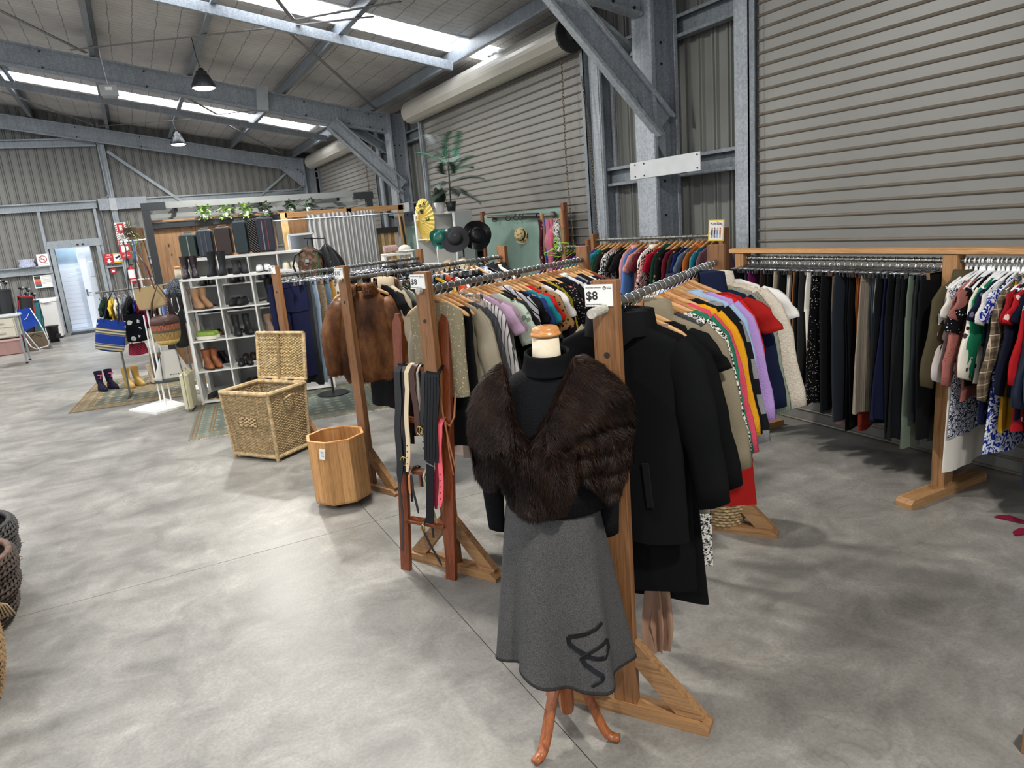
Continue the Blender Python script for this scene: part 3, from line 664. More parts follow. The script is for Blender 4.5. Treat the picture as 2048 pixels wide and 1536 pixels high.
def rack(label, P0, ang, length, h=1.76, rail_z=1.66, price=None, stick=.05, knob=True, hole=True, head='WOODEN HANGERS', gap=0):
    t = thing('garment_rack', label, 'clothes rack', (P0[0], P0[1], 0), math.radians(ang), 'timber garment racks')
    for k, x in enumerate((0, length)):
        s = 1 if k == 0 else -1
        MB().box((x, 0, (h+.04)/2), (.045, .096, h-.04), bev=.002).build('post', M_RZ, t)
        MB().add([(x-.045, y, z) for y, z in ((-.34, 0), (.34, 0), (.34, .02), (.3, .045), (-.3, .045), (-.34, .02))]+[(x+.045, y, z) for y, z in ((-.34, 0), (.34, 0), (.34, .02), (.3, .045), (-.3, .045), (-.34, .02))],
                 [(0, 1, 2, 3, 4, 5)[::-1], (6, 7, 8, 9, 10, 11)]+[(i, (i+1) % 6, 6+(i+1) % 6, 6+i) for i in range(6)]).build('foot', M_RY, t)
        for q in (-1, 1):
            mb = MB(); V = [(y, z) for y, z in ((.05, .33), (.05, .22), (.21, .047), (.315, .047), (.318, .06))]
            mb.prism([(a*q, b) for a, b in V], x-.022, x+.022, Matrix(((0, 0, 1, 0), (1, 0, 0, 0), (0, 1, 0, 0), (0, 0, 0, 1)))); mb.build('brace', M_RY, t)
    if hole: MB().tube([(-.0235, 0, 1.49), (-.0225, 0, 1.49)], .0115, 14).build('drilled_hole', M_DARKGAP, t)
    r = MB().tube([(-stick, 0, rail_z), (length+.03, 0, rail_z)], .0165, 14); r.build('rail', M_PIPE, t, smooth=False)
    if knob: MB().tube([(-stick-.004, 0, rail_z), (-stick-.001, 0, rail_z)], .0175, 12).tube([(-stick, 0, rail_z), (-.028, 0, rail_z)], .0178, 12).build('tape_wrap', plain('#b5b1a6', .7, 0, .3, 60), t)
    if price: price_sign(t, price, (-.0255, .018, 1.708), head=head)
    return t
r1 = rack('nearest timber rack with $8 card and long coats on its pipe rail', (1.47, 2.12), 34.5, 1.80, price='$8', stick=.145)
r2 = rack('timber rack with $8 card behind the belt ladder', (1.37, 3.70), 27.5, 1.78, price='$8', stick=.05)
r3 = rack('timber rack with $10 card and brown fur jackets on its rail', (1.36, 5.36), 21.5, 1.80, price='$10', stick=.05, head='COATS')
r4 = rack('timber rack with $5 card and hanging trousers, in front of the shoe shelves', (1.19, 7.27), 24, 1.95, h=1.74, rail_z=1.64, price='$5', stick=.0, knob=False, head='PANTS')
R1 = '''coat|long black wool coat|#101113|wool|||.98
coat|black tailored wool coat|#0d0e10|wool|||1.23
scarf|peach tan draped cloth length|#b8927a|satin|||1.55
dress|black long jersey dress|#111214||||1.36
coat|khaki beige wool coat|#9c9078|wool|||.98
cardigan|charcoal fluffy cardigan|#4a4c50|teddy|||.86
cardigan|black and white tweed cardigan|#1d1d20|tweed|#e8e6e0||1.30
sweater|emerald green knit sweater|#2f7f60|knit|||.74
sweater|coral pink knit sweater|#d8566e|knit|||.72
sweater|mustard yellow knit sweater|#e2b023|knit|||.98
cardigan|black plain cardigan|#17181b|knit|||.82
sweater|black and grey block striped sweater|#8a8a8c|wide|#1b1c20|#a9a9a9|.76
shirt|pale blue denim shirt|#a9c0d6|denim|#c3d5e6||.68
sweater|lavender open knit sweater|#c3a3d6|knit|||.72
cardigan|bright red knit cardigan|#d8241f|knit|||.74
dress|long red jersey dress|#b3231f||||1.28
hoodie|navy blue hooded sweatshirt|#1b2340||||.72
sweater|sage ribbed knit sweater|#a3b09a|rib|||.72
sweater|stone grey ribbed sweater|#b5a898|rib|||.78
coat|cream teddy fleece coat|#f0e7da|teddy|||.82
cardigan|ivory crochet lace cardigan|#efe6d8|crochet|#b9a98f||.72
top|white cotton top|#eceae6||||.7'''
g1 = hang_row(R1, (1.47, 2.12), 34.5, 1.66-.001, .10, 1.66, 'front rack', 'wood', 11, 'garments on the front rack')
for i_, g_ in enumerate(g1): g_.scale.x = 1+.30*(i_/len(g1))**1.1
R2 = '''vest|gold beige beaded vest|#978d73|spots|#d3c79c||.66
vest|black sleeveless vest|#17171a||||.98
blouse|sand beige frilled blouse|#a89c84|satin|||.72
blouse|charcoal pinstriped blouse|#4b4d50|vstripe|#5f6164||.66
skirt|blush floral pleated skirt|#d9cac2|floral|#8f6f68|#b09a90|1.06
blouse|white pinstriped blouse|#e6e3e2|vstripe|#4c4c58||.6
top|pale lilac top|#cdb6c9||||.62
top|dusty mauve top|#b39aa8||||.6
blouse|sage green leaf print blouse|#cfd8cc|floral|#6f8272|#8fa08f|.64
dress|black velvet dress|#121214|velvet|||1.16
blouse|black rose print blouse|#1a1618|floral|#c76f74|#e4b3ae|.66
shirt|white diagonal striped shirt|#d9d9de|diag|#26262b||.62
dress|black knitted dress|#161719|knit|||1.0
top|blue patterned top|#2d3f7a|floral|#c44a5a|#5fa7b5|.6
top|turquoise jersey top|#2496a6||||.62
top|scarlet red top|#d22a26||||.6
blouse|leopard print blouse|#b98f5f|leopard|#2a1d14||.62
top|white sleeved top|#e8e6e4||||.62
blouse|dark plum floral blouse|#241a22|floral|#6d4a66|#3b5f54|.62
cardigan|mustard lace cardigan|#c2b41f|lace|#8f8412||.66
blouse|black star spotted blouse|#141416|spots|#e8dcd6||.68
dress|black pink floral dress|#19161c|floral|#cf5c74|#e9a0a9|.9
top|black jersey top|#151619||||.6
sweater|midnight navy sweater|#151b34|knit|||.6
shirt|white collared shirt|#e9eae8||||.58
sweater|navy zip sweater|#1d2744|knit|||.6
top|grey marl top|#8d8f93|marl|#b5b5b8||.6
cardigan|charcoal black cardigan|#1e1f22|knit|||.64
blouse|cream ivory blouse|#e6dfd0|satin|||.58
top|deep navy top|#10162c||||.6
top|rust brown top|#8a4a30||||.6'''
g2 = hang_row(R2, (1.37, 3.70), 27.5, 1.66, .07, 1.70, 'second rack', 'wood', 23, 'garments on the second rack')
g2[0].scale.x = .86
R3 = '''dress|black ruffled dress|#131316||||1.12
coat|beige trench coat|#b3a48c||||.9
dress|olive grey draped dress|#5a5f56|satin|||1.1
top|black sheer top|#141416||||.7
top|jade edged black top|#1a5c4c||||.6
dress|black pleated dress|#111113|vstripe|#1c1c20||1.22
top|black crew top|#191a1c||||.64
cardigan|dark teal cardigan|#143a44|knit|||.66
top|black cotton top|#131417||||.62
top|yellow trimmed top|#c9a52c||||.58
dress|black jersey dress|#15151a||||.95
top|orange red top|#c5482c||||.6
top|white edged top|#dcdcdc||||.58
sweater|black wool sweater|#17181b|knit|||.62
dress|inky black dress|#0f1013||||1.0
top|charcoal grey top|#35373b||||.62
trousers|black cropped trousers|#17181c||||.8
top|black long top|#141518||||.66
blouse|grey mottled blouse|#6d7176|marl|#a4a6a8||.6
shirt|blue white checked shirt|#a9b7cc|plaid|#4a5f88|#ffffff|.6
blouse|black silky blouse|#131316|satin|||.6
jacket|black denim jacket|#1c1e22|denim|#2c2f36||.6
shirt|white linen shirt|#e2e0da||||.6
jacket|dark charcoal blazer jacket|#24262a|wool|||.66'''
g3 = hang_row(R3, (1.36, 5.36), 21.5, 1.66, .30, 1.72, 'third rack', ['black', 'wood', 'black'], 35, 'garments on the third rack')
R4 = '''trousers|navy wide leg trousers|#1d2140||||1.02
trousers|charcoal black trousers|#26282c||||1.1
jeans|dark grey jeans|#3c434b|denim|#5a626b||1.12
jeans|light blue jeans|#8ba3b8|denim|#b4c6d4||1.12
trousers|brown fringed trousers|#7a6750|tweed|#a08c72||1.08
jeans|mid blue jeans|#5f7488|denim|#8fa3b3||1.05
skirt|ochre cotton skirt|#b0813c||||.5
skirt|white floral skirt|#e2dcd4|floral|#7a3b44|#5f7a5c|.6
skirt|black diagonal striped skirt|#1a1b20|diag|#c9ccd0||.7
skirt|white and blue floral skirt|#dfe3ea|floral|#4a64a0|#7a8fbe|.62
trousers|black slim trousers|#16171a||||1.0
trousers|grey cord trousers|#6c6b68||||1.0
skirt|black floral skirt|#18181c|floral|#8a5f6a|#c4a4a4|.7
jeans|indigo blue jeans|#27324a|denim|#3f5070||1.0
trousers|taupe pleated trousers|#857868||||1.0
skirt|brown leather skirt|#3d2c22|satin|||.6
jeans|black washed jeans|#202226|denim|#34373c||1.0
trousers|olive cargo trousers|#4d5140||||1.0
jacket|black bomber jacket|#141518|satin|||.62
jacket|black quilted jacket|#191a1d||||.64
jacket|slate grey jacket|#42464c|wool|||.66
jacket|black fleece jacket|#17181a|teddy|||.62
jacket|stone brown jacket|#5c5348||||.64
jacket|navy collared jacket|#18203a||||.6
jacket|dark denim jacket|#1d2740|denim|#2c3a58||.6'''
g4 = hang_row(R4, (1.19, 7.27), 24, 1.64, .10, 1.84, 'trouser rack', ['black', 'clip'], 47, 'garments on the trouser rack')
g4[0].rotation_euler.z = math.radians(-28); g4[1].rotation_euler.z = math.radians(-45)
bare_hangers(10, (1.19, 7.27), 24, 1.64, .3, 1.2, 'clip', 'empty chrome clip hanger on the trouser rack', 'empty clip hangers on the trouser rack', 5, g4)
bare_hangers(8, (1.36, 5.36), 21.5, 1.66, .4, 1.2, 'clip', 'empty chrome clip hanger on the third rack', 'empty clip hangers on the third rack', 6, g3)
bare_hangers(3, (1.47, 2.12), 34.5, 1.66, .7, 1.5, 'wood', 'spare wooden hanger on the front rack', 'spare hangers on the front rack', 7, g1)
# plus-size rail along the wall
r5 = rack('timber rack along the shutter wall carrying the plus sizes poster', (4.82, 5.02), 98.5, 1.74, rail_z=1.69, stick=-.01, knob=False, hole=False)
R5 = '''cardigan|mauve brown cardigan|#7a5560|knit|||.7
blouse|deep teal blouse|#1c7f95|satin|||.66
shirt|orange rust shirt|#b5602f||||.6
top|slate blue top|#5c7386||||.64
top|royal navy top|#1c2660||||.64
blouse|silver grey rose print blouse|#2a2b2c|floral|#8a8a84|#b9b6ae|.7
cardigan|burgundy wine cardigan|#6d1c30|knit|||.66
blouse|black autumn leaf blouse|#1c1817|floral|#9a5f3a|#5f7a54|.66
shirt|bottle green shirt|#123a30||||.68
top|crimson red top|#b51532||||.66
blouse|pale pink swirl print blouse|#e4c3bc|swirl|#18181b||.68
shirt|white grey floral shirt|#e4e6e4|floral|#6f8088|#2c3a46|.68
top|maroon jersey top|#6a2530||||.68
top|rose pink piped top|#d69a92||||.66
blouse|cornflower blue blouse|#5d86c4||||.6
shirt|blush pink shirt|#dba9a8||||.7
top|black lace top|#1a1a1a|lace|#2b2b2b||.68
top|black v-neck top|#131416||||.68
blouse|black geometric print blouse|#17181b|swirl|#e2e2e2||.66
blouse|pink blossom print blouse|#d9b4ae|floral|#b3415a|#6f8f6a|.64
top|charcoal tee top|#232529||||.64
cardigan|forest green cardigan|#1e4a30|knit|||.62
top|bright teal tee top|#2596a8||||.6
blouse|violet floral blouse|#5b4a86|floral|#c8a4d4|#3c2a5a|.6'''
g5 = hang_row(R5, (4.82, 5.02), 98.5, 1.69, .10, 1.62, 'plus-size rack', 'wood', 59, 'garments on the plus-size rack')
t = thing('poster', 'small yellow-framed plus sizes poster pinned to the rack post by the wall', 'poster', (4.66, 4.95, 1.745), math.radians(28))
MB().box((0, 0, 0), (.135, .006, .185)).build('card', plain('#e8cf4a', .5, 0, 0), t); t.rotation_euler = (0, .06, math.radians(-42))
MB().box((0, -.004, 0), (.118, .003, .168)).build('paper', M_PAPER, t)
text('lettering', 'PLUS SIZES', .021, plain('#22305a', .5, 0, 0), t, (0, -.006, .058), bold=.0006)
for k, (x, c, s) in enumerate(((-.036, '#3a2a24', '#c98a4a'), (-.014, '#2f3b52', '#8a4a34'), (.01, '#7d95c4', '#e2b48e'), (.034, '#d4843e', '#b06a48'))):
    mb = MB().box((x, -.006, -.015), (.014, .001, .045)); mb.box((x-.003, -.006, -.05), (.004, .001, .03)); mb.box((x+.004, -.006, -.05), (.004, .001, .03)); f = mb.build('printed_figure', plain(c, .6, 0, 0), t)
    MB().tube([(x, -.0068, .018), (x, -.0055, .018)], .007, 10).build('printed_head', plain(s, .6, 0, 0), f)
for s in (-1, 1): MB().tube([(s*.055, -.0062, s*.03+.01), (s*.03, -.0062, s*.055+.01), (0, -.0062, s*.066+.01)], .0016, 4).build('printed_swoosh', plain('#c0392b', .5, 0, 0), t)
# kids' rail just beyond
r6 = rack('small timber rack with purple and green plastic hangers, beyond the plus sizes', (4.55, 6.83), 95, .62, h=1.70, rail_z=1.62, stick=-.01, knob=False, hole=False)
for i, c in enumerate(('#6f3b9a', '#7d3fa6', '#6f3b9a', '#d3d23a', '#7cc242', '#d98a2e', '#8a2f7a')):
    t = thing('plastic_hanger', '%s plastic hanger hooked on the small rack beyond the plus sizes, place %s' % ({'#6f3b9a': 'purple', '#7d3fa6': 'violet', '#d3d23a': 'yellow', '#7cc242': 'green', '#d98a2e': 'orange', '#8a2f7a': 'magenta'}[c], ['nearest', 'second', 'third', 'fourth', 'fifth', 'sixth', 'farthest'][i]), 'hanger', (4.55-.007*i, 6.90+.07*i, 1.62), .2)
    m = plain(c, .3, 0, 0); o = link('shoulder_bar', ME_PLW.copy(), None, t); o.data.materials.clear(); o.data.materials.append(m); o = link('hook', ME_PHOOK.copy(), None, t); o.data.materials.clear(); o.data.materials.append(m)
R6 = '''top|teal girls top|#2c8f96||||.5
dress|purple print dress|#5a3b7a|floral|#c4a0d0|#8a5fa8|.7
top|magenta pink top|#a82a6a||||.5
shirt|green check shirt|#2f6a4a|plaid|#1b3a2a|#a8c8a0|.55
top|royal blue top|#24409a||||.5'''
hang_row(R6, (4.55, 6.83), 95, 1.62, .08, .55, 'small rack', 'black', 61, 'garments on the small rack')
# ------------------------------------------------------------------ long rack along the near shutter
M_LX = wood('#b07f4b', '#cda06c', 'y', .55)
wr_ = thing('wall_rack', 'long pale timber rack standing along the big roller shutter', 'clothes rack', (4.45, 0, 0))
MB().box((0, 2.15, 1.587), (.11, 4.75, .036), bev=.002).build('top_beam', M_LX, wr_)
for yy in (4.42, 2.68, .5):
    MB().box((0, yy, .8), (.09, .09, 1.53), bev=.002).build('post', wood('#9a7048', '#b98a5a', 'z', .6), wr_)
    mb = MB().prism([(-.39, 0), (.42, 0), (.42, .055), (-.36, .055), (-.39, .03)], yy-.055, yy+.055, Matrix(((1, 0, 0, 0), (0, 0, 1, 0), (0, 1, 0, 0), (0, 0, 0, 1)))); mb.build('foot', wood('#a1764a', '#bb8f60', 'x', .6), wr_)
for a, b in ((2.68, 4.42), (.5, 2.68)): MB().tube([(0, a+.03, 1.525), (0, b-.03, 1.525)], .015, 12).build('rail', M_PIPE, wr_)
WL = '''trousers|black wide trousers|#17181b||||1.14
jeans|faded black jeans|#202328|denim|#30343a||1.02
trousers|sage green trousers|#6f7a6c||||1.22
skirt|black maxi skirt|#15171a||||1.16
trousers|charcoal flared trousers|#24272b|rib|||1.15
trousers|black crepe trousers|#141518||||1.18
skirt|navy maxi skirt|#171c38||||1.05
trousers|black straight trousers|#1a1c20|rib|||1.1
trousers|beige cargo trousers|#b5a896||||.9
jeans|slate blue jeans|#414c58|denim|#5a6672||1.0
skirt|oatmeal ribbed knit skirt|#a89c8c|rib|||1.04
trousers|rust red trousers|#8a3328||||1.16
trousers|ochre trousers|#a8702c||||.8
trousers|jet black trousers|#131417||||1.18
trousers|dark slate trousers|#2b3038||||1.15
trousers|soft pink trousers|#cf9a94||||1.16
trousers|pale beige trousers|#c9b7a2||||1.12
trousers|black tapered trousers|#17191c||||1.1
trousers|mid grey trousers|#66686c||||1.1
skirt|black and white speckled skirt|#15151a|spots|#dcd6c8||1.05
trousers|ivory white trousers|#e4e0d8||||.8
trousers|charcoal slim trousers|#2b2c2e||||.95
trousers|inky black trousers|#121316||||1.1
trousers|caramel brown trousers|#8a5a30||||1.05
trousers|black linen trousers|#1b1c1f||||1.05
trousers|white linen trousers|#dedcd6||||.9
trousers|black jersey trousers|#16171a||||1.15
trousers|sandy beige trousers|#b5a48c||||1.1
trousers|black pleated trousers|#141517||||1.1
skirt|black sheer skirt|#1c1d20||||.9
trousers|chocolate brown trousers|#33261f||||.9
trousers|dark brown trousers|#46352a||||.9
trousers|black formal trousers|#151619||||1.0
skirt|plum purple skirt|#6a1f52||||.8
trousers|grey pinstripe trousers|#3e4144|vstripe|#4c5054||.9
trousers|charcoal grey trousers|#2d3034||||.95
trousers|black stretch trousers|#141518||||1.0
trousers|smoke grey trousers|#4a4d50||||.95'''
gw = hang_row(WL, (4.45, 2.76), 90, 1.525, 0, 1.60, 'wall rack', 'clip', 71, 'trousers and skirts on the wall rack', jit=.004)
WR = '''top|jet black tee top|#16171a||||.7
dress|navy dotted dress|#1b2244|dots|#c9cfe0||.95
jacket|blue padded jacket|#3f7fc0|satin|||1.42
jacket|navy padded jacket|#1e2638|satin|||1.3
blouse|crimson daisy print blouse|#b01c22|daisy|#ecd9cf|#b01c22|.72
dress|navy jersey dress|#161c30||||.9
dress|red and white floral dress|#b8202a|floral|#f0e6e0|#e8d0c8|.98
shirt|dark navy shirt|#1b2032||||.8
top|red mesh top|#a51f28|knit|||.68
skirt|mustard cotton skirt|#b58a1f||||.95
shirt|brown plaid shirt|#8a7a64|plaid|#4a4038|#d9cdbb|.74
dress|royal blue swirl dress|#1c2f9a|swirl|#e0e4ea||1.15
cardigan|black rust edged cardigan|#17181b|knit|||.68
top|white ribbed top|#e2e2de|rib|||.68
dress|navy blossom print dress|#161c3a|floral|#c9bdb8|#7f7a8a|.98
blouse|green trimmed white blouse|#1f7f5a||||.5
blouse|cream black blossom blouse|#e6e2d6|floral|#1b1c22|#3a3a3f|.74
blouse|black polka dot blouse|#141519|dots|#e8e8e8||.76
dress|rose brown dress|#a86a62||||.85
cardigan|salmon pink perforated cardigan|#b9736c|spots|#7f4744||.72
dress|white navy paisley dress|#dcdde2|paisley|#1e2440||1.1
dress|long white linen dress|#dedad2||||1.33
blouse|white billowy blouse|#ebe9e6||||.62
jacket|olive khaki jacket|#554c38||||.74'''
gx = hang_row(WR, (4.45, 2.0), 90, 1.525, 0, .60, 'the right wall rail', 'white', 83, 'tops and dresses on the wall rack', jit=.004)
bare_hangers(14, (4.45, 1.98), 90, 1.525, .02, .62, 'white', 'spare white hanger', 'spare white hangers on the wall rack', 9, gx)
bare_hangers(14, (4.45, 2.76), 90, 1.525, .05, 1.55, 'clip', 'spare chrome clip hanger on the wall rack', 'spare clip hangers on the wall rack', 10, gw)
# ------------------------------------------------------------------ fur strands as real geometry
def fur_mat(a, b, c, sc=9):
    t = NT('fur'); g = t.coord(); n = t.noise(sc, 3, .6, t.coord((1, 1, .45))); n2 = t.noise(sc*28, 2, .7)
    col = t.ramp(n, [(.32, a), (.5, b), (.68, c)]); col = t.mix(.55, col, t.ramp(n2, [(.3, '#303030'), (.7, '#b0b0b0')]), 'OVERLAY')
    return t.fin(col, .5, 0, .18, 0)
def fur(mesh, n, length, flow, m, parent, seed=1, w=.0011, lift=.45, name='fur'):
    """tapered strands scattered over a mesh, combed along flow(point)"""
    rs = np.random.RandomState(seed); mesh.calc_loop_triangles()
    V = np.empty(len(mesh.vertices)*3); mesh.vertices.foreach_get('co', V); V = V.reshape(-1, 3)
    T = np.empty(len(mesh.loop_triangles)*3, dtype=np.int32); mesh.loop_triangles.foreach_get('vertices', T); T = T.reshape(-1, 3)
    A, B, C = V[T[:, 0]], V[T[:, 1]], V[T[:, 2]]; N = np.cross(B-A, C-A); ar = np.linalg.norm(N, axis=1)+1e-12
    k = rs.choice(len(T), n, p=ar/ar.sum()); u = np.sqrt(rs.rand(n, 1)); v = rs.rand(n, 1)
    P = A[k]*(1-u)+B[k]*u*(1-v)+C[k]*u*v; Nn = N[k]/ar[k][:, None]
    F = flow(P); F = F-Nn*(F*Nn).sum(1)[:, None]; F /= np.linalg.norm(F, axis=1)[:, None]+1e-9
    clump = np.sin(P@np.array([61., 17, 43]))*np.sin(P@np.array([23., 71, 37])+1.3)
    D = F+Nn*(lift*.8+.16*clump[:, None])+rs.randn(n, 3)*.14; D /= np.linalg.norm(D, axis=1)[:, None]
    L = length*(.55+.7*rs.rand(n, 1)); S = np.cross(D, Nn)+rs.randn(n, 3)*.3; S /= np.linalg.norm(S, axis=1)[:, None]+1e-9
    w_ = w*(.7+.6*rs.rand(n, 1)); M1 = P+D*L*.55; D2 = D*.8+F*.35; tip = M1+D2*L*.5
    V = np.stack([P-S*w_, P+S*w_, M1-S*w_*.7, M1+S*w_*.7, tip], 1).reshape(-1, 3)
    b = np.arange(n)[:, None]*5; tri = np.concatenate([b+[0, 1, 3], b+[0, 3, 2], b+[2, 3, 4]], 1).reshape(-1)
    me = bpy.data.meshes.new('fur'); me.vertices.add(n*5); me.vertices.foreach_set('co', V.reshape(-1)); me.loops.add(n*9); me.loops.foreach_set('vertex_index', tri.astype(np.int32))
    me.polygons.add(n*3); me.polygons.foreach_set('loop_start', (np.arange(n*3)*3).astype(np.int32)); me.update(calc_edges=True)
    return link(name, me, m, parent, kind='stuff')
# ------------------------------------------------------------------ dress form
DR = math.radians(-29.2); DP = (1.19, 2.13, 0)
M_LEG = wood('#8a4a24', '#b0673a', 'z', .35, 1.2, False); M_CAP = wood('#b87a3e', '#d69b5a', 'x', .3, 1, False)
M_CANVAS = plain('#d9cdb4', .8, 0, .1, 40)
df = thing('dress_form', 'wooden tripod dress form with cream neck and turned wooden cap beside front rack', 'mannequin', DP, DR)
MB().lathe([(.048, 1.596), (.054, 1.599), (.055, 1.605), (.050, 1.609), (.048, 1.613), (.047, 1.621), (.043, 1.627), (.034, 1.631), (.0, 1.633)], (.022, 0, 0), 28, True, True, 1, .92).build('neck_cap', M_CAP, df, smooth=True)
MB().tube([(.022, .0, 1.633), (.022, 0, 1.635)], .008, 14).build('cap_plug', plain('#a86c34', .3), df)
MB().lathe([(.065, 1.40), (.052, 1.47), (.050, 1.52), (.047, 1.59)], (.020, 0, 0), 24, True, True, 1, .95).build('neck', M_CANVAS, df, smooth=True)
def body_rows(rows, n=36, cx=.015):
    L = []
    for z, a, b, yc in rows: L.append([(cx+a*sp(cos(2*PI*j/n), .88), yc+b*sp(sin(2*PI*j/n), .95), z) for j in range(n)])
    return MB().loops(L, True, True, True)
body_rows([(.9, .13, .1, 0), (1.0, .12, .09, 0), (1.15, .13, .1, 0), (1.3, .14, .11, 0), (1.4, .13, .09, 0), (1.45, .08, .06, 0)]).build('torso', M_CANVAS, df, smooth=True)
MB().tube([(0, 0, .1), (0, 0, .95)], .022, 14).build('pole', M_LEG, df)
MB().lathe([(.0, .10), (.026, .105), (.03, .14), (.03, .24), (.022, .26)], (0, 0, 0), 8, True, True).build('hub', M_LEG, df)
def leg(dx, dy):
    d = Vector((dx, dy, 0)); L = d.length; d.normalize(); P = []
    for i in range(13):
        q = i/12; r = .02+(L-.02)*q; z = .225*(1-q)**1.0+.055*sin(q*PI*2)*(.9-.2*q)+.016*(1-q*.3); P.append((d.x*r, d.y*r, max(.02, z)))
    return MB().tube(P, [.018+.006*sin(i/12*PI) for i in range(13)], 10, sy=.75)
for wx, wy in ((.99, 2.05), (1.327, 1.977), (1.24, 2.36)):
    ax, ay = wx-DP[0], wy-DP[1]; leg(ax*cos(-DR)-ay*sin(-DR), ax*sin(-DR)+ay*cos(-DR)).build('leg', M_LEG, df, smooth=True)
# black roll-neck jumper
jm = fabric('#131417', 'knit'); jr = fabric('#121316', 'rib')
jp = thing('jumper', 'fine black knitted roll-neck jumper worn by the dress form', 'jumper', DP, DR)
body_rows([(.985, .172, .118, -.01), (1.03, .18, .125, -.01), (1.1, .172, .12, -.005), (1.2, .172, .125, -.01), (1.29, .18, .132, -.015), (1.37, .182, .12, -.005), (1.43, .165, .095, 0), (1.468, .115, .07, 0), (1.49, .07, .06, 0)]).build('body', jm, jp, smooth=True)
L = []
for z, r in ((1.02, .179), (.985, .176), (.955, .170), (.950, .160)): L.append([(.015+r*cos(2*PI*j/160)*(1+.006*(j % 2)), -.01+r*.7*sin(2*PI*j/160)*(1+.01*(j % 2)), z+.012*cos(2*PI*j/160+1.4)) for j in range(160)])
MB().loops(L).build('hem_rib', jr, jp, smooth=True)
L = []
for z, r in ((1.462, .088), (1.475, .084), (1.495, .074), (1.515, .069), (1.532, .067), (1.541, .070), (1.545, .074), (1.541, .079), (1.525, .081), (1.505, .084), (1.482, .092), (1.476, .096), (1.474, .090)):
    L.append([(.022+r*cos(2*PI*j/200)*(1+.010*(j % 2)), -.004+r*.9*sin(2*PI*j/200)*(1+.010*(j % 2)), z+.012*sin(2*PI*j/200)) for j in range(200)])
MB().loops(L).build('roll_neck', jr, jp, smooth=True)
for s in (-1, 1):
    rows = []
    for i in range(12):
        q = i/11; r = lerp(.058, .03, q); x = .145+.065*math.sin(min(1, q*1.5)*PI/2)+.0*q; z = lerp(1.42, .88 if s < 0 else .83, q)
        rows.append([(s*(x+r*cos(2*PI*j/16)), .01+r*.6*sin(2*PI*j/16)+.01*sin(q*7), z+r*.3*cos(2*PI*j/16)) for j in range(16)])
    MB().loops(rows, True, False, True).build('sleeve', jm, jp, smooth=True)
# skirt
sk = thing('skirt', 'charcoal marl flared skirt with black ribbon scribble on the dress form', 'skirt', DP, DR)
def skp(th, q):
    """skirt surface: angle th (-90 deg = front), q 0 top .. 1 hem"""
    z0 = 1.0; zh = .35+.022*cos(3*th+.6)-.045*cos(th); z = lerp(z0, zh, q)
    a = lerp(.165, .235, q**.9); b = lerp(.12, .20, q**.9); s7 = sin(6*th+.9); f = 1+.12*q*(s7+.25*s7*abs(s7))+.05*q*sin(3*th+2.0)+.02*q*sin(13*th)
    return (.0+a*cos(th)*f, b*sin(th)*f-.01*q, z)
MB().loops([[skp(2*PI*j/120, i/20) for j in range(120)] for i in range(21)]).build('skirt_panel', fabric('#636262', 'felt'), sk, smooth=True)
L = [[tuple(c*(1 if k == 2 else s) for k, c in enumerate(skp(2*PI*j/120, q))) for j in range(120)] for q, s in ((.985, 1.006), (1.0, 1.010), (1.006, 1.0), (1.0, .985))]
MB().loops(L).build('hem', fabric('#464546', 'felt'), sk, smooth=True)
def on_skirt(x, z):
    best = None
    for k in range(240):
        th = -PI+PI*k/240
        if sin(th) > -.1: continue
        for q in (.60, .65, .7, .75, .8, .85, .9, .95, 1.0):
            p = skp(th, q); d = (p[0]-x)**2+(p[2]-z)**2
            if best is None or d < best[0]: best = (d, p)
    return best[1]
def skirt_pt(x, z):
    # refine: fixed z, search angle
    b = None
    for k in range(400):
        th = -PI*.98+PI*.96*k/400; p1 = skp(th, 1); q = (1.0-z)/(1.0-p1[2]); p = skp(th, min(q, 1)); d = abs(p[0]-x)
        if b is None or d < b[0]: b = (d, p)
    return b[1]
rib = [[(.147, .572), (.12, .553), (.083, .538), (.024, .530)], [(.024, .530), (.026, .504), (.050, .482), (.087, .459)], [(.064, .451), (.10, .47), (.13, .487), (.16, .503)], [(.16, .503), (.164, .475), (.150, .443)], [(.152, .443), (.115, .445), (.085, .455), (.064, .451)], [(.064, .451), (.08, .423), (.111, .398), (.138, .380)], [(.138, .380), (.133, .362), (.095, .340)]]
for seg in rib:
    P = []
    for (x0, z0), (x1, z1) in zip(seg, seg[1:]):
        for k in range(4): P.append((lerp(x0, x1, k/4), lerp(z0, z1, k/4)))
    P.append(seg[-1]); pts = [Vector(skirt_pt(x, z)) for x, z in P]
    mb = MB(); L = []
    for i, p in enumerate(pts):
        d = (pts[min(i+1, len(pts)-1)]-pts[max(i-1, 0)]).normalized(); o = Vector((p.x*.9, p.y, 0)).normalized(); s = d.cross(o).normalized(); h = .0085
        L.append([p+s*h, p+s*h*.8+o*.004, p-s*h*.8+o*.004, p-s*h, p-o*.003])
    mb.loops(L, True, True, True).build('ribbon', fabric('#14151a', 'satin'), sk)
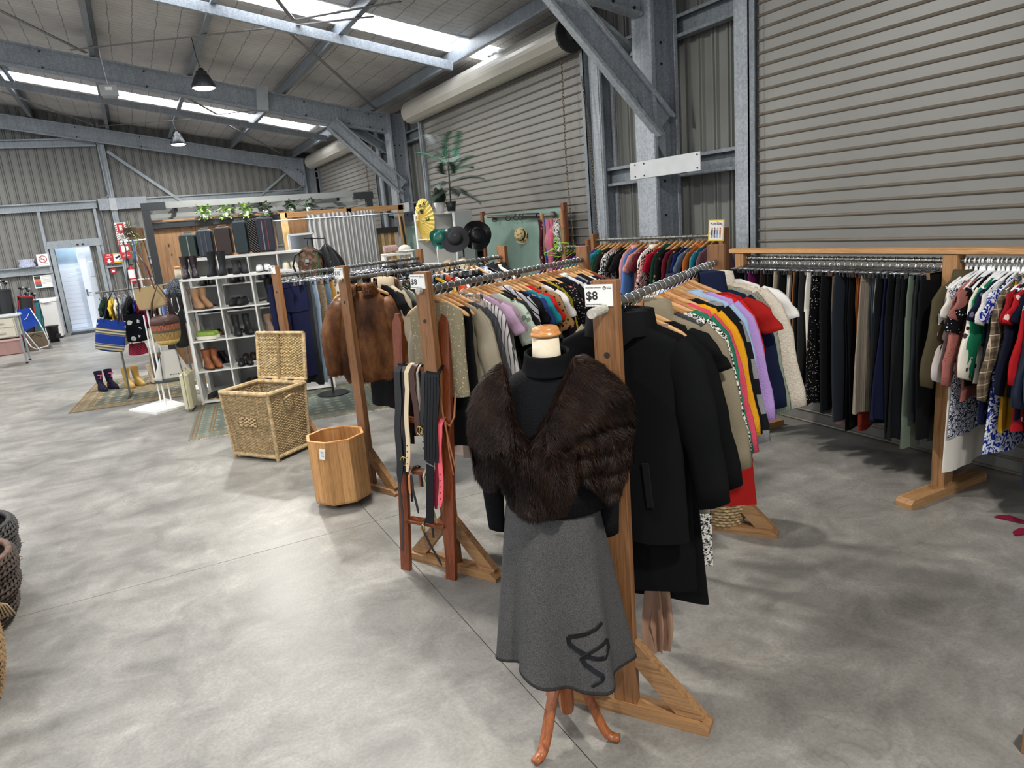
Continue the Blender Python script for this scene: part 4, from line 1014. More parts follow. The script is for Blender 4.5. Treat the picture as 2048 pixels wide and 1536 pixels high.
# fur stole
M_MINK = fur_mat('#170b06', '#271710', '#3a271c')
st = thing('fur_stole', 'dark brown mink stole draped over the dress form shoulders', 'stole', DP, DR)
TOPP = [(-.268, 1.30), (-.262, 1.37), (-.235, 1.44), (-.185, 1.50), (-.135, 1.53), (-.120, 1.50), (-.112, 1.40), (-.105, 1.33), (-.06, 1.262), (-.01, 1.33), (.045, 1.42), (.085, 1.49), (.11, 1.53), (.145, 1.535), (.2, 1.50), (.26, 1.44), (.295, 1.38), (.305, 1.32)]
BOT = [(-.268, 1.28), (-.26, 1.12), (-.235, 1.085), (-.20, 1.09), (-.175, 1.115), (-.155, 1.06), (-.135, 1.02), (-.10, 1.0), (-.05, .985), (.0, .985), (.045, 1.0), (.075, 1.06), (.095, 1.105), (.13, 1.09), (.16, 1.05), (.20, 1.01), (.235, 1.02), (.275, 1.10), (.298, 1.25), (.305, 1.31)]
def interp(T, x):
    for (a, b), (c, d) in zip(T, T[1:]):
        if x <= c: return b+(d-b)*max(0, (x-a))/(c-a+1e-9)
    return T[-1][1]
def stole_y(x, z):
    a = .31; b = .155+.02*sin((1.5-z)*4); q = 1-min(1, abs(x-.018)/a)**2.6; y = -b*max(0, q)**.5
    if z > 1.40: y *= max(.35, 1-(z-1.40)*3.6)
    y -= .012*sin(60*x+6*z)*(z < 1.25)+.010*sin(34*(x*.6+z*.8)+2)
    if x > .0: y -= .030*math.exp(-((z-(1.26+.62*(x-.02)))/.045)**2)*(x < .3)   # the fold that crosses to the shoulder
    if -.12 < x < .085 and z < 1.24: y -= .020
    if x < -.1: y -= .018*math.exp(-((z-(1.24-.25*(x+.2)))/.05)**2)
    if x > .09 and z < 1.3: y += .015+.008*sin(z*85)
    return y
nx, nz = 64, 26; rows = []
for i in range(nx+1):
    x = -.268+.573*i/nx; zt, zb = interp(TOPP, x), interp(BOT, x); col = []
    for k in range(nz+1):
        z = lerp(zt, zb, k/nz); e = min(1, k/3, (nz-k)/3); e = (1-(1-e)**2)**.5; col.append((x, stole_y(x, z)*lerp(.86, 1, e)+.014*(1-e), z))
    rows.append(col)
fb = MB().loops(rows, False).build('front_panel', M_MINK, st, smooth=True); 
rows = []
for i in range(31):
    a = PI*i/30; x = .018-.287*cos(a); zt = 1.33+.12*sin(a)**.6; col = []
    for k in range(13):
        z = lerp(zt, 1.10, k/12); col.append((x*(1-.0*k), (.17*sin(a))*min(1, .45+k*.12)+.01, z))
    rows.append(col)
bp = MB().loops(rows, False).build('back_panel', M_MINK, st, smooth=True)
def flow1(P):
    F = np.zeros_like(P); F[:, 2] = -1; x, z = P[:, 0], P[:, 2]
    F[:, 0] = np.where(z > 1.25, np.where(x > 0, .75, -.5), .25*np.sin(x*20)); return F
def flip_check(me):   # make the front panel's normals look outwards
    me.flip_normals()
if fb.data.polygons[600].normal.y > 0: flip_check(fb.data)
if bp.data.polygons[180].normal.y < 0: flip_check(bp.data)
fur(fb.data, 60000, .024, flow1, M_MINK, fb, 3, .00075, .32); fur(bp.data, 14000, .024, flow1, M_MINK, bp, 4, .0009, .35)
# ------------------------------------------------------------------ black coat details on the front rack (placket, buttons, pocket, cuff seams)
c0 = g1[0]; cm = fabric('#141518', 'wool')
mb = MB().beam((-.07, -.040, -.19), (-.085, -.048, -.93), .03, .008, (0, -1, 0)); mb.build('placket', cm, c0)
for k in range(5): MB().tube([(-.072, -.050, -.30-.15*k), (-.072, -.058, -.30-.15*k)], .010, 10).build('button', plain('#c9c9c4', .3, .8, 0), c0)
mb = MB().beam((.10, -.046, -.60), (.115, -.048, -.78), .028, .008, (0, -1, 0), bev=.002); mb.build('pocket_welt', fabric('#1d1e22', 'wool'), c0)
# ------------------------------------------------------------------ fur jackets on the third rack
def fur_jacket(label, loc, rz, m, n, seed, sc=1.0):
    t = thing('fur_jacket', label, 'jacket', loc, rz, 'fur jackets on the third rack'); rnd = random.Random(seed)
    rows = [(-.10, .075, .05, 0, 0), (-.13, .13, .07, 0, 0), (-.18, .19, .085, 0, 0), (-.3, .215, .1, 0, 0), (-.45, .225, .105, 0, 0), (-.6, .23, .11, 0, 0), (-.72, .225, .105, 0, 0), (-.80, .19, .08, 0, 0)]
    flow = lambda P: np.tile(np.array([0., 0, -1]), (len(P), 1))
    b = MB().loops(cloth_loops([tuple(q*sc if i else q for i, q in enumerate(r)) for r in rows], rnd, .016, 26, 40)).build('body', m, t, smooth=True)
    if b.data.polygons[0].normal.z < 0: pass
    fur(b.data, n, .022, flow, m, b, seed, .0016, .35)
    for s in (-1, 1):
        R = []
        for i in range(12):
            q = i/11; r = (.05, .075, .085, .09, .092, .092, .09, .088, .085, .08, .074, .06)[i]*sc; x = .17+.075*min(1, q*2.2)+.02*q
            R.append([(s*(x+r*cos(2*PI*j/18)), -.02*q+r*.85*sin(2*PI*j/18), -.17-.56*q*sc+r*.3*cos(2*PI*j/18)*(1-q)) for j in range(18)])
        sl = MB().loops(R if s > 0 else [list(reversed(r)) for r in R], True, True, True).build('sleeve', m, t, smooth=True); fur(sl.data, n//3, .022, flow, m, sl, seed+s+5, .0016, .35)
    L = []
    for i in range(17):
        a = -PI/2+.2+(2*PI-.4)*i/16; c, s_ = cos(a), sin(a); L.append([(.075*c, .06*s_, -.12), (.085*c, .075*s_, -.055), (.11*c, .10*s_, -.05), (.13*c, .12*s_, -.12), (.12*c, .11*s_, -.15)])
    cl = MB().loops(L, False).build('collar', m, t, smooth=True); fur(cl.data, n//5, .02, flow, m, cl, seed+9, .0014, .5)
    return t
M_MINK2 = fur_mat('#3a2010', '#6b4224', '#94653c', 7); M_MINK3 = fur_mat('#33201a', '#4d3226', '#6b4a36', 7)
a3 = math.radians(21.5); P3 = lambda s: (1.36+s*cos(a3), 5.36+s*sin(a3), 1.66)
fur_jacket('chestnut brown mink jacket with bell sleeves, nearest on the third rack', P3(.14), math.radians(-22), M_MINK2, 26000, 21)
hanger('wood', dict(label='pale wooden hanger inside the chestnut fur jacket on the third rack', cat='hanger', loc=P3(.14), rz=math.radians(-22)), random.Random(2))
fur_jacket('darker brown fur jacket hung behind the chestnut one on the third rack', P3(.40), math.radians(-48), M_MINK3, 14000, 22)
hanger('black', dict(label='black plastic hanger inside the darker fur jacket on the third rack', cat='hanger', loc=P3(.40), rz=math.radians(-48)), random.Random(2))
# ------------------------------------------------------------------ belt ladder
M_STAIN = wood('#662f18', '#814122', 'z', .3, 1, False); M_STAINX = wood('#662f18', '#814122', 'x', .3, 1, False)
ld = thing('display_ladder', 'red-stained wooden ladder leaning on the second rack post, hung with belts', 'ladder', (1.209, 3.713, 0), math.radians(-57.2))
lean = .2/1.5; RL = Matrix.Rotation(-math.atan(lean), 3, 'X')
def lz(x, z, y=0): return (x, z*lean+y, z)
for s in (-1, 1):
    mb = MB(); mb.prism([(s*.165-.0325, 0), (s*.165+.0325, 0), (s*.165+.0325, 1.47), (s*.165+.012, 1.52), (s*.165-.012, 1.52), (s*.165-.0325, 1.47)], -.014, .014, Matrix(((1, 0, 0, 0), (0, lean, 1, 0), (0, 1, 0, 0), (0, 0, 0, 1)))); mb.build('rail', M_STAIN, ld)
for z in (.31, .61, .91, 1.21): MB().box(lz(0, z), (.27, .065, .022), bev=.003).build('rung', M_STAINX, ld)
def belt(name, label, x, w, zf, zb, m, ztop=1.225, fx=None, th=.004, buckle=None, holes=0, tip=True, hc='#2a2a2a', y=-.045, group='belts over the ladder rungs', sway=0):
    """strap folded over a rung: front drop to zf, back drop to zb"""
    t = thing(name, label, 'belt', (1.209, 3.713, 0), math.radians(-57.2), group); P = []
    fx = fx if fx is not None else x
    n = 12
    for i in range(n+1): q = i/n; z = lerp(zf, ztop-.03, q); P.append((lerp(fx, x, q)+sway*sin(q*PI), y-.004+z*lean, z))
    P = [(px_+.006*sin(17*pz_+70*x)*(1 if pz_ < ztop-.1 else 0), py_, pz_) for px_, py_, pz_ in P]
    for a in (150, 110, 70, 30): r = .036; P.append((x, ztop*lean+r*cos(math.radians(a)), ztop-.012+.022*sin(math.radians(a))))
    for i in range(1, 7): q = i/6; z = lerp(ztop-.03, zb, q); P.append((x+.01*q, .045+z*lean, z))
    mb = MB(); L = []
    for i, p in enumerate(P):
        d = Vector(P[min(i+1, len(P)-1)])-Vector(P[max(i-1, 0)]); d.normalize(); s = Vector((1, 0, 0)); s = (s-d*s.dot(d)).normalized(); nn = d.cross(s); ww = w/2*(.45 if (i == 0 and tip) else 1); p = Vector(p)
        L.append([p+s*ww-nn*th/2, p-s*ww-nn*th/2, p-s*ww+nn*th/2, p+s*ww+nn*th/2])
    mb.loops(L, True, True, True).build('strap', m, t)
    if holes:
        for k in range(holes): z = zf+.05+k*.035; xx = lerp(fx, x, (z-zf)/(ztop-zf)); MB().tube([(xx, y-.0095+z*lean, z), (xx, y-.006+z*lean, z)], .0035, 8).build('eyelet', plain(hc, .4, 0, 0), t)
    if buckle:
        z = buckle; xx = lerp(fx, x, (z-zf)/(ztop-zf)); cc = [(xx+w*.75*cos(q), y-.012+z*lean, z+.026*sin(q)) for q in [k*PI/5 for k in range(10)]]
        b = MB().tube(cc, .0035, 6, closed=True); b.tube([(xx, y-.012+z*lean, z+.026), (xx, y-.014+z*lean, z-.026)], .0025, 5); b.build('buckle', plain('#b99a55', .3, .9, 0), t, smooth=True)
    return t
LB = plain('#191a1c', .38, 0, .1, 60); LBG = plain('#2a2c2e', .5)
belt('belt', 'broad black grained leather belt, leftmost over the top ladder rung', -.142, .045, .55, .75, LB, fx=-.150, buckle=None, th=.006, y=-.05)
belt('belt', 'black leather belt with brass buckle beside the leftmost black one', -.105, .034, .60, .8, plain('#101113', .35), fx=-.115, buckle=.68, y=-.042)
belt('belt', 'cream stitched leather belt with tapered tongue on the ladder', -.073, .030, .62, .86, plain('#d8c4a2', .5), fx=-.085, holes=4, y=-.052, th=.005)
belt('belt', 'dark chocolate leather belt beside the cream belt on the ladder', -.035, .038, .84, .9, plain('#42251a', .4), fx=.0, y=-.054, th=.005)
belt('belt', 'narrow grey snakeskin belt next to the chocolate belt on the ladder', .000, .012, .72, .9, plain('#8e8a84', .5, 0, .4, 200), fx=.035, holes=3, y=-.048)
belt('belt', 'narrow black belt with gold D buckle left of the satin sash', .045, .028, .86, .7, LB, fx=.015, buckle=.87, y=-.052)
cb = belt('cummerbund_sash', 'wide pleated black satin sash hanging over the ladder', .115, .095, .70, .8, fabric('#17181c', 'satin'), fx=.085, th=.008, tip=False, y=-.06)
for k in range(4): MB().beam((.078+.02*k, -.0685+1.18*lean, 1.18), (.052+.02*k, -.0685+.72*lean, .72), .017, .004, (0, -1, 0)).build('pleat', fabric('#17181c', 'satin'), cb)
MB().beam((.084, -.067+.70*lean, .70), (.07, -.067+.34*lean, .34), .052, .006, (0, -1, 0)).build('sash_tail', fabric('#141519', 'satin'), cb)
MB().beam((.055, -.075+.69*lean, .70), (.115, -.075+.67*lean, .68), .006, .006, (0, -1, 0)).build('bar_clasp', M_CHROME, cb)
belt('belt', 'bright coral pink punched belt hanging at the ladder right side', .150, .030, .44, .3, plain('#e8606c', .5), ztop=.935, fx=.140, holes=5, hc='#5a2a30', y=-.05)
belt('belt', 'crimson suede belt peeping out behind the satin sash', .125, .03, .42, .5, plain('#8a1a3a', .7), ztop=.93, fx=.10, y=-.04)
belt('belt', 'olive gold cord belt looping from the middle rung toward the low rung', .02, .014, .34, .5, plain('#9a9072', .4), ztop=.63, fx=.10, y=-.045)
belt('belt', 'thin black strap hanging from the middle rung to near the floor', -.150, .016, .14, .4, LBG, ztop=.62, fx=-.138, y=-.05)
belt('belt', 'narrow black strap crossing the lower ladder on the left', -.07, .014, .38, .5, LB, ztop=.63, fx=-.03, y=-.045)
belt('belt', 'long black strap slanting from the lowest rung toward the rack foot', .00, .014, .10, .2, LB, ztop=.33, fx=.13, buckle=.30, y=-.05)
belt('belt', 'short orange tan belt tip behind the cream belt', -.082, .014, .49, .5, plain('#c07a4c', .5), ztop=.62, fx=-.08, y=-.048)
t = thing('leather_cord', 'tan leather cord tied round the right rail of the belt ladder', 'cord', (1.209, 3.713, 0), math.radians(-57.2))
mb = MB(); mb.tube([lz(.125, 1.16, -.02), lz(.16, .93, -.03), lz(.2, .90, -.03), lz(.225, .95, -.02), lz(.225, 1.08, .0)], .006, 6); mb.tube([lz(.17, .92, -.035), lz(.195, .8, -.03), lz(.225, .66, -.02)], .005, 6); mb.tube([lz(.175, .93, -.035), lz(.19, .76, -.03), lz(.21, .62, -.02)], .004, 6); mb.build('cord', plain('#9a5f3c', .6), t)
# ------------------------------------------------------------------ octagonal planter on castors
bn = thing('octagonal_planter', 'empty octagonal pale wooden planter on castors, left of the ladder', 'planter', (1.10, 5.225, 0), math.radians(12))
M_BIN = wood('#b5834b', '#cc9c62', 'z', .4, .7, False); M_BIN2 = wood('#c08f55', '#d6a86e', 'z', .4, .7, False)
n8 = 8; ri, ro = .205, .222
for k in range(n8):
    a0, a1 = 2*PI*k/n8, 2*PI*(k+1)/n8
    for j in range(2):   # two staves to a side
        b0, b1 = j/2+.004, (j+1)/2-.004
        def pt(r, q): return (lerp(r*cos(a0), r*cos(a1), q), lerp(r*sin(a0), r*sin(a1), q))
        P = [pt(ro, b0), pt(ro, b1), pt(ri, b1), pt(ri, b0)]; MB().prism(P, .06, .53).build('stave', M_BIN if (k+j) % 2 else M_BIN2, bn)
mb = MB().prism([(ro*.97*cos(2*PI*k/n8), ro*.97*sin(2*PI*k/n8)) for k in range(n8)], .045, .07); mb.build('base_board', M_BIN, bn)
L = [[(r*cos(2*PI*k/8), r*sin(2*PI*k/8), z) for k in range(8)] for r, z in ((ri-.003, .526), (ri-.003, .535), (ro+.002, .535), (ro+.002, .526))]; MB().loops(L).build('rim', wood('#c98d4a', '#dba768', 'x', .35, .7, False), bn)
for k in range(4): a = PI/4+k*PI/2; c = MB(); c.tube([(.13*cos(a)-.01, .13*sin(a), .022), (.13*cos(a)+.01, .13*sin(a), .022)], .022, 12); c.box((.13*cos(a), .13*sin(a), .045), (.03, .03, .01)); c.build('castor', M_BLACK, bn)
tg = MB().box((0, 0, 0), (.045, .002, .085)).build('price_tag', M_PAPER, bn, loc=(-.185, -.150, .455)); tg.rotation_euler = (.12, .18, math.radians(-55)); 
for k in range(4): MB().box((.004*(k % 2), -.0015, .02-.012*k), (.024, .0006, .002)).build('printed_line', M_BLACK, tg)
MB().tube([(-.15, -.15, .535), (-.155, -.158, .50)], .0012, 4).build('tag_string', M_PAPER, bn)
# ------------------------------------------------------------------ wicker hamper
M_WICK = plain('#a58d66', .65, 0, .4, 30); M_WICKD = plain('#8a7350', .7, 0, .4, 25); M_WICKL = plain('#b89f76', .6, 0, .4, 22)
def weave(mb, w, h, pitch=.0125, sp_=.024, r=.0052, f=lambda u, v: (u, 0, v), w1=None):
    """rows of willow passing in front of and behind the uprights; f maps (u, v, out) to a point"""
    nr = int(h/pitch); ns = max(2, int(w/sp_))
    for i in range(nr):
        v = (i+.5)*pitch; P = []
        for k in range(ns*2+1):
            u = k/(ns*2); s = ((k//2+i) % 2*2-1) if k % 2 else 0
            P.append(f(u, v+.0012*sin(i*3.1+k*.9), s*.0045))
        mb.tube(P, r, 4, False)
    for k in range(ns):
        u = (k+.5)/ns; mb.tube([f(u, 0, 0), f(u, h, 0)], .0032, 4, False)
hb = thing('wicker_hamper', 'tall wicker laundry hamper with its lid propped open', 'hamper', (.855, 6.93, 0), math.radians(-55.0), None)
hw0, hd0, hw1, hd1 = .275, .205, .305, .235   # half sizes bottom/top: long side faces the left, short side the right
HB, HT = .05, .63
def side(ax, s):
    def f(u, v, o=0):
        q = v/(HT-HB); a = lerp(hw0, hw1, q); b = lerp(hd0, hd1, q); t_ = (u*2-1)
        return (t_*a, s*(b+o), HB+v) if ax == 'y' else (s*(a+o), t_*b, HB+v)
    return f
for ax, s, w in (('y', -1, .56), ('y', 1, .56), ('x', -1, .42), ('x', 1, .42)):
    mb = MB(); weave(mb, w, HT-HB, f=side(ax, s)); mb.build('woven_side', M_WICK, hb, kind='stuff')
for sx in (-1, 1):
    for sy in (-1, 1):
        mb = MB(); P = [(sx*lerp(hw0, hw1, q), sy*lerp(hd0, hd1, q), lerp(.0, .66, q)) for q in [i/40 for i in range(41)]]; mb.tube(P, [.016+.0015*(i % 2) for i in range(41)], 8); mb.build('corner_post', M_WICKL, hb)
def wrap(par, name, pts, r=.017, m=None):
    mb = MB(); P = []
    for a, b in zip(pts, pts[1:]):
        n = int((Vector(b)-Vector(a)).length/.006); P += [Vector(a).lerp(Vector(b), i/n) for i in range(n)]
    P.append(Vector(pts[-1])); mb.tube(P, [r*(1+.09*(i % 2)) for i in range(len(P))], 8); return mb.build(name, m or M_WICKL, par)
def ring(z, a, b): return [(-a, -b, z), (a, -b, z), (a, b, z), (-a, b, z), (-a, -b, z)]
for i, (p, q) in enumerate(zip(ring(.645, hw1, hd1), ring(.645, hw1, hd1)[1:])): wrap(hb, 'rim', [p, q], .021)
for p, q in zip(ring(.045, hw0, hd0), ring(.045, hw0, hd0)[1:]): wrap(hb, 'base_band', [p, q], .02)
for s in (-1, 1): MB().tube([(hw1*.97*1+.0, -.06, .54), (hw1+.03, -.055, .575), (hw1+.045, 0, .595), (hw1+.03, .055, .575), (hw1*.97, .06, .54)] if s > 0 else [(-hw1*.97, -.06, .54), (-hw1-.03, -.055, .575), (-hw1-.045, 0, .595), (-hw1-.03, .055, .575), (-hw1*.97, .06, .54)], .009, 8).build('handle', M_WICKL, hb, smooth=True)
mb = MB()
for k in range(7):
    for i in range(3): mb.tube([(-.09+.03*k-.016, -(.222+.012), .34+.03*i+.012*(k % 2)), (-.09+.03*k, -.242, .34+.03*i+.012*(k % 2)), (-.09+.03*k+.016, -.234, .34+.03*i+.012*(k % 2))], .009, 6)
mb.build('braided_motif', M_WICKL, hb, kind='stuff')
mb = MB(); mb.box((0, 0, .055), (hw0*1.9, hd0*1.9, .012)); mb.build('floor_panel', M_WICKD, hb)
# lid: hinged on the far long side, standing upright
LH = .44; hy = hd1; lt = math.radians(8)
def lf(u, v, o=0): return ((u*2-1)*hw1, hy+.02+o+sin(lt)*v, .675+cos(lt)*v)
mb = MB(); weave(mb, .64, LH, pitch=.0125, f=lf); mb.build('lid_weave', plain('#b89f70', .65, 0, .4, 30), hb, kind='stuff')
cs = [lf(0, 0), lf(1, 0), lf(1, LH), lf(0, LH), lf(0, 0)]
for p, q in zip(cs, cs[1:]): wrap(hb, 'lid_rim', [p, q], .017)
wrap(hb, 'lid_spine', [lf(.47, 0, -.012), lf(.47, LH, -.012)], .014, M_WICKD)
for u in (.25, .72): MB().box(lf(u, -.012, -.022), (.07, .006, .03)).build('hinge', plain('#4a4038', .5, .4), hb)
# ------------------------------------------------------------------ rugs
def rug(label, loc, rz, w, l, hexes, fringe=False, seed=0):
    t = NT('rug pattern'); g = t.coord(); x, y, z = t.sep(g); a, b, c = hexes
    ax = t.math('ABSOLUTE', x); ay = t.math('ABSOLUTE', y)
    ed = t.math('MINIMUM', t.math('SUBTRACT', w/2, ax), t.math('SUBTRACT', l/2, ay))
    v = t.vor(7, g, rnd=.25); orn = t.ramp(t.math('ADD', v, t.math('MULTIPLY', t.noise(14, 3, .7, g), .35)), [(.42, 1), (.5, 0)])
    col = t.mix(orn, a, b); bd = t.math('LESS_THAN', ed, .22); v2 = t.ramp(t.math('ADD', t.vor(10, g, rnd=.1), t.math('MULTIPLY', t.noise(20, 3, .7, g), .25)), [(.36, 1), (.44, 0)])
    col = t.mix(bd, col, t.mix(v2, c, b)); el = t.math('ADD', t.math('POWER', t.math('DIVIDE', x, .33), 2), t.math('POWER', t.math('DIVIDE', y, .5), 2)); col = t.mix(t.math('LESS_THAN', el, 1), col, t.mix(t.ramp(t.vor(18, g), [(.3, 1), (.4, 0)]), c, b))
    for d in (.03, .07, .2, .235): col = t.mix(t.math('LESS_THAN', t.math('ABSOLUTE', t.math('SUBTRACT', ed, d)), .008), col, '#8c6f48')
    col = t.mix(.5, col, t.ramp(t.noise(3, 4, .7, g), [(.3, '#6a6a6a'), (.7, '#a0a0a0')]), 'OVERLAY'); t.bump(t.noise(300, 2, .6, g), .5, .003); m = t.fin(col, .95, 0, .2)
    r = thing('rug', label, 'rug', loc, rz); MB().box((0, 0, .005), (w, l, .008), bev=.003).build('pile', m, r)
    if fringe:
        mb = MB(); rd = random.Random(3)
        for s in (-1, 1):
            for k in range(int(w/.012)): xx = -w/2+.012*k; mb.tube([(xx, s*l/2, .006), (xx+rd.uniform(-.01, .01), s*(l/2+.05), .004)], .002, 3)
        mb.build('fringe', plain('#d8d0bc', .9), r, kind='stuff')
    return r
rug('worn green and tan patterned rug under the rubber boots and bag rail', (-.05, 11.75, 0), math.radians(-6), 1.9, 2.3, ('#6b6f64', '#a3967c', '#877c64'))
rug('faded sage green rug with fringe under hamper and shoe shelves', (1.35, 8.75, 0), math.radians(-8), 2.15, 1.75, ('#71786e', '#959a8a', '#7d8479'), True)
# ------------------------------------------------------------------ dark baskets at the left edge
def basket(label, loc, r0, h, m, mr, seed, bulges=3, tuft=True, n=56):
    t = thing('woven_basket', label, 'basket', loc, 0, None); rnd = random.Random(seed)
    R = lambda q, k=0: r0*(.82+.2*sin(min(1, q*1.25)*PI*.5)+.045*abs(sin(q*PI*bulges)))
    for row in range(int(h/.03)):
        z = .015+row*.03; mb = MB()
        for k in range(n):
            a = 2*PI*k/n; a2 = a+2*PI/n*1.6; rr = R(z/h)+.004; jx = rnd.uniform(-.004, .004)
            mb.tube([(rr*cos(a), rr*sin(a), z+jx), ((rr+.014)*cos((a+a2)/2), (rr+.014)*sin((a+a2)/2), z+.012), (rr*cos(a2), rr*sin(a2), z+.03+jx)], .0085, 4)
        mb.build('woven_row', m, t, kind='stuff')
    mb = MB().lathe([(R(q)-.008, .01+q*(h-.02)) for q in [i/10 for i in range(11)]], (0, 0, 0), 32, True, False); mb.build('inner_wall', m, t)
    mb = MB(); P = [(R(1)*cos(2*PI*k/90), R(1)*sin(2*PI*k/90), h+.003*sin(k*2.4)) for k in range(90)]; mb.tube(P, .020, 8, closed=True); mb.build('rim', mr, t, smooth=True)
    if tuft:
        mb = MB()
        for k in range(60): a = rnd.uniform(0, 6.28); z = rnd.uniform(.1, h); rr = R(z/h)+.01; mb.tube([(rr*cos(a), rr*sin(a), z), ((rr+.03)*cos(a+.06), (rr+.03)*sin(a+.06), z+rnd.uniform(-.03, .02))], .0015, 3)
        mb.build('loose_fibres', m, t, kind='stuff')
    return t
M_DW = plain('#3a2c24', .7, 0, .6, 20); M_DW2 = plain('#211d1b', .6, 0, .6, 20); M_DWR = plain('#5a4030', .6, 0, .5, 40)
b1 = basket('black-brown woven basket with rope handle, farther of two dark baskets', (-1.33, 5.28, 0), .33, .40, M_DW2, M_DW2, 3)
for s in (1, ): MB().tube([(.13, -.25, .38), (.14, -.27, .46), (.2, -.22, .5), (.26, -.14, .46), (.27, -.12, .38)], .017, 8).build('rope_handle', M_DWR, b1, smooth=True)
b2 = basket('dark brown woven basket with navy cloth in it, nearer dark basket', (-1.27, 4.70, 0), .34, .40, M_DW, M_DWR, 4)
t = thing('folded_cloth', 'navy blue folded cloth stuffed in the nearer dark basket', 'cloth', (-1.27, 4.70, 0)); rnd = random.Random(5); L = []
for i in range(9): q = i/8; L.append([((.27*q)*cos(2*PI*j/30), (.27*q)*sin(2*PI*j/30), .375+.05*(1-q*q)+.02*sin(j*1.3+i)*q*(1-q)*3+.012*sin(j*.9)) for j in range(30)])
MB().loops(L).build('cloth', fabric('#2a3142', ''), t, smooth=True)
t = thing('paper_tags', 'bundle of white tags lying in the farther dark basket', 'tags', (-1.18, 5.22, .34))
for k in range(3): o = MB().box((0, 0, 0), (.09, .06, .012)).build('tag', M_PAPER, t, loc=(.03*k, -.04*k, .01*k)); o.rotation_euler = (.3, .2*k, .6*k)
b3 = basket('natural jute basket with knotted handle cut off by the left edge', (-1.13, 3.82, 0), .24, .42, plain('#8f7350', .8, 0, .5, 30), plain('#a58a64', .8, 0, .5, 30), 5, 1, True, 44)
mb = MB(); mb.sphere((.19, .13, .46), .03); mb.sphere((.23, .12, .44), .026)
for k in range(9): mb.tube([(.2, .12, .45), (.22+.01*k, .11, .4), (.2+.016*k, .1, .34)], .0045, 4)
mb.build('knot', plain('#a58f6c', .8), b3, smooth=True)
# ------------------------------------------------------------------ odd things on the floor at the right, basket behind the front rack
t = thing('wicker_basket', 'tall wicker basket standing behind the front rack coats', 'basket', (3.0, 3.16, 0)); mb = MB()
for row in range(24):
    z = .25+.022*row; rr = .11+.06*sin(row/23*PI*.8); P = [((rr+.006*(1 if (k+row) % 2 else -1))*cos(2*PI*k/40), (rr+.006*(1 if (k+row) % 2 else -1))*sin(2*PI*k/40), z) for k in range(40)]; mb.tube(P, .010, 4, closed=True)
mb.build('weave', M_WICK, t, kind='stuff'); MB().lathe([(.1, .22), (.1, .25), (.15, .6)], (0, 0, 0), 20).build('inner_wall', M_WICKD, t); t.location.z = -.2
for k, (x, y, r_, L_) in enumerate(((4.27, 2.05, 1.2, .11), (4.36, 2.2, .3, .08))):
    t = thing('cloth_strap', ['maroon cloth strap lying on the floor, the nearer one at right edge', 'maroon cloth strap on the floor by the blue jacket hem'][k], 'strap', (x, y, .004), r_-PI/2)
    MB().add([(-L_, -.02, 0), (L_, -.03, 0), (L_*1.3, .0, 0), (L_*.3, .03, 0), (-L_*.2, .05, 0), (-L_*.8, .02, 0), (-L_, -.02, .006), (L_, -.03, .006), (L_*1.3, .0, .006), (L_*.3, .03, .006), (-L_*.2, .05, .006), (-L_*.8, .02, .006)], [(0, 1, 2, 3, 4, 5)[::-1], (6, 7, 8, 9, 10, 11)]+[(i, (i+1) % 6, 6+(i+1) % 6, 6+i) for i in range(6)]).build('strap', fabric('#8a1c3a', ''), t)
t = thing('timber_post', 'corner of a timber stand cut off at the lower right', 'post', (2.52, 1.13, 0), .2); MB().box((0, 0, .05), (.07, .07, .1), bev=.003).build('block', M_RZ, t)
# ------------------------------------------------------------------ shoe shelves
M_LAM = plain('#e4e4e0', .4, 0, .03); M_LAMD = plain('#b9bab8', .5, 0, .05)
def cubes(label, loc, rz, cols, rows, cw, rh, dep, back=False, zb=.04, m=None, name='cube_shelf'):
    t = thing(name, label, 'shelf', loc, rz); m = m or M_LAM; W_, H_ = cols*cw, rows*rh; th = .03
    for k in range(cols+1): MB().box((k*cw, dep/2, zb+H_/2), (th if k in (0, cols) else .016, dep, H_), bev=.001).build('upright', m, t)
    for k in range(rows+1):
        for c in range(cols) if k not in (0, rows) else (None,):
            if c is None: MB().box((W_/2, dep/2, zb+k*rh), (W_+th, dep, th), bev=.001).build('shelf_board', m, t)
            else: MB().box(((c+.5)*cw, dep/2, zb+k*rh), (cw-.016, dep, .016)).build('shelf_board', m, t)
    if back: MB().box((W_/2, dep, zb+H_/2), (W_, .006, H_)).build('back_panel', M_LAMD, t)
    for x in (0, W_):
        for y in (.02, dep-.02): MB().box((x, y, zb/2), (.03, .03, zb)).build('foot', m, t)
    return t
SA = (.453, 9.72, 0); SR = math.radians(-13.5); RH = .3865; CW = .412
cubes('white open shoe shelf, front unit of two, beside the cream suitcase', SA, SR, 4, 4, CW, RH, .38, False)
def sloc(x, y, z, o=SA, r=SR): return (o[0]+x*cos(r)-y*sin(r), o[1]+x*sin(r)+y*cos(r), z)
SB = sloc(.0, .62, 0)
cubes('taller white shoe shelf behind the front one, topped with cases', SB, SR, 4, 5, .375, .354, .36, True)
ZT = .04+4*RH+.015
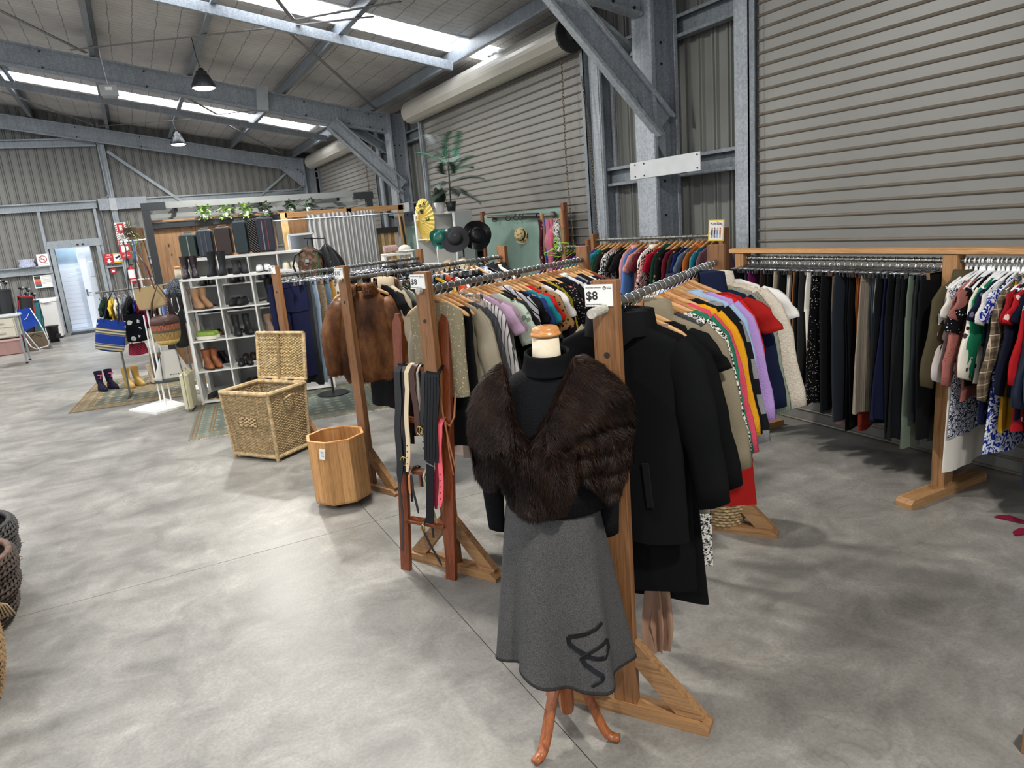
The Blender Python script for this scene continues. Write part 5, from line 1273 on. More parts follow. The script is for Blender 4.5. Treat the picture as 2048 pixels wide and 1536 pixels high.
def shoe_mb(h, L=.26, w=.085, heel=.02, toe=.055, top=.05, open_=True):
    """one boot or shoe lofted from sole to collar; toe towards -y"""
    mb = MB(); rows = []
    prof = [(0, 1.0, 0), (.012, 1.02, 0), (.03, .98, .0), (.05, .9, .01), (.07, .72, .035)]
    zs = [q for q in prof if q[0] < min(h, toe+.03)]
    for z, s, bk in zs: rows.append([((w/2)*s*sp(cos(2*PI*j/16), .8), -L/2*(1-1*0)+L/2+(L/2*s)*sp(sin(2*PI*j/16), .9)*1.0-(0 if sin(2*PI*j/16) > 0 else -bk*.0)-(1-s)*-.06+(heel*.2), z+heel*max(0, sin(2*PI*j/16))*.6) for j in range(16)])
    if h > .09:
        n = max(2, int(h/.05))
        for i in range(n+1):
            q = i/n; z = lerp(.10, h, q); a = lerp(w*.46, top, q); rows.append([(a*cos(2*PI*j/16), L*.24+heel*.2+a*1.25*sin(2*PI*j/16)*(1 if q > .2 else 1.1), z+heel*.5) for j in range(16)])
    mb.loops(rows, True, True, not open_); return mb
def pair(kind, label, loc, rz, m, sole, h=.2, L=.26, heel=.03, top=.05, gap=.1, group=None, lace=False, plat=0, name=None, tilt=0):
    nm = {'boot': 'boot', 'shoe': 'shoe'}[kind]
    for k, s in enumerate((-1, 1)):
        x = loc[0]+s*gap/2*cos(rz); y = loc[1]+s*gap/2*sin(rz)
        t = thing(nm, ('left ' if s < 0 else 'right ')+label, 'shoe', (x, y, loc[2]), rz+s*.06, group or label)
        o = shoe_mb(h, L, .088, heel, .055, top, h > .07).build('upper', m, t, smooth=True, loc=(0, 0, .012+plat))
        sb = MB(); sb.loops([[(.046*q*sp(cos(2*PI*j/16), .8), .0+(L/2)*q*sp(sin(2*PI*j/16), .9)+heel*.2, z) for j in range(16)] for z, q in ((0, 1.0), (.014+plat, 1.04))], True, True, True); sb.build('sole', sole, t)
        if heel > .03: MB().box((0, L*.36, heel*.45), (.06, .06, heel*.9)).build('heel', sole, t)
        if lace:
            mb = MB()
            for i in range(5 if h > .12 else 3): z = .07+plat+i*min(.025, h*.14); yy = -.02+(.0 if h < .12 else min(.06, i*.02)); mb.tube([(-.022, yy, z), (0, yy-.008, z+.004), (.022, yy, z)], .003, 4)
            mb.build('laces', sole if lace == 1 else M_WHITE, t)
B = lambda h: plain(h, .45, 0, .1, 30); SB_ = plain('#15151a', .6, 0, 0)
def on_top(x, y=.12): return sloc(x, y, ZT)
def cub(c, r, x=.5, y=.12): return sloc((c+x)*CW, y, .04+r*RH+.016)
rs = SR+.15
pair('boot', 'lace-up black-brown combat boot on top of the front shoe shelf', on_top(.11), rs, B('#2b2024'), SB_, .24, .25, .04, .052, .11, lace=1)
pair('boot', 'slouchy black suede boot, second pair on the shelf top', on_top(.42), rs-.3, plain('#1d1f22', .8), SB_, .27, .25, .04, .055, .13)
pair('boot', 'black suede ankle boot, third pair on the shelf top', on_top(.70), rs, plain('#26272a', .85), SB_, .15, .25, .03, .05, .1)
pair('shoe', 'white slip-on sneaker with black sole on the shelf top', on_top(.98), rs, B('#dedfe0'), SB_, .075, .25, .02, .045, .1)
pair('shoe', 'cream chunky sneaker, last pair on the shelf top', on_top(1.3, .2), rs, B('#cfc6b4'), B('#e0dccf'), .09, .26, .02, .045, .1)
pair('boot', 'tan suede cowboy boot in the second row of the shelf', cub(0, 3, .45), rs+.5, plain('#a57e5c', .8), plain('#6a4a34', .6), .22, .25, .045, .06, .1)
pair('shoe', 'black lace-up sneaker in the second row of the shelf', cub(1, 3, .5), rs-.5, plain('#202124', .7), SB_, .085, .26, .02, .045, .1, lace=1)
pair('boot', 'tall black boot in the third column of the shelf', cub(2, 3, .55, .2), rs, B('#17181a'), SB_, .26, .24, .04, .055, .11)
pair('shoe', 'lime green sneaker with thick cream platform on the shelf', cub(0, 2, .45), rs+1.2, B('#7d9a3a'), B('#e0dcc8'), .07, .26, .02, .045, .09, plat=.03)
pair('boot', 'black sock boot in the middle row of the shelf', cub(1, 2, .5), rs+.2, plain('#18191b', .6), SB_, .22, .24, .05, .045, .14)
pair('boot', 'taupe boot in the third column of the middle row', cub(2, 2, .4, .15), rs+.3, plain('#8d7566', .8), SB_, .2, .25, .04, .055, .1)
pair('boot', 'rust tan ankle boot with block heel in the lower row', cub(0, 1, .45), rs+.4, plain('#8f5634', .55), plain('#4a2c1e', .5), .21, .24, .05, .055, .1)
pair('shoe', 'black loafer in the lower row of the shelf', cub(1, 1, .4), rs, B('#1b1c1f'), SB_, .06, .26, .02, .045, .1)
pair('shoe', 'black espadrille sandal on the bottom board of the shelf', cub(0, 0, .4), rs-.4, plain('#1a1b1e', .8), plain('#a08a68', .8), .06, .24, .02, .045, .11)
pair('shoe', 'brown strappy sandal on the bottom board of the shelf', cub(1, 0, .5), rs, plain('#5a3c2c', .6), SB_, .05, .24, .02, .045, .1)
def cub2(c, r, x=.5, y=.12): return sloc((c+x)*.375, y, .04+r*.354+.016, SB)
for k, (c, r, h, hh, lb) in enumerate(((0, 4, '#1a1b1e', .1, 'black shoe in the first top cubby of the rear shelf'), (1, 4, '#232326', .16, 'charcoal boot in the second top cubby of the rear shelf'), (2, 4, '#1c1c20', .12, 'black patent shoe in the third top cubby of the rear shelf'), (0, 3, '#17181a', .07, 'black court shoe in the upper row of the rear shelf'), (1, 3, '#5f2f22', .07, 'oxblood loafer in the upper row of the rear shelf'), (2, 3, '#cfc8b8', .09, 'cream trainer in the upper row of the rear shelf'),
        (0, 2, '#6b5638', .08, 'khaki shoe in the middle row of the rear shelf'), (1, 2, '#19191c', .06, 'black flat in the middle row of the rear shelf'), (2, 2, '#2e2a2a', .1, 'dark ankle boot in the middle row of the rear shelf'), (0, 1, '#3a2f38', .12, 'plum boot in the second lowest row of the rear shelf'), (1, 1, '#59463a', .06, 'brown clog in the second lowest row of the rear shelf'), (1, 0, '#6f5340', .06, 'tan sandal in the lowest row of the rear shelf'), (2, 0, '#2b2320', .06, 'dark sandal in the lowest row of the rear shelf'))):
    pair('shoe' if hh < .1 else 'boot', lb, cub2(c, r), rs+.1*k % .5, B(h), SB_, hh, .25, .025, .045, .1)
# cases and bags standing on the rear shelf
def case(label, x, w, h, d, m, trim, kind='hard', stripes=(), handle=True, rz=0):
    t = thing('suitcase', label, 'suitcase', sloc(x, .18, .04+5*.354+.016, SB), SR+rz, 'cases standing on the rear shoe shelf')
    mb = MB(); L = []
    for y, s in ((-d/2, .9), (-d/2+.015, .985), (-.012, 1), (.012, 1), (d/2-.015, .985), (d/2, .9)):
        r = .035; P = []
        for cx, cz, a0 in ((w/2-r, h-r, 0), (-w/2+r, h-r, 90), (-w/2+r, r, 180), (w/2-r, r, 270)):
            for a in (0, 30, 60, 90): q = math.radians(a0+a); P.append(((cx+r*cos(q))*s, y, (cz+r*sin(q)-h/2)*s+h/2+.01))
        L.append(P)
    mb.loops(L, True, True, True).build('shell', m, t)
    b = MB()
    for q in (-1, 1): b.tube([(p[0]*1.006, q*.02, p[2]) for p in [(v[0], 0, v[2]) for v in L[2]]], .004, 4, closed=True)
    b.build('edge_piping', trim, t)
    if handle: MB().tube([(-.05, 0, h), (-.045, 0, h+.03), (.045, 0, h+.03), (.05, 0, h)], .007, 6).build('handle', trim, t, smooth=True)
    for s_, c in stripes: MB().box((s_*w, -d/2-.003, h/2), (.012, .004, h*.86)).build('stripe', c, t)
    for s in (-1, 1): MB().box((s*w*.3, 0, h+.008), (.02, .012, .012)).build('catch', M_WIRE, t)
    return t
case('dark green small suitcase with pale strap, leftmost on rear shelf', .04, .20, .31, .26, B('#25352f'), B('#53605a'), stripes=((.02, B('#8e9692')),))
case('slate blue soft case with grey ribs, second from left', .25, .19, .35, .26, B('#2c3440'), B('#6d7278'), stripes=((-.2, B('#4c5560')), (.1, B('#4c5560'))))
case('dark brown leather case with buckles, middle of the row', .48, .20, .37, .26, B('#33241f'), B('#8c7f70'))
case('deep teal hard case with dome top, fourth of the row', .70, .17, .43, .26, B('#1c2c33'), B('#55635f'))
t = case('black tapestry bag with slanting grey side, fifth of the row', .87, .13, .44, .24, fabric('#1d1d22', 'diag', '#8f8a84'), B('#77706a'), handle=False)
case('navy suitcase with red and grey stripes, rightmost on rear shelf', 1.02, .22, .45, .28, B('#181d2c'), B('#74685f'), stripes=((-.12, B('#7d8085')), (.12, B('#7a1f30'))))
t = thing('suitcase', 'cream hard suitcase standing at the end of the shoe shelf', 'suitcase', (.40, 9.62, .012), SR)
MB().box((-.085, .0, .24), (.10, .38, .48), bev=.03).build('shell', plain('#c9c3a4', .45, 0, .1), t); MB().box((-.085, -.005, .24), (.006, .385, .485), bev=.002).build('seam', plain('#8a815f', .5), t)
MB().tube([(-.085, -.05, .48), (-.085, -.045, .51), (-.085, .045, .51), (-.085, .05, .48)], .007, 6).build('handle', plain('#b3a98a', .4), t)
# small dress form with printed vest behind the shoe shelves
t = thing('dress_form', 'small dress form with cream neck and dark patterned top behind the shoes', 'mannequin', (.50, 11.0, 0), .1)
MB().lathe([(.045, 1.56), (.042, 1.62), (.04, 1.70)], (0, 0, 0), 16).build('neck', M_CANVAS, t, smooth=True); MB().lathe([(.04, 1.70), (.046, 1.71), (.04, 1.73), (.0, 1.74)], (0, 0, 0), 16).build('neck_cap', M_CAP, t, smooth=True)
MB().lathe([(.10, .95), (.13, 1.1), (.15, 1.35), (.16, 1.48), (.09, 1.56), (.045, 1.58)], (0, 0, 0), 20, sx=1.15, sy=.7).build('torso', fabric('#1d2026', 'tweed', '#7a8088'), t, smooth=True); MB().tube([(0, 0, .02), (0, 0, 1)], .016, 8).build('pole', M_WHITE, t); MB().lathe([(.18, 0), (.18, .02)], (0, 0, 0), 20).build('base', M_WHITE, t)
# ------------------------------------------------------------------ pergola with timber panels
pg = thing('pergola', 'black and grey pergola frame with timber slab walls behind the shoes', 'pergola', (0, 0, 0)); M_PB = plain('#1e2226', .45, 0, .05); M_PG = plain('#787b7a', .5, .1, .08); M_SLAB = wood('#7d5b40', '#94704c', 'z', .6, .55)
for x, y in ((.30, 13.2), (4.0, 13.2), (.38, 15.6), (4.1, 15.6)): MB().box((x, y, 1.34), (.11, .11, 2.68)).build('post', M_PB, pg)
MB().box((.42, 13.2, 2.66), (.36, .115, .12)).build('beam_shoe', M_PB, pg); MB().box((3.9, 13.2, 2.63), (.36, .115, .12)).build('beam_shoe', M_PB, pg)
for y, z, h in ((13.2, 2.67, .1), (15.6, 2.67, .1)): MB().box((2.2, y, z), (3.35, .05, h)).build('front_beam', M_PG, pg)
for x in (.3, 4.0): MB().box((x, 14.4, 2.64), (.05, 2.4, .1)).build('side_beam', M_PG, pg)
for k in range(8): MB().box((.75+.45*k, 14.4, 2.60), (.05, 2.3, .07)).build('rafter_slat', M_PG if k % 3 else M_PB, pg)
for y in (13.6, 14.4): MB().box((2.1, y, 2.52), (3.6, .04, .07)).build('rafter_slat', M_PG, pg)
MB().box((1.45, 13.33, 2.36), (2.2, .06, .09)).build('lintel', M_PB, pg); MB().box((1.45, 13.33, 2.43), (2.2, .1, .03)).build('lintel_cap', wood('#7a5a3e', '#9c7650', 'x', .6), pg)
for k, (x0, x1) in enumerate(((.36, 1.0), (1.003, 1.62), (1.623, 2.3), )): MB().box(((x0+x1)/2, 13.38, 1.17), (x1-x0, .04, 2.3), bev=.003).build('slab_panel', M_SLAB, pg)
MB().box((.12, 13.5, 1.4), (.2, .04, 1.9)).build('slab_panel', M_SLAB, pg)
for x, z, h in ((.55, 2.0, .07), (.57, 1.85, .05), (.95, 1.9, .16), (.93, 2.27, .1), (1.3, 1.75, .08), (2.0, 1.9, .1)): MB().lathe([(.002, 0), (.014, h*.5), (.003, h)], (x, 13.357, z), 8, sy=.3).build('bark_knot', plain('#3a2a20', .8), pg)
def leaves(mb, c, R_, n, s, rnd, droop=0, w=.5):
    for k in range(n):
        a, b = rnd.uniform(0, 6.28), rnd.uniform(-.4, 1.4); d = Vector((cos(a)*cos(b), sin(a)*cos(b), sin(b))); p = Vector(c)+d*R_*rnd.uniform(.3, 1)
        q = (d+Vector((rnd.uniform(-.5, .5), rnd.uniform(-.5, .5), rnd.uniform(-.6, .3)-droop))).normalized(); e = q.cross(Vector((0, 0, 1))+Vector((rnd.random(), 0, 0))*.3).normalized(); L = s*rnd.uniform(.6, 1.2)
        mb.add([p, p+q*L*.45+e*L*w*.5, p+q*L, p+q*L*.45-e*L*w*.5], [(0, 1, 2, 3)])
rnd = random.Random(8); M_LF = plain('#7fa648', .5, 0, .3, 30); M_LFD = plain('#3f5a38', .5, 0, .4, 30)
for k, x in enumerate((1.18, 1.50, 1.84, 2.16, 2.6, 2.9)):
    t = thing('trailing_plant', ['bright green trailing plant, leftmost on the pergola ledge', 'bright trailing plant, second from left on the pergola ledge', 'bright trailing plant above the brown case', 'trailing plant above the navy striped suitcase', 'darker trailing plant above the curtain frame post', 'rightmost dark trailing plant on the pergola ledge'][k], 'plant', (x, 13.22, 2.45), 0, 'trailing plants on the pergola ledge')
    mb = MB(); [leaves(mb, (dx, 0, dz), .09, 34, .06, rnd, .2, .8) for dx, dz in ((-.05, .1), (.06, .12), (-.02, .0), (.03, -.02))]; mb.build('foliage', M_LF if k < 3 else M_LFD, t, kind='stuff')
    MB().lathe([(.04, -.03), (.05, .04)], (0, 0, 0), 12).build('pot', M_WHITE, t)
t = thing('hanging_plant', 'dusty green bushy plant hanging beside the red safety signs', 'plant', (.02, 12.6, 2.2)); mb = MB(); [leaves(mb, (dx, 0, dz), .14, 90, .07, rnd, .3, .3) for dx, dz in ((0, .08), (-.08, -.05), (.06, -.08), (0, -.2))]; mb.build('foliage', plain('#6f7d4a', .6, 0, .4, 30), t, kind='stuff'); MB().lathe([(.07, 0), (.1, .14)], (0, 0, 0), 14).build('pot', plain('#4a3630', .7), t)
MB().tube([(0, 0, .14), (0, 0, .45)], .003, 4).build('hanging_cord', M_BLACK, t)
# ------------------------------------------------------------------ changing room with curtains
cr = thing('changing_room', 'pine framed changing room with a curtain rod, right of the pergola', 'changing room', (0, 0, 0)); YC = 12.6
M_PINE = wood('#b58a55', '#d2ab78', 'z', .6, .8); M_PINX = wood('#9c7248', '#b98d5c', 'x', .6, .8)
MB().box((2.33, YC, 1.2), (.10, .05, 2.4)).build('post', wood('#cfae72', '#e4c98f', 'z', .6, .8), cr)
for x in (3.44, 4.38): MB().box((x, YC, 1.2), (.09, .05, 2.4)).build('post', M_PINE, cr)
MB().box((3.4, YC, 2.36), (2.1, .05, .09)).build('top_rail', M_PINX, cr); MB().box((4.2, 13.3, 2.36), (.05, 1.4, .09)).build('top_rail', M_PINX, cr)
MB().box((2.62, 12.9, 1.2), (.6, .03, 2.2)).build('side_board', M_SLAB, cr); MB().box((2.75, 13.28, 2.0), (.5, .03, .65)).build('back_board', wood('#7d5638', '#976c48', 'z', .6, .6), cr)
MB().box((4.08, 12.75, 1.98), (.52, .03, .1)).build('dark_rail', plain('#25211f', .6), cr)
for k in range(8): MB().box((3.86+.062*k, 12.78, 1.4), (.055, .02, 1.08)).build('slat', plain(('#a5845a', '#c0a274', '#8f7048', '#cdb386')[k % 4], .6, 0, .3), cr)
MB().box((4.4, 12.56, 1.55), (.03, .03, 1.3), rot=Matrix.Rotation(-.06, 3, 'Y')).build('post', M_BLACK, cr)
MB().tube([(2.1, YC-.09, 2.28), (4.42, YC-.09, 2.26)], .011, 8).build('curtain_rod', M_CHROME, cr); MB().sphere((2.1, YC-.09, 2.28), .035).build('rod_finial', M_WHITE, cr, smooth=True)
def curtain(label, x0, x1, zt, zb, m, seed, spread=0):
    t = thing('curtain', label, 'curtain', ((x0+x1)/2, YC-.09, 0)); w = x1-x0; n = 90; L = []
    for i in range(14):
        q = i/13; z = lerp(zt, zb, q); l = []
        for j in range(n+1):
            u = j/n; l.append(((u-.5)*w*(1+spread*q)+spread*q*w*.3, .017*sin(u*2*PI*8+seed+1.2*sin(u*9))*(.6+.6*q)+.010*sin(u*31+q*3)*q, z+.012*sin(u*2*PI*9+seed)*(i == 0)))
        L.append(l)
    MB().loops(L, False).build('cloth', m, t, smooth=True); return t
M_CURT = fabric('#b3b2b1'); 
curtain('pale grey pleated curtain, left one on the changing room rod', 2.68, 3.34, 2.34, .3, M_CURT, 0, .12)
curtain('pale grey pleated curtain, right one on the changing room rod', 3.36, 3.86, 2.34, .3, M_CURT, 2, .05)
t = thing('mirror', 'white framed mirror leaning behind the camouflage backpack', 'mirror', (2.36, 11.6, 1.35)); 
for a, b in (((-.19, -.7), (-.19, .68)), ((.19, -.7), (.19, .68)), ((-.19, .68), (.19, .68)), ((-.19, -.7), (.19, -.7))): MB().beam((a[0], 0, a[1]), (b[0], 0, b[1]), .03, .05, (0, 1, 0)).build('frame', M_WHITE, t)
MB().box((0, .01, 0), (.36, .008, 1.36)).build('glass', plain('#aeb2b4', .08, .9, 0), t); MB().tube([(0, .02, -.7), (0, .35, -1.33)], .012, 6).build('stay', M_WHITE, t); MB().box((0, .0, -1.02), (.3, .02, .65)).build('base_board', M_WHITE, t)
# backpack and jackets hanging from a tall stand behind the trouser rack
t = thing('display_stand', 'tall black stand with hooks holding the camouflage backpack', 'stand', (1.95, 8.98, 0)); MB().tube([(0, 0, 0), (0, 0, 1.98)], .014, 8).build('pole', M_BLACK, t); MB().tube([(-.1, -.03, 1.97), (.16, -.03, 1.95)], .008, 6).build('hook_arm', M_BLACK, t); MB().lathe([(.2, 0), (.2, .02)], (0, 0, 0), 20).build('base', M_BLACK, t)
t = thing('backpack', 'camouflage backpack with black straps hanging behind the trouser rack', 'backpack', (1.86, 8.82, 1.68), -.3)
MB().lathe([(.08, -.2), (.13, -.16), (.14, 0), (.12, .13), (.06, .18), (.0, .19)], (0, 0, 0), 20, sx=1.05, sy=.6).build('pack', fabric('#5c4c3e', 'camo', '#8a6a5c', '#4a5a3a', 1.6), t, smooth=True)
for s in (-1, 1): MB().tube([(s*.06, -.05, .15), (s*.16, -.06, .1), (s*.2, -.03, -.02), (s*.16, .0, -.16)], .022, 8, sy=.5).build('strap', plain('#17181a', .6), t, smooth=True)
MB().tube([(.1, -.09, .12), (.11, -.1, -.17)], .012, 4).build('webbing', plain('#3d5a36', .7), t); MB().box((-.02, -.095, .03), (.05, .02, .05), bev=.008).build('buckle', M_CHROME, t); MB().tube([(0, 0, .17), (0, -.02, .24), (.01, .0, .29)], .006, 6).build('hang_loop', M_BLACK, t)
t = thing('jacket', 'black leather jacket with studs hung beside the camouflage backpack', 'jacket', (2.08, 8.86, 1.93), -.3); L = [[(w_*sp(cos(2*PI*j/24), .9), .06*sp(sin(2*PI*j/24))+.01*sin(j*2), z) for j in range(24)] for z, w_ in ((-.04, .02), (-.09, .07), (-.16, .13), (-.24, .18), (-.34, .21), (-.46, .22), (-.7, .22))]
MB().loops(L, True, True, True).build('body', plain('#17181b', .35, 0, .2), t, smooth=True); MB().tube([(0, 0, .04), (.01, 0, .0), (0, 0, -.06)], .004, 5).build('hook', M_BLACK, t)
for k in range(4): MB().sphere((-.02+.03*k, -.062, -.2-.03*k), .008, 8, 5).build('stud', M_CHROME, t)
# ------------------------------------------------------------------ parasol, cube shelf, plants, hats
def parasol():
    t = thing('paper_parasol', 'open yellow paper parasol standing on edge beside the white cube shelf', 'parasol', (3.82, 10.0, 2.08)); n = 28; R_ = .31
    Mx = Matrix.Rotation(math.radians(-84), 4, 'Z') @ Matrix.Rotation(PI/2, 4, 'X')
    rows = []
    for i in range(6):
        q = i/5; r = R_*q; z = .10*(1-q)**1.0; rows.append([Mx @ Vector((r*cos(2*PI*j/(2*n))*(1 if j % 2 == 0 else .975), r*sin(2*PI*j/(2*n))*(1 if j % 2 == 0 else .975), z-(0 if j % 2 == 0 else .010*q))) for j in range(2*n)])
    MB().loops(rows).build('canopy', plain('#e2c55c', .6, 0, .1), t)
    for k in range(n): a = 2*PI*k/n; MB().tube([Mx @ Vector((.01*cos(a), .01*sin(a), .098)), Mx @ Vector((R_*cos(a), R_*sin(a), .002))], .0022, 3).build('rib', plain('#c9a95a', .6), t)
    MB().tube([Mx @ Vector((0, 0, .15)), Mx @ Vector((0, 0, .09))], [.008, .022], 10).build('ferrule', plain('#e0cfa0', .5), t); MB().tube([Mx @ Vector((0, 0, .1)), Mx @ Vector((0, 0, -.4))], .008, 6).build('handle', plain('#b08a50', .5), t)
    mb = MB(); leaves(mb, tuple(Mx @ Vector((.2, -.05, .05))), .05, 8, .07, rnd); mb.build('painted_leaves', M_LFD, t, kind='stuff')
parasol()
C2 = (4.06, 9.62, 0); CR2 = math.radians(-4)
cs2 = cubes('white cube shelf topped with palms, seen beside the green board', (3.72, 10.2, 0), math.radians(-62), 2, 6, .36, .353, .39, True, .04)
cs2.location = (3.72, 10.12, 0); 
MB().box((.74, .195, 1.1), (.02, .40, 2.12)).build('end_panel', plain('#c9cbcd', .45, 0, .03), cs2)
t = cubes('low white shelf carrying rolled cloth, left of the cube shelf', (3.28, 10.35, 0), math.radians(-10), 1, 4, .40, .40, .36, False, .02)
t = thing('cloth_roll', 'rolled pinkish cloth lying on the low white shelf', 'cloth', (3.42, 10.5, 1.71)); MB().tube([(-.1, 0, 0), (.1, 0, 0)], .05, 12).build('roll', plain('#a58a84', .8, 0, .5, 60), t)
t = thing('white_cap', 'white cotton cap lying on the low white shelf', 'hat', (3.62, 10.42, 1.66)); MB().lathe([(.1, .0), (.09, .05), (.05, .08), (0, .09)], (0, 0, 0), 14).build('crown', fabric('#dcdad2'), t, smooth=True); MB().lathe([(.16, 0), (.1, .01)], (0, 0, 0), 14).build('brim', fabric('#dcdad2'), t)
def palm():
    t = thing('potted_palm', 'tall artificial palm with feathered fronds in a black pot', 'plant', (4.05, 9.50, 2.17)); r_ = random.Random(4)
    MB().lathe([(.055, 0), (.075, .13), (.07, .13), (.06, .12)], (0, 0, 0), 18, True, True).build('pot', plain('#1d1f21', .5), t, smooth=True)
    MB().tube([(0, 0, .1), (.01, 0, .4), (.02, .0, .62)], .010, 6).build('stem', plain('#3d4a34', .7), t)
    fr = [(-140, .62, .42, .30, 0), (-20, .62, .45, .42, 0), (60, .55, .75, .9, 1), (10, .58, .62, .55, 1), (-95, .5, .85, 1.1, 1), (100, .45, .85, 1.3, 0), (-60, .5, .7, .7, 1), (-170, .55, .3, .1, 0), (-5, .58, .3, .05, 0), (150, .5, .8, .8, 1), (-120, .35, .55, .9, 0), (40, .45, .35, .2, 0)]
    for az, L_, zc, up, br in fr:
        a = math.radians(az); P = []
        for i in range(11): q = i/10; P.append(Vector((.02+cos(a)*L_*q*.72, sin(a)*L_*q*.72, zc*.62+.1+L_*(up*1.0*q-.34*q*q))))
        mb = MB().tube(P, [.004*(1-.8*i/10) for i in range(11)], 4)
        for i in range(2, 11):
            for h_ in (0, .33, .66):
                q = i+h_-.5; k = min(9, int(q)); p = P[k].lerp(P[k+1], q-k); d = (P[min(10, k+1)]-P[k]).normalized(); sd = d.cross(Vector((0, 0, 1))).normalized()
                for s in (-1, 1):
                    l_ = .21*(1-.55*abs(q/10-.45))*r_.uniform(.85, 1.1); v = (d*.55+sd*s*.8+Vector((0, 0, -.25))).normalized(); wv = v.cross(d.cross(sd)).normalized()*.0065
                    mb.add([p, p+v*l_*.5+wv, p+v*l_, p+v*l_*.5-wv], [(0, 1, 2, 3)])
        mb.build('frond', plain('#2f7a5a' if br else '#22382c', .45, 0, .4, 20), t)
palm()
t = thing('potted_topiary', 'round dark green shrub in a white pot beside the palm', 'plant', (3.93, 9.62, 2.17)); MB().lathe([(.05, 0), (.085, .12), (.08, .13), (.07, .12)], (0, 0, 0), 18, True, True).build('pot', M_WHITE, t, smooth=True)
mb = MB(); leaves(mb, (0, 0, .2), .12, 700, .035, rnd, 0, .6); leaves(mb, (0, 0, .2), .10, 300, .04, rnd, 0, .6); mb.build('foliage', plain('#3d4a30', .7, 0, .6, 40), t, kind='stuff'); MB().sphere((0, 0, .2), .1).build('core', plain('#2a3322', .8), t)
t = thing('small_fern', 'small dark fern spilling over the left edge of the cube shelf', 'plant', (3.80, 9.95, 2.17)); mb = MB(); leaves(mb, (0, 0, .05), .1, 160, .05, rnd, .2, .4); mb.build('foliage', plain('#47543c', .7, 0, .5, 40), t, kind='stuff'); MB().lathe([(.04, 0), (.05, .06)], (0, 0, 0), 12).build('pot', M_BLACK, t)
def hat(label, loc, rot, m, rb, rc, hc, band=None, brim_wave=.01, stand=None):
    t = thing('sun_hat', label, 'hat', loc, rot=rot); n = 32
    L = [[((r+.0*j)*cos(2*PI*j/n), r*sin(2*PI*j/n), z+brim_wave*sin(2*PI*j/n*3)*(r > rc*1.05)*(r-rc)/(rb-rc)*2) for j in range(n)] for r, z in ((rb, -.012), (rb*.85, -.004), (rc*1.25, .0), (rc*1.02, .006), (rc, .02), (rc*.95, hc*.6), (rc*.82, hc*.9), (rc*.5, hc), (.005, hc*1.0))]
    MB().loops(L).build('hat_shell', m, t, smooth=True)
    if band: MB().lathe([(rc*1.03, .008), (rc*1.0, .04)], (0, 0, 0), n, False, False).build('hat_band', band, t)
    return t
hat('teal green floppy sun hat, leftmost of the three hanging hats', (3.62, 8.95, 1.82), (math.radians(75), 0, math.radians(-40)), fabric('#1f6b5e', 'satin'), .15, .085, .1, None, .03)
hat('charcoal felt wide-brim hat, middle of the three hanging hats', (3.76, 8.80, 1.80), (math.radians(60), math.radians(-20), math.radians(-10)), fabric('#46464a', 'wool'), .19, .095, .11, plain('#2a2a2c', .5))
hat('black sheer wide hat, rightmost of the three hanging hats', (4.10, 8.84, 1.82), (math.radians(80), math.radians(10), math.radians(-15)), fabric('#121317', 'satin'), .20, .10, .07, None, .015)
t = thing('hat_stand', 'slim black stand carrying the three big hats', 'stand', (3.93, 8.95, 0)); MB().tube([(0, 0, 0), (0, 0, 1.74)], .012, 8).build('pole', M_BLACK, t); MB().tube([(-.25, .02, 1.80), (0, 0, 1.74), (.16, .02, 1.80)], .008, 6).build('arm', M_BLACK, t); MB().lathe([(.16, 0), (.15, .02)], (0, 0, 0), 20).build('base', M_BLACK, t)
for k, (x, y, c) in enumerate(((3.58, 8.66, '#b59a72'), (3.76, 8.62, '#d8ccb4'), (3.86, 8.8, '#8d7558'))):
    t = thing('cap', ['tan straw cap below the teal hat', 'cream cotton cap below the charcoal hat', 'brown woven cap behind the cream cap'][k], 'hat', (x, y, 1.42), -.3); MB().lathe([(.085, 0), (.088, .05), (.07, .1), (.03, .125), (0, .13)], (0, 0, 0), 20, sy=1.1).build('crown', plain(c, .85, 0, .3, 90), t, smooth=True); MB().box((0, -.12, .0), (.15, .09, .008), rot=Matrix.Rotation(.5, 3, 'X'), bev=.003).build('peak', plain(c, .85, 0, .3, 90), t); MB().tube([(0, .03, -1.42), (0, .03, .1)], .008, 6).build('peg', M_BLACK, t)
# green display board with curtain pole
gb = thing('display_board', 'sage green board along the wall below the middle shutter', 'board', (4.9, 0, 0)); M_GREEN = plain('#7c968b', .6, 0, .06)
MB().box((0, 9.05, 1.04), (.04, 2.3, 2.08)).build('panel', M_GREEN, gb); MB().box((0, 12.3, 1.04), (.04, 3.3, 1.95)).build('panel', M_GREEN, gb)
for y in (7.86, 10.24): MB().box((-.02, y, 1.08), (.06, .07, 2.12), bev=.003).build('post', wood('#6a3c28', '#8a5338', 'z', .5), gb)
t = thing('curtain_pole', 'thick bronze curtain pole with finial mounted on the green board', 'curtain pole', (4.82, 0, 0)); M_BRZ = plain('#5f5850', .4, .5)
MB().tube([(0, 9.95, 2.055), (0, 8.06, 2.0)], .022, 12).build('pole', M_BRZ, t); MB().tube([(0, 8.75, 2.02), (0, 8.42, 2.01)], .036, 12).build('sleeve', plain('#1d1e20', .4), t); MB().lathe([(.0, -.05), (.035, -.035), (.042, 0), (.03, .035), (.018, .04)], (0, 0, 0), 14).build('finial', M_BRZ, t, loc=(0, 8.02, 2.0), smooth=True).rotation_euler = (PI/2, 0, 0)
for y in (9.8, 8.6, 8.1): MB().box((.05, y, 2.02), (.08, .03, .05)).build('bracket', M_BRZ, t)
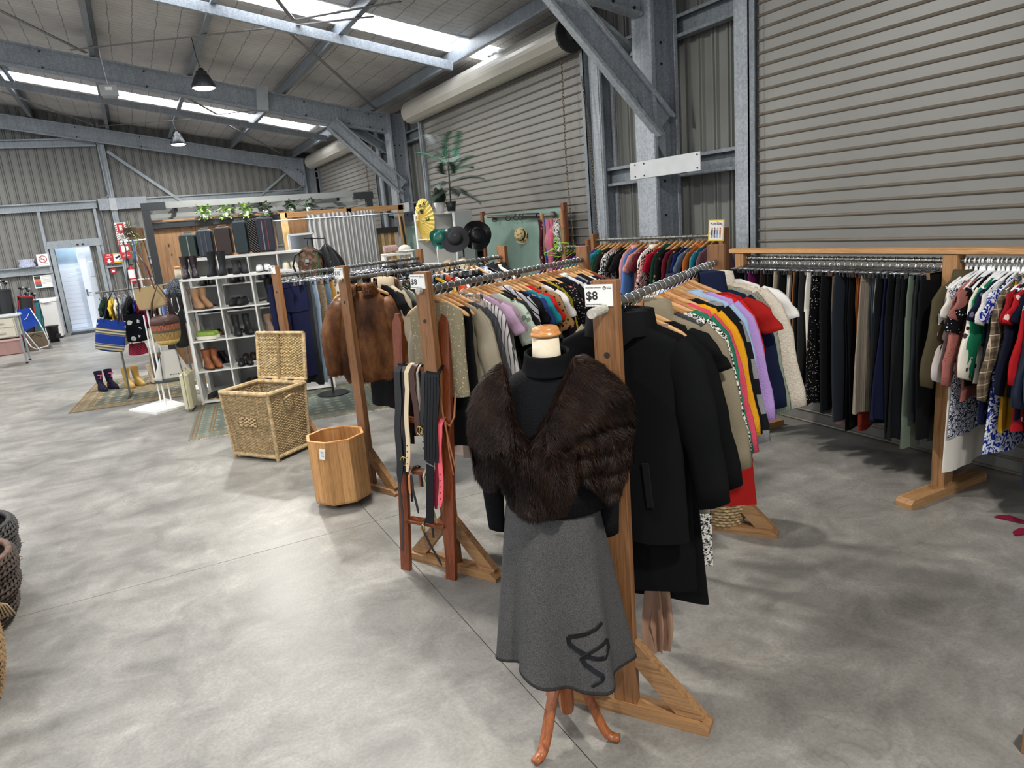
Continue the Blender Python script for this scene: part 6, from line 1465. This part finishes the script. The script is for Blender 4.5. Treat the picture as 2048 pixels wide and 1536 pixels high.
for k, y in enumerate((9.72, 9.28, 9.04, 8.90, 8.76+.04)):
    r_ = thing('curtain_ring', 'black curtain ring on the bronze pole, %s' % ('leftmost', 'second from left', 'third from left', 'fourth from left', 'nearest the black sleeve')[k], 'ring', (4.82, y, 2.02), 0, 'curtain rings on the pole'); MB().tube([(.038*cos(q), .012*sin(q*2), -.008+.038*sin(q)) for q in [j*PI/8 for j in range(16)]], .006, 6, closed=True).build('hoop', M_BLACK, r_, smooth=True)
hat('straw trilby with black palm print hanging on the green board', (4.84, 8.95, 1.76), (0, math.radians(-75), math.radians(20)), fabric('#d8c79a', 'floral', '#2b241c', '#3a3024', 1.6), .115, .08, .1, plain('#1d1b1a', .6), .02)
# scarves on a small wooden ladder frame
t = thing('scarf_stand', 'small wooden frame with rounded posts holding scarves', 'stand', (0, 0, 0)); 
for x, y, h_ in ((4.22, 7.28, 2.03), (4.28, 6.95, 2.06)): MB().tube([(x, y, 0), (x, y, h_-.02), (x, y, h_)], [.024, .024, .012], 10).build('post', M_RX, t)
MB().tube([(4.22, 7.28, 1.95), (4.28, 6.95, 1.95)], .012, 8).build('bar', M_RX, t); MB().tube([(4.22, 7.28, 1.1), (4.28, 6.95, 1.1)], .012, 8).build('bar', M_RX, t)
def scarf(label, f, L_, w, m, seed):
    r_ = random.Random(seed); x, y = lerp(4.22, 4.28, f), lerp(7.28, 6.95, f); t = thing('scarf', label, 'scarf', (x-.02, y, 1.96), math.radians(-80), 'scarves on the wooden frame')
    rows = [(-i*L_/12, w*(1+.3*sin(i*.8+seed)), .018+.01*abs(sin(i+seed)), -.04*i/12*sin(seed*2.1), -.018+.012*sin(i*.9)) for i in range(13)]
    MB().loops(cloth_loops(rows, r_, .012, 70)).build('cloth', m, t, smooth=True)
scarf('maroon floral scarf, leftmost on the wooden frame', .05, .75, .03, fabric('#4a1c28', 'floral', '#cfc0b8', '#8a5a5a', 1.5), 1)
scarf('tan brown scarf beside the maroon one', .22, .62, .022, fabric('#8a6a52'), 2)
scarf('dusty pink scarf on the wooden frame', .4, .6, .04, fabric('#b86f86', 'satin'), 3)
scarf('coral pink patterned scarf on the wooden frame', .62, .5, .03, fabric('#c9667a', 'dots', '#e6b3b3'), 4)
scarf('white scarf with black print, rightmost on the frame', .82, .36, .04, fabric('#dcdad6', 'swirl', '#1c1c20', None, 2.2), 5)
scarf('cobalt blue scarf low on the wooden frame', .3, .9, .02, fabric('#1f3f8f', 'satin'), 6)
for k in range(3):
    t = thing('plastic_hanger', 'lime green plastic hanger dangling below the scarves, ' + ('topmost', 'second down', 'third down', 'lowest')[k], 'hanger', (4.2, 6.98, 1.72-.03*k), -1.2+.3*k, 'lime hangers below the scarves'); t.rotation_euler = (.2, .3*k-.4, -1.0+.35*k); m = plain('#86c83a', .3, 0, 0); o = link('shoulder_bar', ME_PLW.copy(), None, t); o.data.materials.clear(); o.data.materials.append(m); o.scale = (.6, 1, .7); o = link('hook', ME_PHOOK.copy(), None, t); o.data.materials.clear(); o.data.materials.append(m)
t = thing('wooden_paddle', 'grey rounded wooden board standing behind the second rack', 'board', (3.35, 7.2, 0), .3); MB().tube([(0, 0, .0), (0, 0, 1.50), (0, 0, 1.56)], [.05, .05, .02], 12, sy=.3).build('board', plain('#8f857c', .6), t)
# ------------------------------------------------------------------ bag and children's clothes rail
br_ = thing('clothes_rail', 'chrome rail of small clothes beside the bags, left of the shelves', 'clothes rack', (-.05, 11.2, 0), math.radians(-8))
MB().tube([(-.50, 0, 1.48), (.62, 0, 1.50)], .014, 10).build('rail', M_PIPE, br_)
for x in (-.34, .5): MB().tube([(x, 0, 0.03), (x, 0, 1.48)], .015, 8).build('post', M_PIPE, br_); MB().tube([(x, -.25, .03), (x, .25, .03)], .015, 8).build('foot', M_PIPE, br_)
RB = '''top|dark green top|#1d3a30||||.5
top|lemon yellow top|#d8c24a||||.5
top|cream white top|#dcd6c4||||.8
top|silver grey top|#a9adb3||||.5
top|black fleece top|#1a1b1f||||.55
dress|royal blue print dress|#24348f|floral|#c9c4d8|#8a3050|.7
top|crimson tee top|#a02a48||||.5
dress|navy spotted dress|#1d2452|dots|#c9ccdf||.6
top|brown stripe top|#6a4a3a|vstripe|#a58a74||.5
shirt|white small shirt|#d9d9d6||||.45
shirt|light blue shirt|#8fa6cc||||.5
top|hot pink top|#b8265f||||.6
top|lilac grey top|#8a86a8||||.5
top|black sequin top|#202126||||.55'''
hang_row(RB, (-.52, 11.27), -8, 1.485, .06, 1.05, 'bag rail', 'clip', 91, 'small clothes on the chrome rail')
def bagbody(label, loc, rz, w, h, d, m, top=.8, strap=None, sl=.3, name='handbag', smooth=True, kind='tote', bot=1.0):
    t = thing(name, label, 'bag', loc, rz); L = []
    for i in range(9): q = i/8; ww = lerp(w*bot, w*top, q)*(1+.06*sin(q*PI)); dd = d*(1-.45*q); L.append([(ww/2*sp(cos(2*PI*j/24), .5), dd/2*sp(sin(2*PI*j/24), .6), -h+h*q+(.02*abs(cos(2*PI*j/24)) if i == 0 else 0)) for j in range(24)])
    MB().loops(L, True, True, False).build('bag_body', m, t, smooth=smooth)
    if strap:
        for s in (-1, 1): MB().tube([(-w*.25, s*d*.25, -.04), (-w*.2, s*d*.2, sl*.55), (0, 0, sl), (w*.2, s*d*.2, sl*.55), (w*.25, s*d*.25, -.04)], .011, 6, sy=.5).build('strap', strap, t, smooth=True)
    return t
t = bagbody('blue and gold elephant woven tote hanging on the rail end', (-.40, 10.7, 1.14), -.25, .34, .42, .08, fabric('#27439a', 'elephant', '#5b6470'), 1, fabric('#3c3f58'), .4)
t.rotation_euler = (0, math.radians(14), -.25)
bagbody('black backpack with big white daisies hung on the bag rail', (-.14, 10.9, 1.17), -.1, .27, .38, .14, fabric('#15171f', 'daisy', '#dcdcd6', '#b9b9b0'), .9, M_BLACK, .25)
bagbody('small red and pink zigzag pouch below the daisy backpack', (-.17, 10.9, .77), 0, .24, .16, .1, fabric('#a8324a', 'diag', '#2a1c24'), .8, M_BLACK, .3)
bagbody('magenta pink shoulder bag with long flared straps', (-.03, 11.0, 1.36), .2, .16, .42, .07, fabric('#b5205c'), .7, fabric('#b5205c'), .1)
t = bagbody('large beige canvas tote with maroon straps hanging high', (.08, 10.1, 1.54), -.2, .34, .28, .12, fabric('#c0a97e'), 1.0, plain('#5c1f2c', .5), .44, bot=.92)
t.rotation_euler = (0, math.radians(-6), -.2)
t = thing('woven_basket_bag', 'round striped basket bag in orange, black and straw with brown leather flap', 'bag', (.20, 9.98, .0), -.1)
def bb(name, prof, m, **k): return MB().lathe(prof, (0, 0, 0), 40, **k).build(name, m, t, smooth=True)
tb = NT('basket stripes'); g = tb.coord(); x_, y_, z_ = tb.sep(g); ang = tb.math('ARCTAN2', y_, x_); st_ = tb.math('LESS_THAN', tb.math('FRACT', tb.math('MULTIPLY', ang, 9.5)), .35); M_BSK1 = tb.fin(tb.mix(st_, '#a85a3a', '#3a2f2c'), .7)
tb = NT('basket stripes low'); g = tb.coord(); x_, y_, z_ = tb.sep(g); ang = tb.math('ARCTAN2', y_, x_); st_ = tb.math('LESS_THAN', tb.math('FRACT', tb.math('MULTIPLY', ang, 9.5)), .3); M_BSK2 = tb.fin(tb.mix(st_, '#b08f4e', '#3a2f2c'), .7)
bb('base_bowl', [(.0, .80), (.09, .805), (.125, .83), (.145, .87)], plain('#c09f58', .7, 0, .3, 60)); bb('lower_band', [(.145, .87), (.16, .92), (.168, .97)], M_BSK2, cap0=False, cap1=False); bb('middle_band', [(.169, .97), (.170, 1.0)], plain('#4a4a3c', .7), cap0=False, cap1=False); bb('upper_band', [(.170, 1.0), (.172, 1.08)], M_BSK1, cap0=False, cap1=False); bb('leather_flap', [(.176, 1.07), (.17, 1.13), (.13, 1.17), (.02, 1.18)], plain('#4a2f28', .5, 0, .2))
MB().tube([(-.15, 0, 1.1), (-.1, 0, 1.35), (0, -.02, 1.56), (.1, 0, 1.35), (.15, 0, 1.1)], .012, 6).build('leather_strap', plain('#3f2a26', .5), t, smooth=True); MB().tube([(0, -.165, 1.12), (0, -.178, 1.06)], .012, 8).build('toggle', plain('#3a2622', .5), t)
t = bagbody('wide white canvas bag with grey straps and base hung below the basket bag', (.18, 9.92, .74), -.1, .46, .38, .12, fabric('#d3d1cc'), .34, None)
for s in (-1, 1): MB().tube([(s*.10, -.045, -.0+.04), (s*.11, -.07, -.18), (s*.12, -.065, -.36)], .017, 6, sy=.3).build('strap', plain('#4a5250', .7), t)
MB().lathe([(.225, -.40), (.232, -.365), (.228, -.35)], (0, 0, 0), 30, sy=.3).build('base_band', plain('#4a5250', .7), t, smooth=True)
for k in range(4): MB().box((-.02+.03*k, -.066, -.3), (.014, .003, .01)).build('printed_mark', plain('#4a4a4e', .6), t)
t = bagbody('black shoulder bag with white cord and rope tassel beside the shelf upright', (.36, 10.15, 1.42), 0, .16, .7, .1, plain('#1c1d20', .6), .9, M_BLACK, .1)
MB().tube([(-.03, -.06, -.05), (-.04, -.08, -.2), (0, -.09, -.26), (.04, -.08, -.2), (.03, -.06, -.05)], .006, 6).build('cord', M_WHITE, t); MB().tube([(-.09, -.06, -.02), (-.1, -.07, -.32)], .010, 6).build('rope_tassel', fabric('#b04048', 'diag', '#e0dcd6'), t)
t = bagbody('tan and navy bag hanging under the small clothes', (.06, 10.75, .62), .1, .22, .35, .08, plain('#7a6548', .7, 0, .2), 1, None); MB().box((0, -.045, -.17), (.14, .01, .24), bev=.02).build('front_pocket', plain('#1d2a48', .7), t)
# white display stand carrying bags
t = thing('display_stand', 'white metal stand with a lozenge base carrying the bags', 'stand', (0, 0, 0)); 
mb = MB(); P = [(-.40, 10.17), (-.09, 9.66), (.28, 9.86), (.05, 10.5)]; mb.prism(P, 0, .025); mb.build('base', M_WHITE, t)
for x, y in ((-.02, 10.05), (.03, 9.97), (.10, 10.02)): MB().tube([(x, y, .02), (x, y, 1.2)], .009, 8).build('leg', M_WHITE, t)
MB().tube([(.03, 10.12, .02), (.03, 10.12, 2.12)], .012, 8).build('pole', M_WHITE, t); MB().tube([(-.12, 10.12, 2.11), (.17, 10.10, 2.12)], .010, 8).build('bar', M_WHITE, t); MB().tube([(-.08, 10.12, 1.64), (.16, 10.1, 1.64)], .010, 8).build('bar', M_WHITE, t)
for x, z in ((-.08, 1.64), (.16, 1.64)): MB().tube([(x, 10.11, z), (x, 10.11, z-.25)], .008, 6).build('prong', M_WHITE, t)
for k, (c, x, L_) in enumerate((('#26282c', -.08, .7), ('#2f5f94', .02, .22), ('#6d6f72', .08, .6), ('#3a2f2a', .14, .75), ('#57524a', -.02, .5))):
    t = thing('lanyard_strap', ['black', 'blue', 'grey', 'brown', 'khaki'][k]+' narrow strap looped over the top bar of the bag stand', 'strap', (x, 10.10, 2.12), 0, 'straps on the bag stand'); MB().tube([(0, .02, -.02), (0, 0, .014), (.01, -.02, -.1), (.04*k-.06, -.03, -L_)], .006+.004*(k == 1), 5, sy=.5).build('strap', plain(c, .6), t)
# rubber boots on the rug
for lb, x, y, c, sc_ in (('navy floral rubber boot with pink bow on the rug', -.68, 12.05, fabric('#20243e', 'spots', '#a85a6a'), plain('#1c2038', .5)), ('mustard yellow rubber boot on the rug', -.32, 11.95, plain('#b3914a', .4, 0, .1), plain('#a88440', .5)), ('pale floral rubber boot with red sole on the rug', .02, 12.0, fabric('#cfc6b8', 'spots', '#8a6a5a'), plain('#7a2a30', .5))):
    pair('boot', lb, (x, y, .01), .5, c, sc_, .27, .25, .02, .056, .15)
for s in (-1, 1): t = thing('ribbon_bow', ('left' if s < 0 else 'right')+' pink ribbon bow tied on the navy rubber boot', 'bow', (-.68+s*.07, 11.97+s*.03, .26), .5); MB().tube([(-.04, -.03, .01), (0, -.045, 0), (.04, -.03, .01), (0, -.045, 0), (-.02, -.05, -.05)], .009, 5).build('bow', plain('#c04a66', .6), t)
# ------------------------------------------------------------------ far left: signs, freezer, golf bags, chair, drawers
def sign(label, x, y, z, w, h, m, items=(), rz=0, tilt=0, name='sign', grp=None):
    t = thing(name, label, 'sign', (x, y, z), rz, grp); MB().box((0, 0, 0), (w, .006, h), bev=.001).build('sign_panel', m, t); t.rotation_euler = (tilt, 0, rz); return t
M_RED = plain('#b8232e', .5, 0, 0); ys = YB-.24
t = sign('white no-smoking sign standing on the wall girt left of the doorway', -2.10, YB-.14, 1.95, .26, .30, M_PAPER, tilt=-.06); MB().tube([(.085*cos(q), -.006, .02+.085*sin(q)) for q in [k*PI/10 for k in range(20)]], .009, 6, closed=True).build('red_ring', M_RED, t); MB().beam((-.06, -.006, .08), (.06, -.006, -.04), .015, .004, (0, -1, 0)).build('red_slash', M_RED, t); MB().beam((-.05, -.005, .02), (.04, -.005, .02), .016, .002, (0, -1, 0)).build('printed_cigarette', M_BLACK, t); text('lettering', 'NO SMOKING', .03, M_BLACK, t, (0, -.005, -.11))
t = sign('colourful information poster fixed to the cladding above the freezer', -2.20, YB-.10, 1.42, .42, .36, M_PAPER)
for k, c in enumerate(('#2a2c30', '#d07a3a', '#c04a5a', '#2f6a6a')): MB().box((-.12, -.005, .09-.07*k), (.14, .002, .07)).build('printed_block', plain(c, .5, 0, 0), t)
MB().box((0, -.005, .155), (.38, .002, .02)).build('printed_heading', M_BLACK, t)
for k in range(6): MB().box((.08, -.005, .1-.035*k), (.2, .002, .006)).build('printed_line', plain('#8a8c90', .5), t)
t = thing('plastic_bundle', 'crumpled blue and white plastic packet on the girt ledge', 'packet', (-2.46, YB-.16, 1.90)); L = [[((.17+.02*sin(i*2))*sp(cos(2*PI*j/30), .6)+.006*sin(j*5), .06*sin(2*PI*j/30)+.012*sin(j*2.7+i), -.10+.05*i) for j in range(30)] for i in range(5)]; MB().loops(L, True, True, True).build('packet', fabric('#d4d8e4', 'vstripe', '#6f78b0'), t)
t = sign('red fire alarm sign with white arrow right of the doorway', -.60, YB-.2, 1.83, .22, .28, M_RED); text('lettering', 'FIRE', .055, M_WHITE, t, (0, -.005, .10), bold=.001); text('lettering', 'ALARM', .045, M_WHITE, t, (0, -.005, .045), bold=.001); MB().box((0, -.005, -.03), (.05, .002, .06)).build('arrow', M_WHITE, t); MB().add([(-.06, -.006, -.06), (.06, -.006, -.06), (0, -.006, -.12)], [(0, 1, 2)]).build('arrow', M_WHITE, t)
t = sign('white and yellow camera surveillance sign beside the fire alarm sign', -.38, YB-.19, 1.84, .22, .26, plain('#d9a92e', .5, 0, 0)); MB().box((0, -.005, 0), (.2, .002, .19)).build('sign_face', M_PAPER, t); MB().beam((-.06, -.007, -.01), (.05, -.007, .04), .05, .002, (0, -1, 0)).build('printed_camera', M_BLACK, t); MB().beam((.02, -.007, -.06), (.07, -.007, -.02), .02, .002, (0, -1, 0)).build('printed_bracket', M_BLACK, t)
t = sign('tall red striped fire point sign on the wind post', -.17, YB-.3, 2.28, .27, .95, M_PAPER)
for k in range(18): MB().beam((-.13 if k % 2 else .09, -.0045, -.05+.055*(k//2)), (-.09 if k % 2 else .13, -.0045, -.02+.055*(k//2)), .024, .002, (0, -1, 0)).build('red_stripe', M_RED, t)
MB().box((0, -.005, .32), (.17, .002, .26)).build('red_panel', M_RED, t); MB().box((.0, -.007, .34), (.07, .002, .13)).build('extinguisher_symbol', M_WHITE, t)
for k in range(5): MB().box((0, -.005, .13-.03*k), (.16, .002, .012)).build('printed_line', M_BLACK, t)
MB().box((0, -.005, -.29), (.27, .002, .37)).build('red_panel', M_RED, t); MB().box((-.04, -.007, -.22), (.09, .002, .18)).build('extinguisher_symbol', M_WHITE, t); MB().box((.06, -.007, -.22), (.06, .002, .12)).build('flame_symbol', M_WHITE, t); text('lettering', 'FIRE', .04, M_WHITE, t, (0, -.008, -.36), bold=.001); text('lettering', 'EXTINGUISHER', .024, M_WHITE, t, (0, -.008, -.41), bold=.0008)
t = thing('alarm_call_point', 'small red alarm call point below the fire alarm sign', 'alarm', (-.55, YB-.16, 1.50)); MB().box((0, 0, 0), (.13, .05, .13), bev=.006).build('housing', M_RED, t); MB().box((0, -.028, 0), (.06, .006, .05)).build('glass', M_WHITE, t)
t = thing('fire_extinguisher', 'red fire extinguisher with white label on the wind post', 'fire extinguisher', (-.13, YB-.36, 1.12)); MB().lathe([(.07, 0), (.085, .02), (.085, .36), (.06, .42), (.02, .45), (.02, .48)], (0, 0, 0), 18).build('cylinder', M_RED, t, smooth=True); MB().lathe([(.0865, .15), (.0865, .38)], (0, 0, 0), 18, False, False).build('label_wrap', M_PAPER, t); MB().box((.02, 0, .5), (.12, .02, .03)).build('lever', M_BLACK, t); MB().tube([(0, 0, .47), (-.1, -.03, .4), (-.1, -.03, .1)], .010, 6).build('hose', M_BLACK, t)
t = thing('freezer', 'white chest freezer against the back wall, left of the doorway', 'freezer', (-2.22, 21.45, 0)); MB().box((0, 0, .48), (.62, .6, .88), bev=.015).build('cabinet', plain('#d6d5d2', .4, 0, .04), t); MB().box((0, 0, .96), (.65, .63, .09), bev=.015).build('lid', plain('#e4e3e0', .35, 0, .02), t); MB().box((0, 0, .02), (.56, .5, .05)).build('plinth', M_BLACK, t); MB().box((.1, -.33, .93), (.16, .02, .025)).build('lid_handle', M_WHITE, t)
t = thing('entrance_mat', 'dark ribbed rubber mat in front of the doorway', 'mat', (-1.32, 21.9, 0)); MB().box((0, -.05, .006), (.95, .65, .010)).build('mat', plain('#2d3033', .8), t)
for k in range(9): MB().box((0, .2-.03*k+.02, .014), (.9, .012, .006)).build('rib', plain('#53585c', .7), t)
t = thing('waste_bin', 'black plastic bin lying beside the white freezer', 'bin', (-2.04, 20.35, 0)); MB().lathe([(.10, .02), (.13, .36), (.145, .38), (.145, .40)], (0, 0, 0), 16).build('bin_shell', plain('#1c1d1f', .5), t, smooth=True); MB().box((.1, -.08, .14), (.1, .08, .12), bev=.01).build('pedal_box', M_BLACK, t); MB().box((0, 0, .01), (.2, .2, .02)).build('base', M_BLACK, t)
def golf(label, x, y, c, c2, lean_, h):
    t = thing('golf_bag', label, 'golf bag', (x, y, 0)); t.rotation_euler = (0, lean_, .2); MB().lathe([(.13, 0), (.15, .1), (.14, .5), (.16, h*.8), (.15, h)], (0, 0, 0), 18, True, False, sy=.8).build('bag_body', c, t, smooth=True)
    for s in (-1, 1): MB().tube([(s*.13, -.06, h*.95), (s*.15, -.1, h*.6), (s*.12, -.08, h*.2)], .012, 6).build('trim', c2, t)
    MB().box((0, -.13, h*.4), (.16, .06, h*.4), bev=.02).build('pocket', c, t); MB().lathe([(.15, h), (.155, h+.03)], (0, 0, 0), 18, False, False).build('collar', c2, t); r_ = random.Random(3)
    for k in range(6): a = k*1.1; L_ = h+.12+.1*r_.random(); MB().tube([(.07*cos(a), .05*sin(a), .3), (.09*cos(a), .06*sin(a), L_)], .006, 5).sphere((.09*cos(a), .06*sin(a), L_+.03), .035, 8, 5).build('club', plain(('#8a8d90', '#2a2b2e')[k % 2], .35, .5), t, smooth=True)
golf('black golf bag with clubs at the far left edge', -2.78, 19.5, plain('#1d2024', .6), plain('#3a3d42', .5), .05, 1.35)
golf('grey golf bag full of clubs, behind the black one', -3.1, 19.9, plain('#33363c', .6), plain('#55585c', .5), 0, 1.5)
golf('black golf bag with red piping in front of the freezer', -2.48, 19.6, plain('#191a1d', .6), plain('#b02a34', .5), .12, 1.15)
golf('teal golf bag behind the red-piped one', -2.30, 19.95, plain('#2b6f78', .6), plain('#17444a', .5), .02, 1.0)
for o in [q for q in COL.objects if q.name.startswith('golf_bag')]: o.location.z = .02
t = thing('folding_chair', 'blue canvas folding sun chair tilted against the wall items', 'chair', (0, 0, 0)); M_BLUE = fabric('#2a50b4')
mb = MB(); mb.add([(-2.44, 18.6, .95), (-2.18, 18.6, .98), (-2.06, 18.55, .62), (-2.40, 18.5, .47)], [(0, 1, 2, 3)]); o = mb.build('canvas', M_BLUE, t); solid(o, .012)
M_ALU = plain('#b9bcc0', .3, .8, 0)
MB().tube([(-2.44, 18.58, .95), (-2.42, 18.45, .5), (-2.30, 18.35, .16), (-2.20, 18.33, .09), (-1.98, 18.33, .13), (-1.95, 18.35, .2), (-2.02, 18.45, .5), (-2.18, 18.58, .97)], .013, 8).build('tube_frame', M_ALU, t, smooth=True); MB().tube([(-2.40, 18.7, .5), (-2.2, 18.75, .02), (-1.96, 18.75, .02), (-2.05, 18.7, .5)], .013, 8).build('rear_leg', M_ALU, t, smooth=True); MB().tube([(-2.36, 18.56, .72), (-2.28, 18.54, .76), (-2.22, 18.56, .86)], .005, 5).build('cord', M_WHITE, t)
t = thing('canvas_holdall', 'brown canvas holdall slumped under the blue folding chair', 'bag', (-2.25, 19.1, .2)); MB().box((0, 0, 0), (.46, .3, .38), taper=.8, bev=.0).build('bag_body', plain('#6b5b46', .8, 0, .2), t); MB().tube([(-.12, -.15, .1), (0, -.2, .18), (.12, -.15, .1)], .012, 6).build('handle', M_BLACK, t)
t = thing('pink_crate', 'dusty pink storage crate on the floor at the left edge', 'crate', (-2.75, 18.9, .15)); MB().box((0, 0, 0), (.5, .35, .28), bev=.01).build('crate_shell', plain('#b08a84', .6), t); MB().box((0, 0, .15), (.52, .37, .03), bev=.005).build('lid', plain('#9c7a76', .6), t)
t = thing('drawer_trolley', 'cream two-drawer trolley desk on grey metal legs at the left edge', 'desk', (-2.52, 17.05, 0)); MB().box((0, 0, .95), (.66, .55, .05), bev=.02).build('top', plain('#b4b5b6', .4), t); MB().box((-.02, 0, .73), (.56, .5, .38), bev=.01).build('drawer_case', plain('#c9c3b0', .5), t)
for z in (.83, .64): d = MB().box((-.02, -.26, z), (.5, .02, .16), bev=.004).build('drawer', plain('#d3cdbb', .45), t); MB().tube([(-.1, -.27, z), (-.1, -.3, z), (.06, -.3, z), (.06, -.27, z)], .008, 6).build('drawer_pull', M_ALU, d)
for x in (-.29, .29):
    for y in (-.24, .24): MB().tube([(x, y, .02), (x*.96, y, .93)], .018, 8).build('leg', M_GALVL, t); MB().tube([(x, y, 0), (x, y, .03)], .024, 8).build('rubber_foot', M_BLACK, t)
# ------------------------------------------------------------------ lamps and the box hung under the roof
def highbay(label, x, y, z, zroof):
    t = thing('high_bay_lamp', label, 'lamp', (x, y, z), 0, 'high bay lamps')
    MB().lathe([(.165, 0), (.17, .015), (.15, .07), (.105, .16), (.08, .18), (.08, .23), (.05, .24), (.03, .28)], (0, 0, 0), 28, False, True).build('housing', plain('#25272a', .45, .2), t, smooth=True)
    for k in range(20): a = 2*PI*k/20; MB().beam((.162*cos(a), .162*sin(a), .03), (.09*cos(a), .09*sin(a), .18), .004, .02, (cos(a), sin(a), .3)).build('cooling_fin', plain('#1e2022', .5), t)
    MB().lathe([(.0, -.03), (.08, -.026), (.13, -.012), (.158, .008)], (0, 0, 0), 28, False, False).build('diffuser', GLOWM, t, smooth=True)
    MB().tube([(0, 0, .27), (-.03, 0, (zroof-z)*.6), (-.05, .03, zroof-z)], .006, 6).build('supply_cable', M_BLACK, t)
GLOWM = glow('#fff6e6', 14)
highbay('high bay lamp nearer the camera, hung beyond the shelves', 1.36, 12.05, 4.25, 4.95); highbay('farther and smaller high bay lamp near the back wall', 1.35, 18.5, 4.25, 4.95)
t = thing('junction_box', 'grey electrical box hanging from a wire below the roof', 'electrical box', (.12, 13.6, 4.50)); MB().box((0, 0, 0), (.26, .1, .17), bev=.01).build('box', plain('#a5a7a8', .5), t); MB().box((0, -.055, .02), (.1, .006, .05)).build('sticker', M_PAPER, t); MB().tube([(0, 0, .08), (-.03, -.05, .5), (-.02, -.1, .85)], .005, 5).build('hanging_wire', M_WHITE, t); MB().box((0, 0, -.1), (.22, .08, .03)).build('bracket', plain('#8c8e90', .5), t)
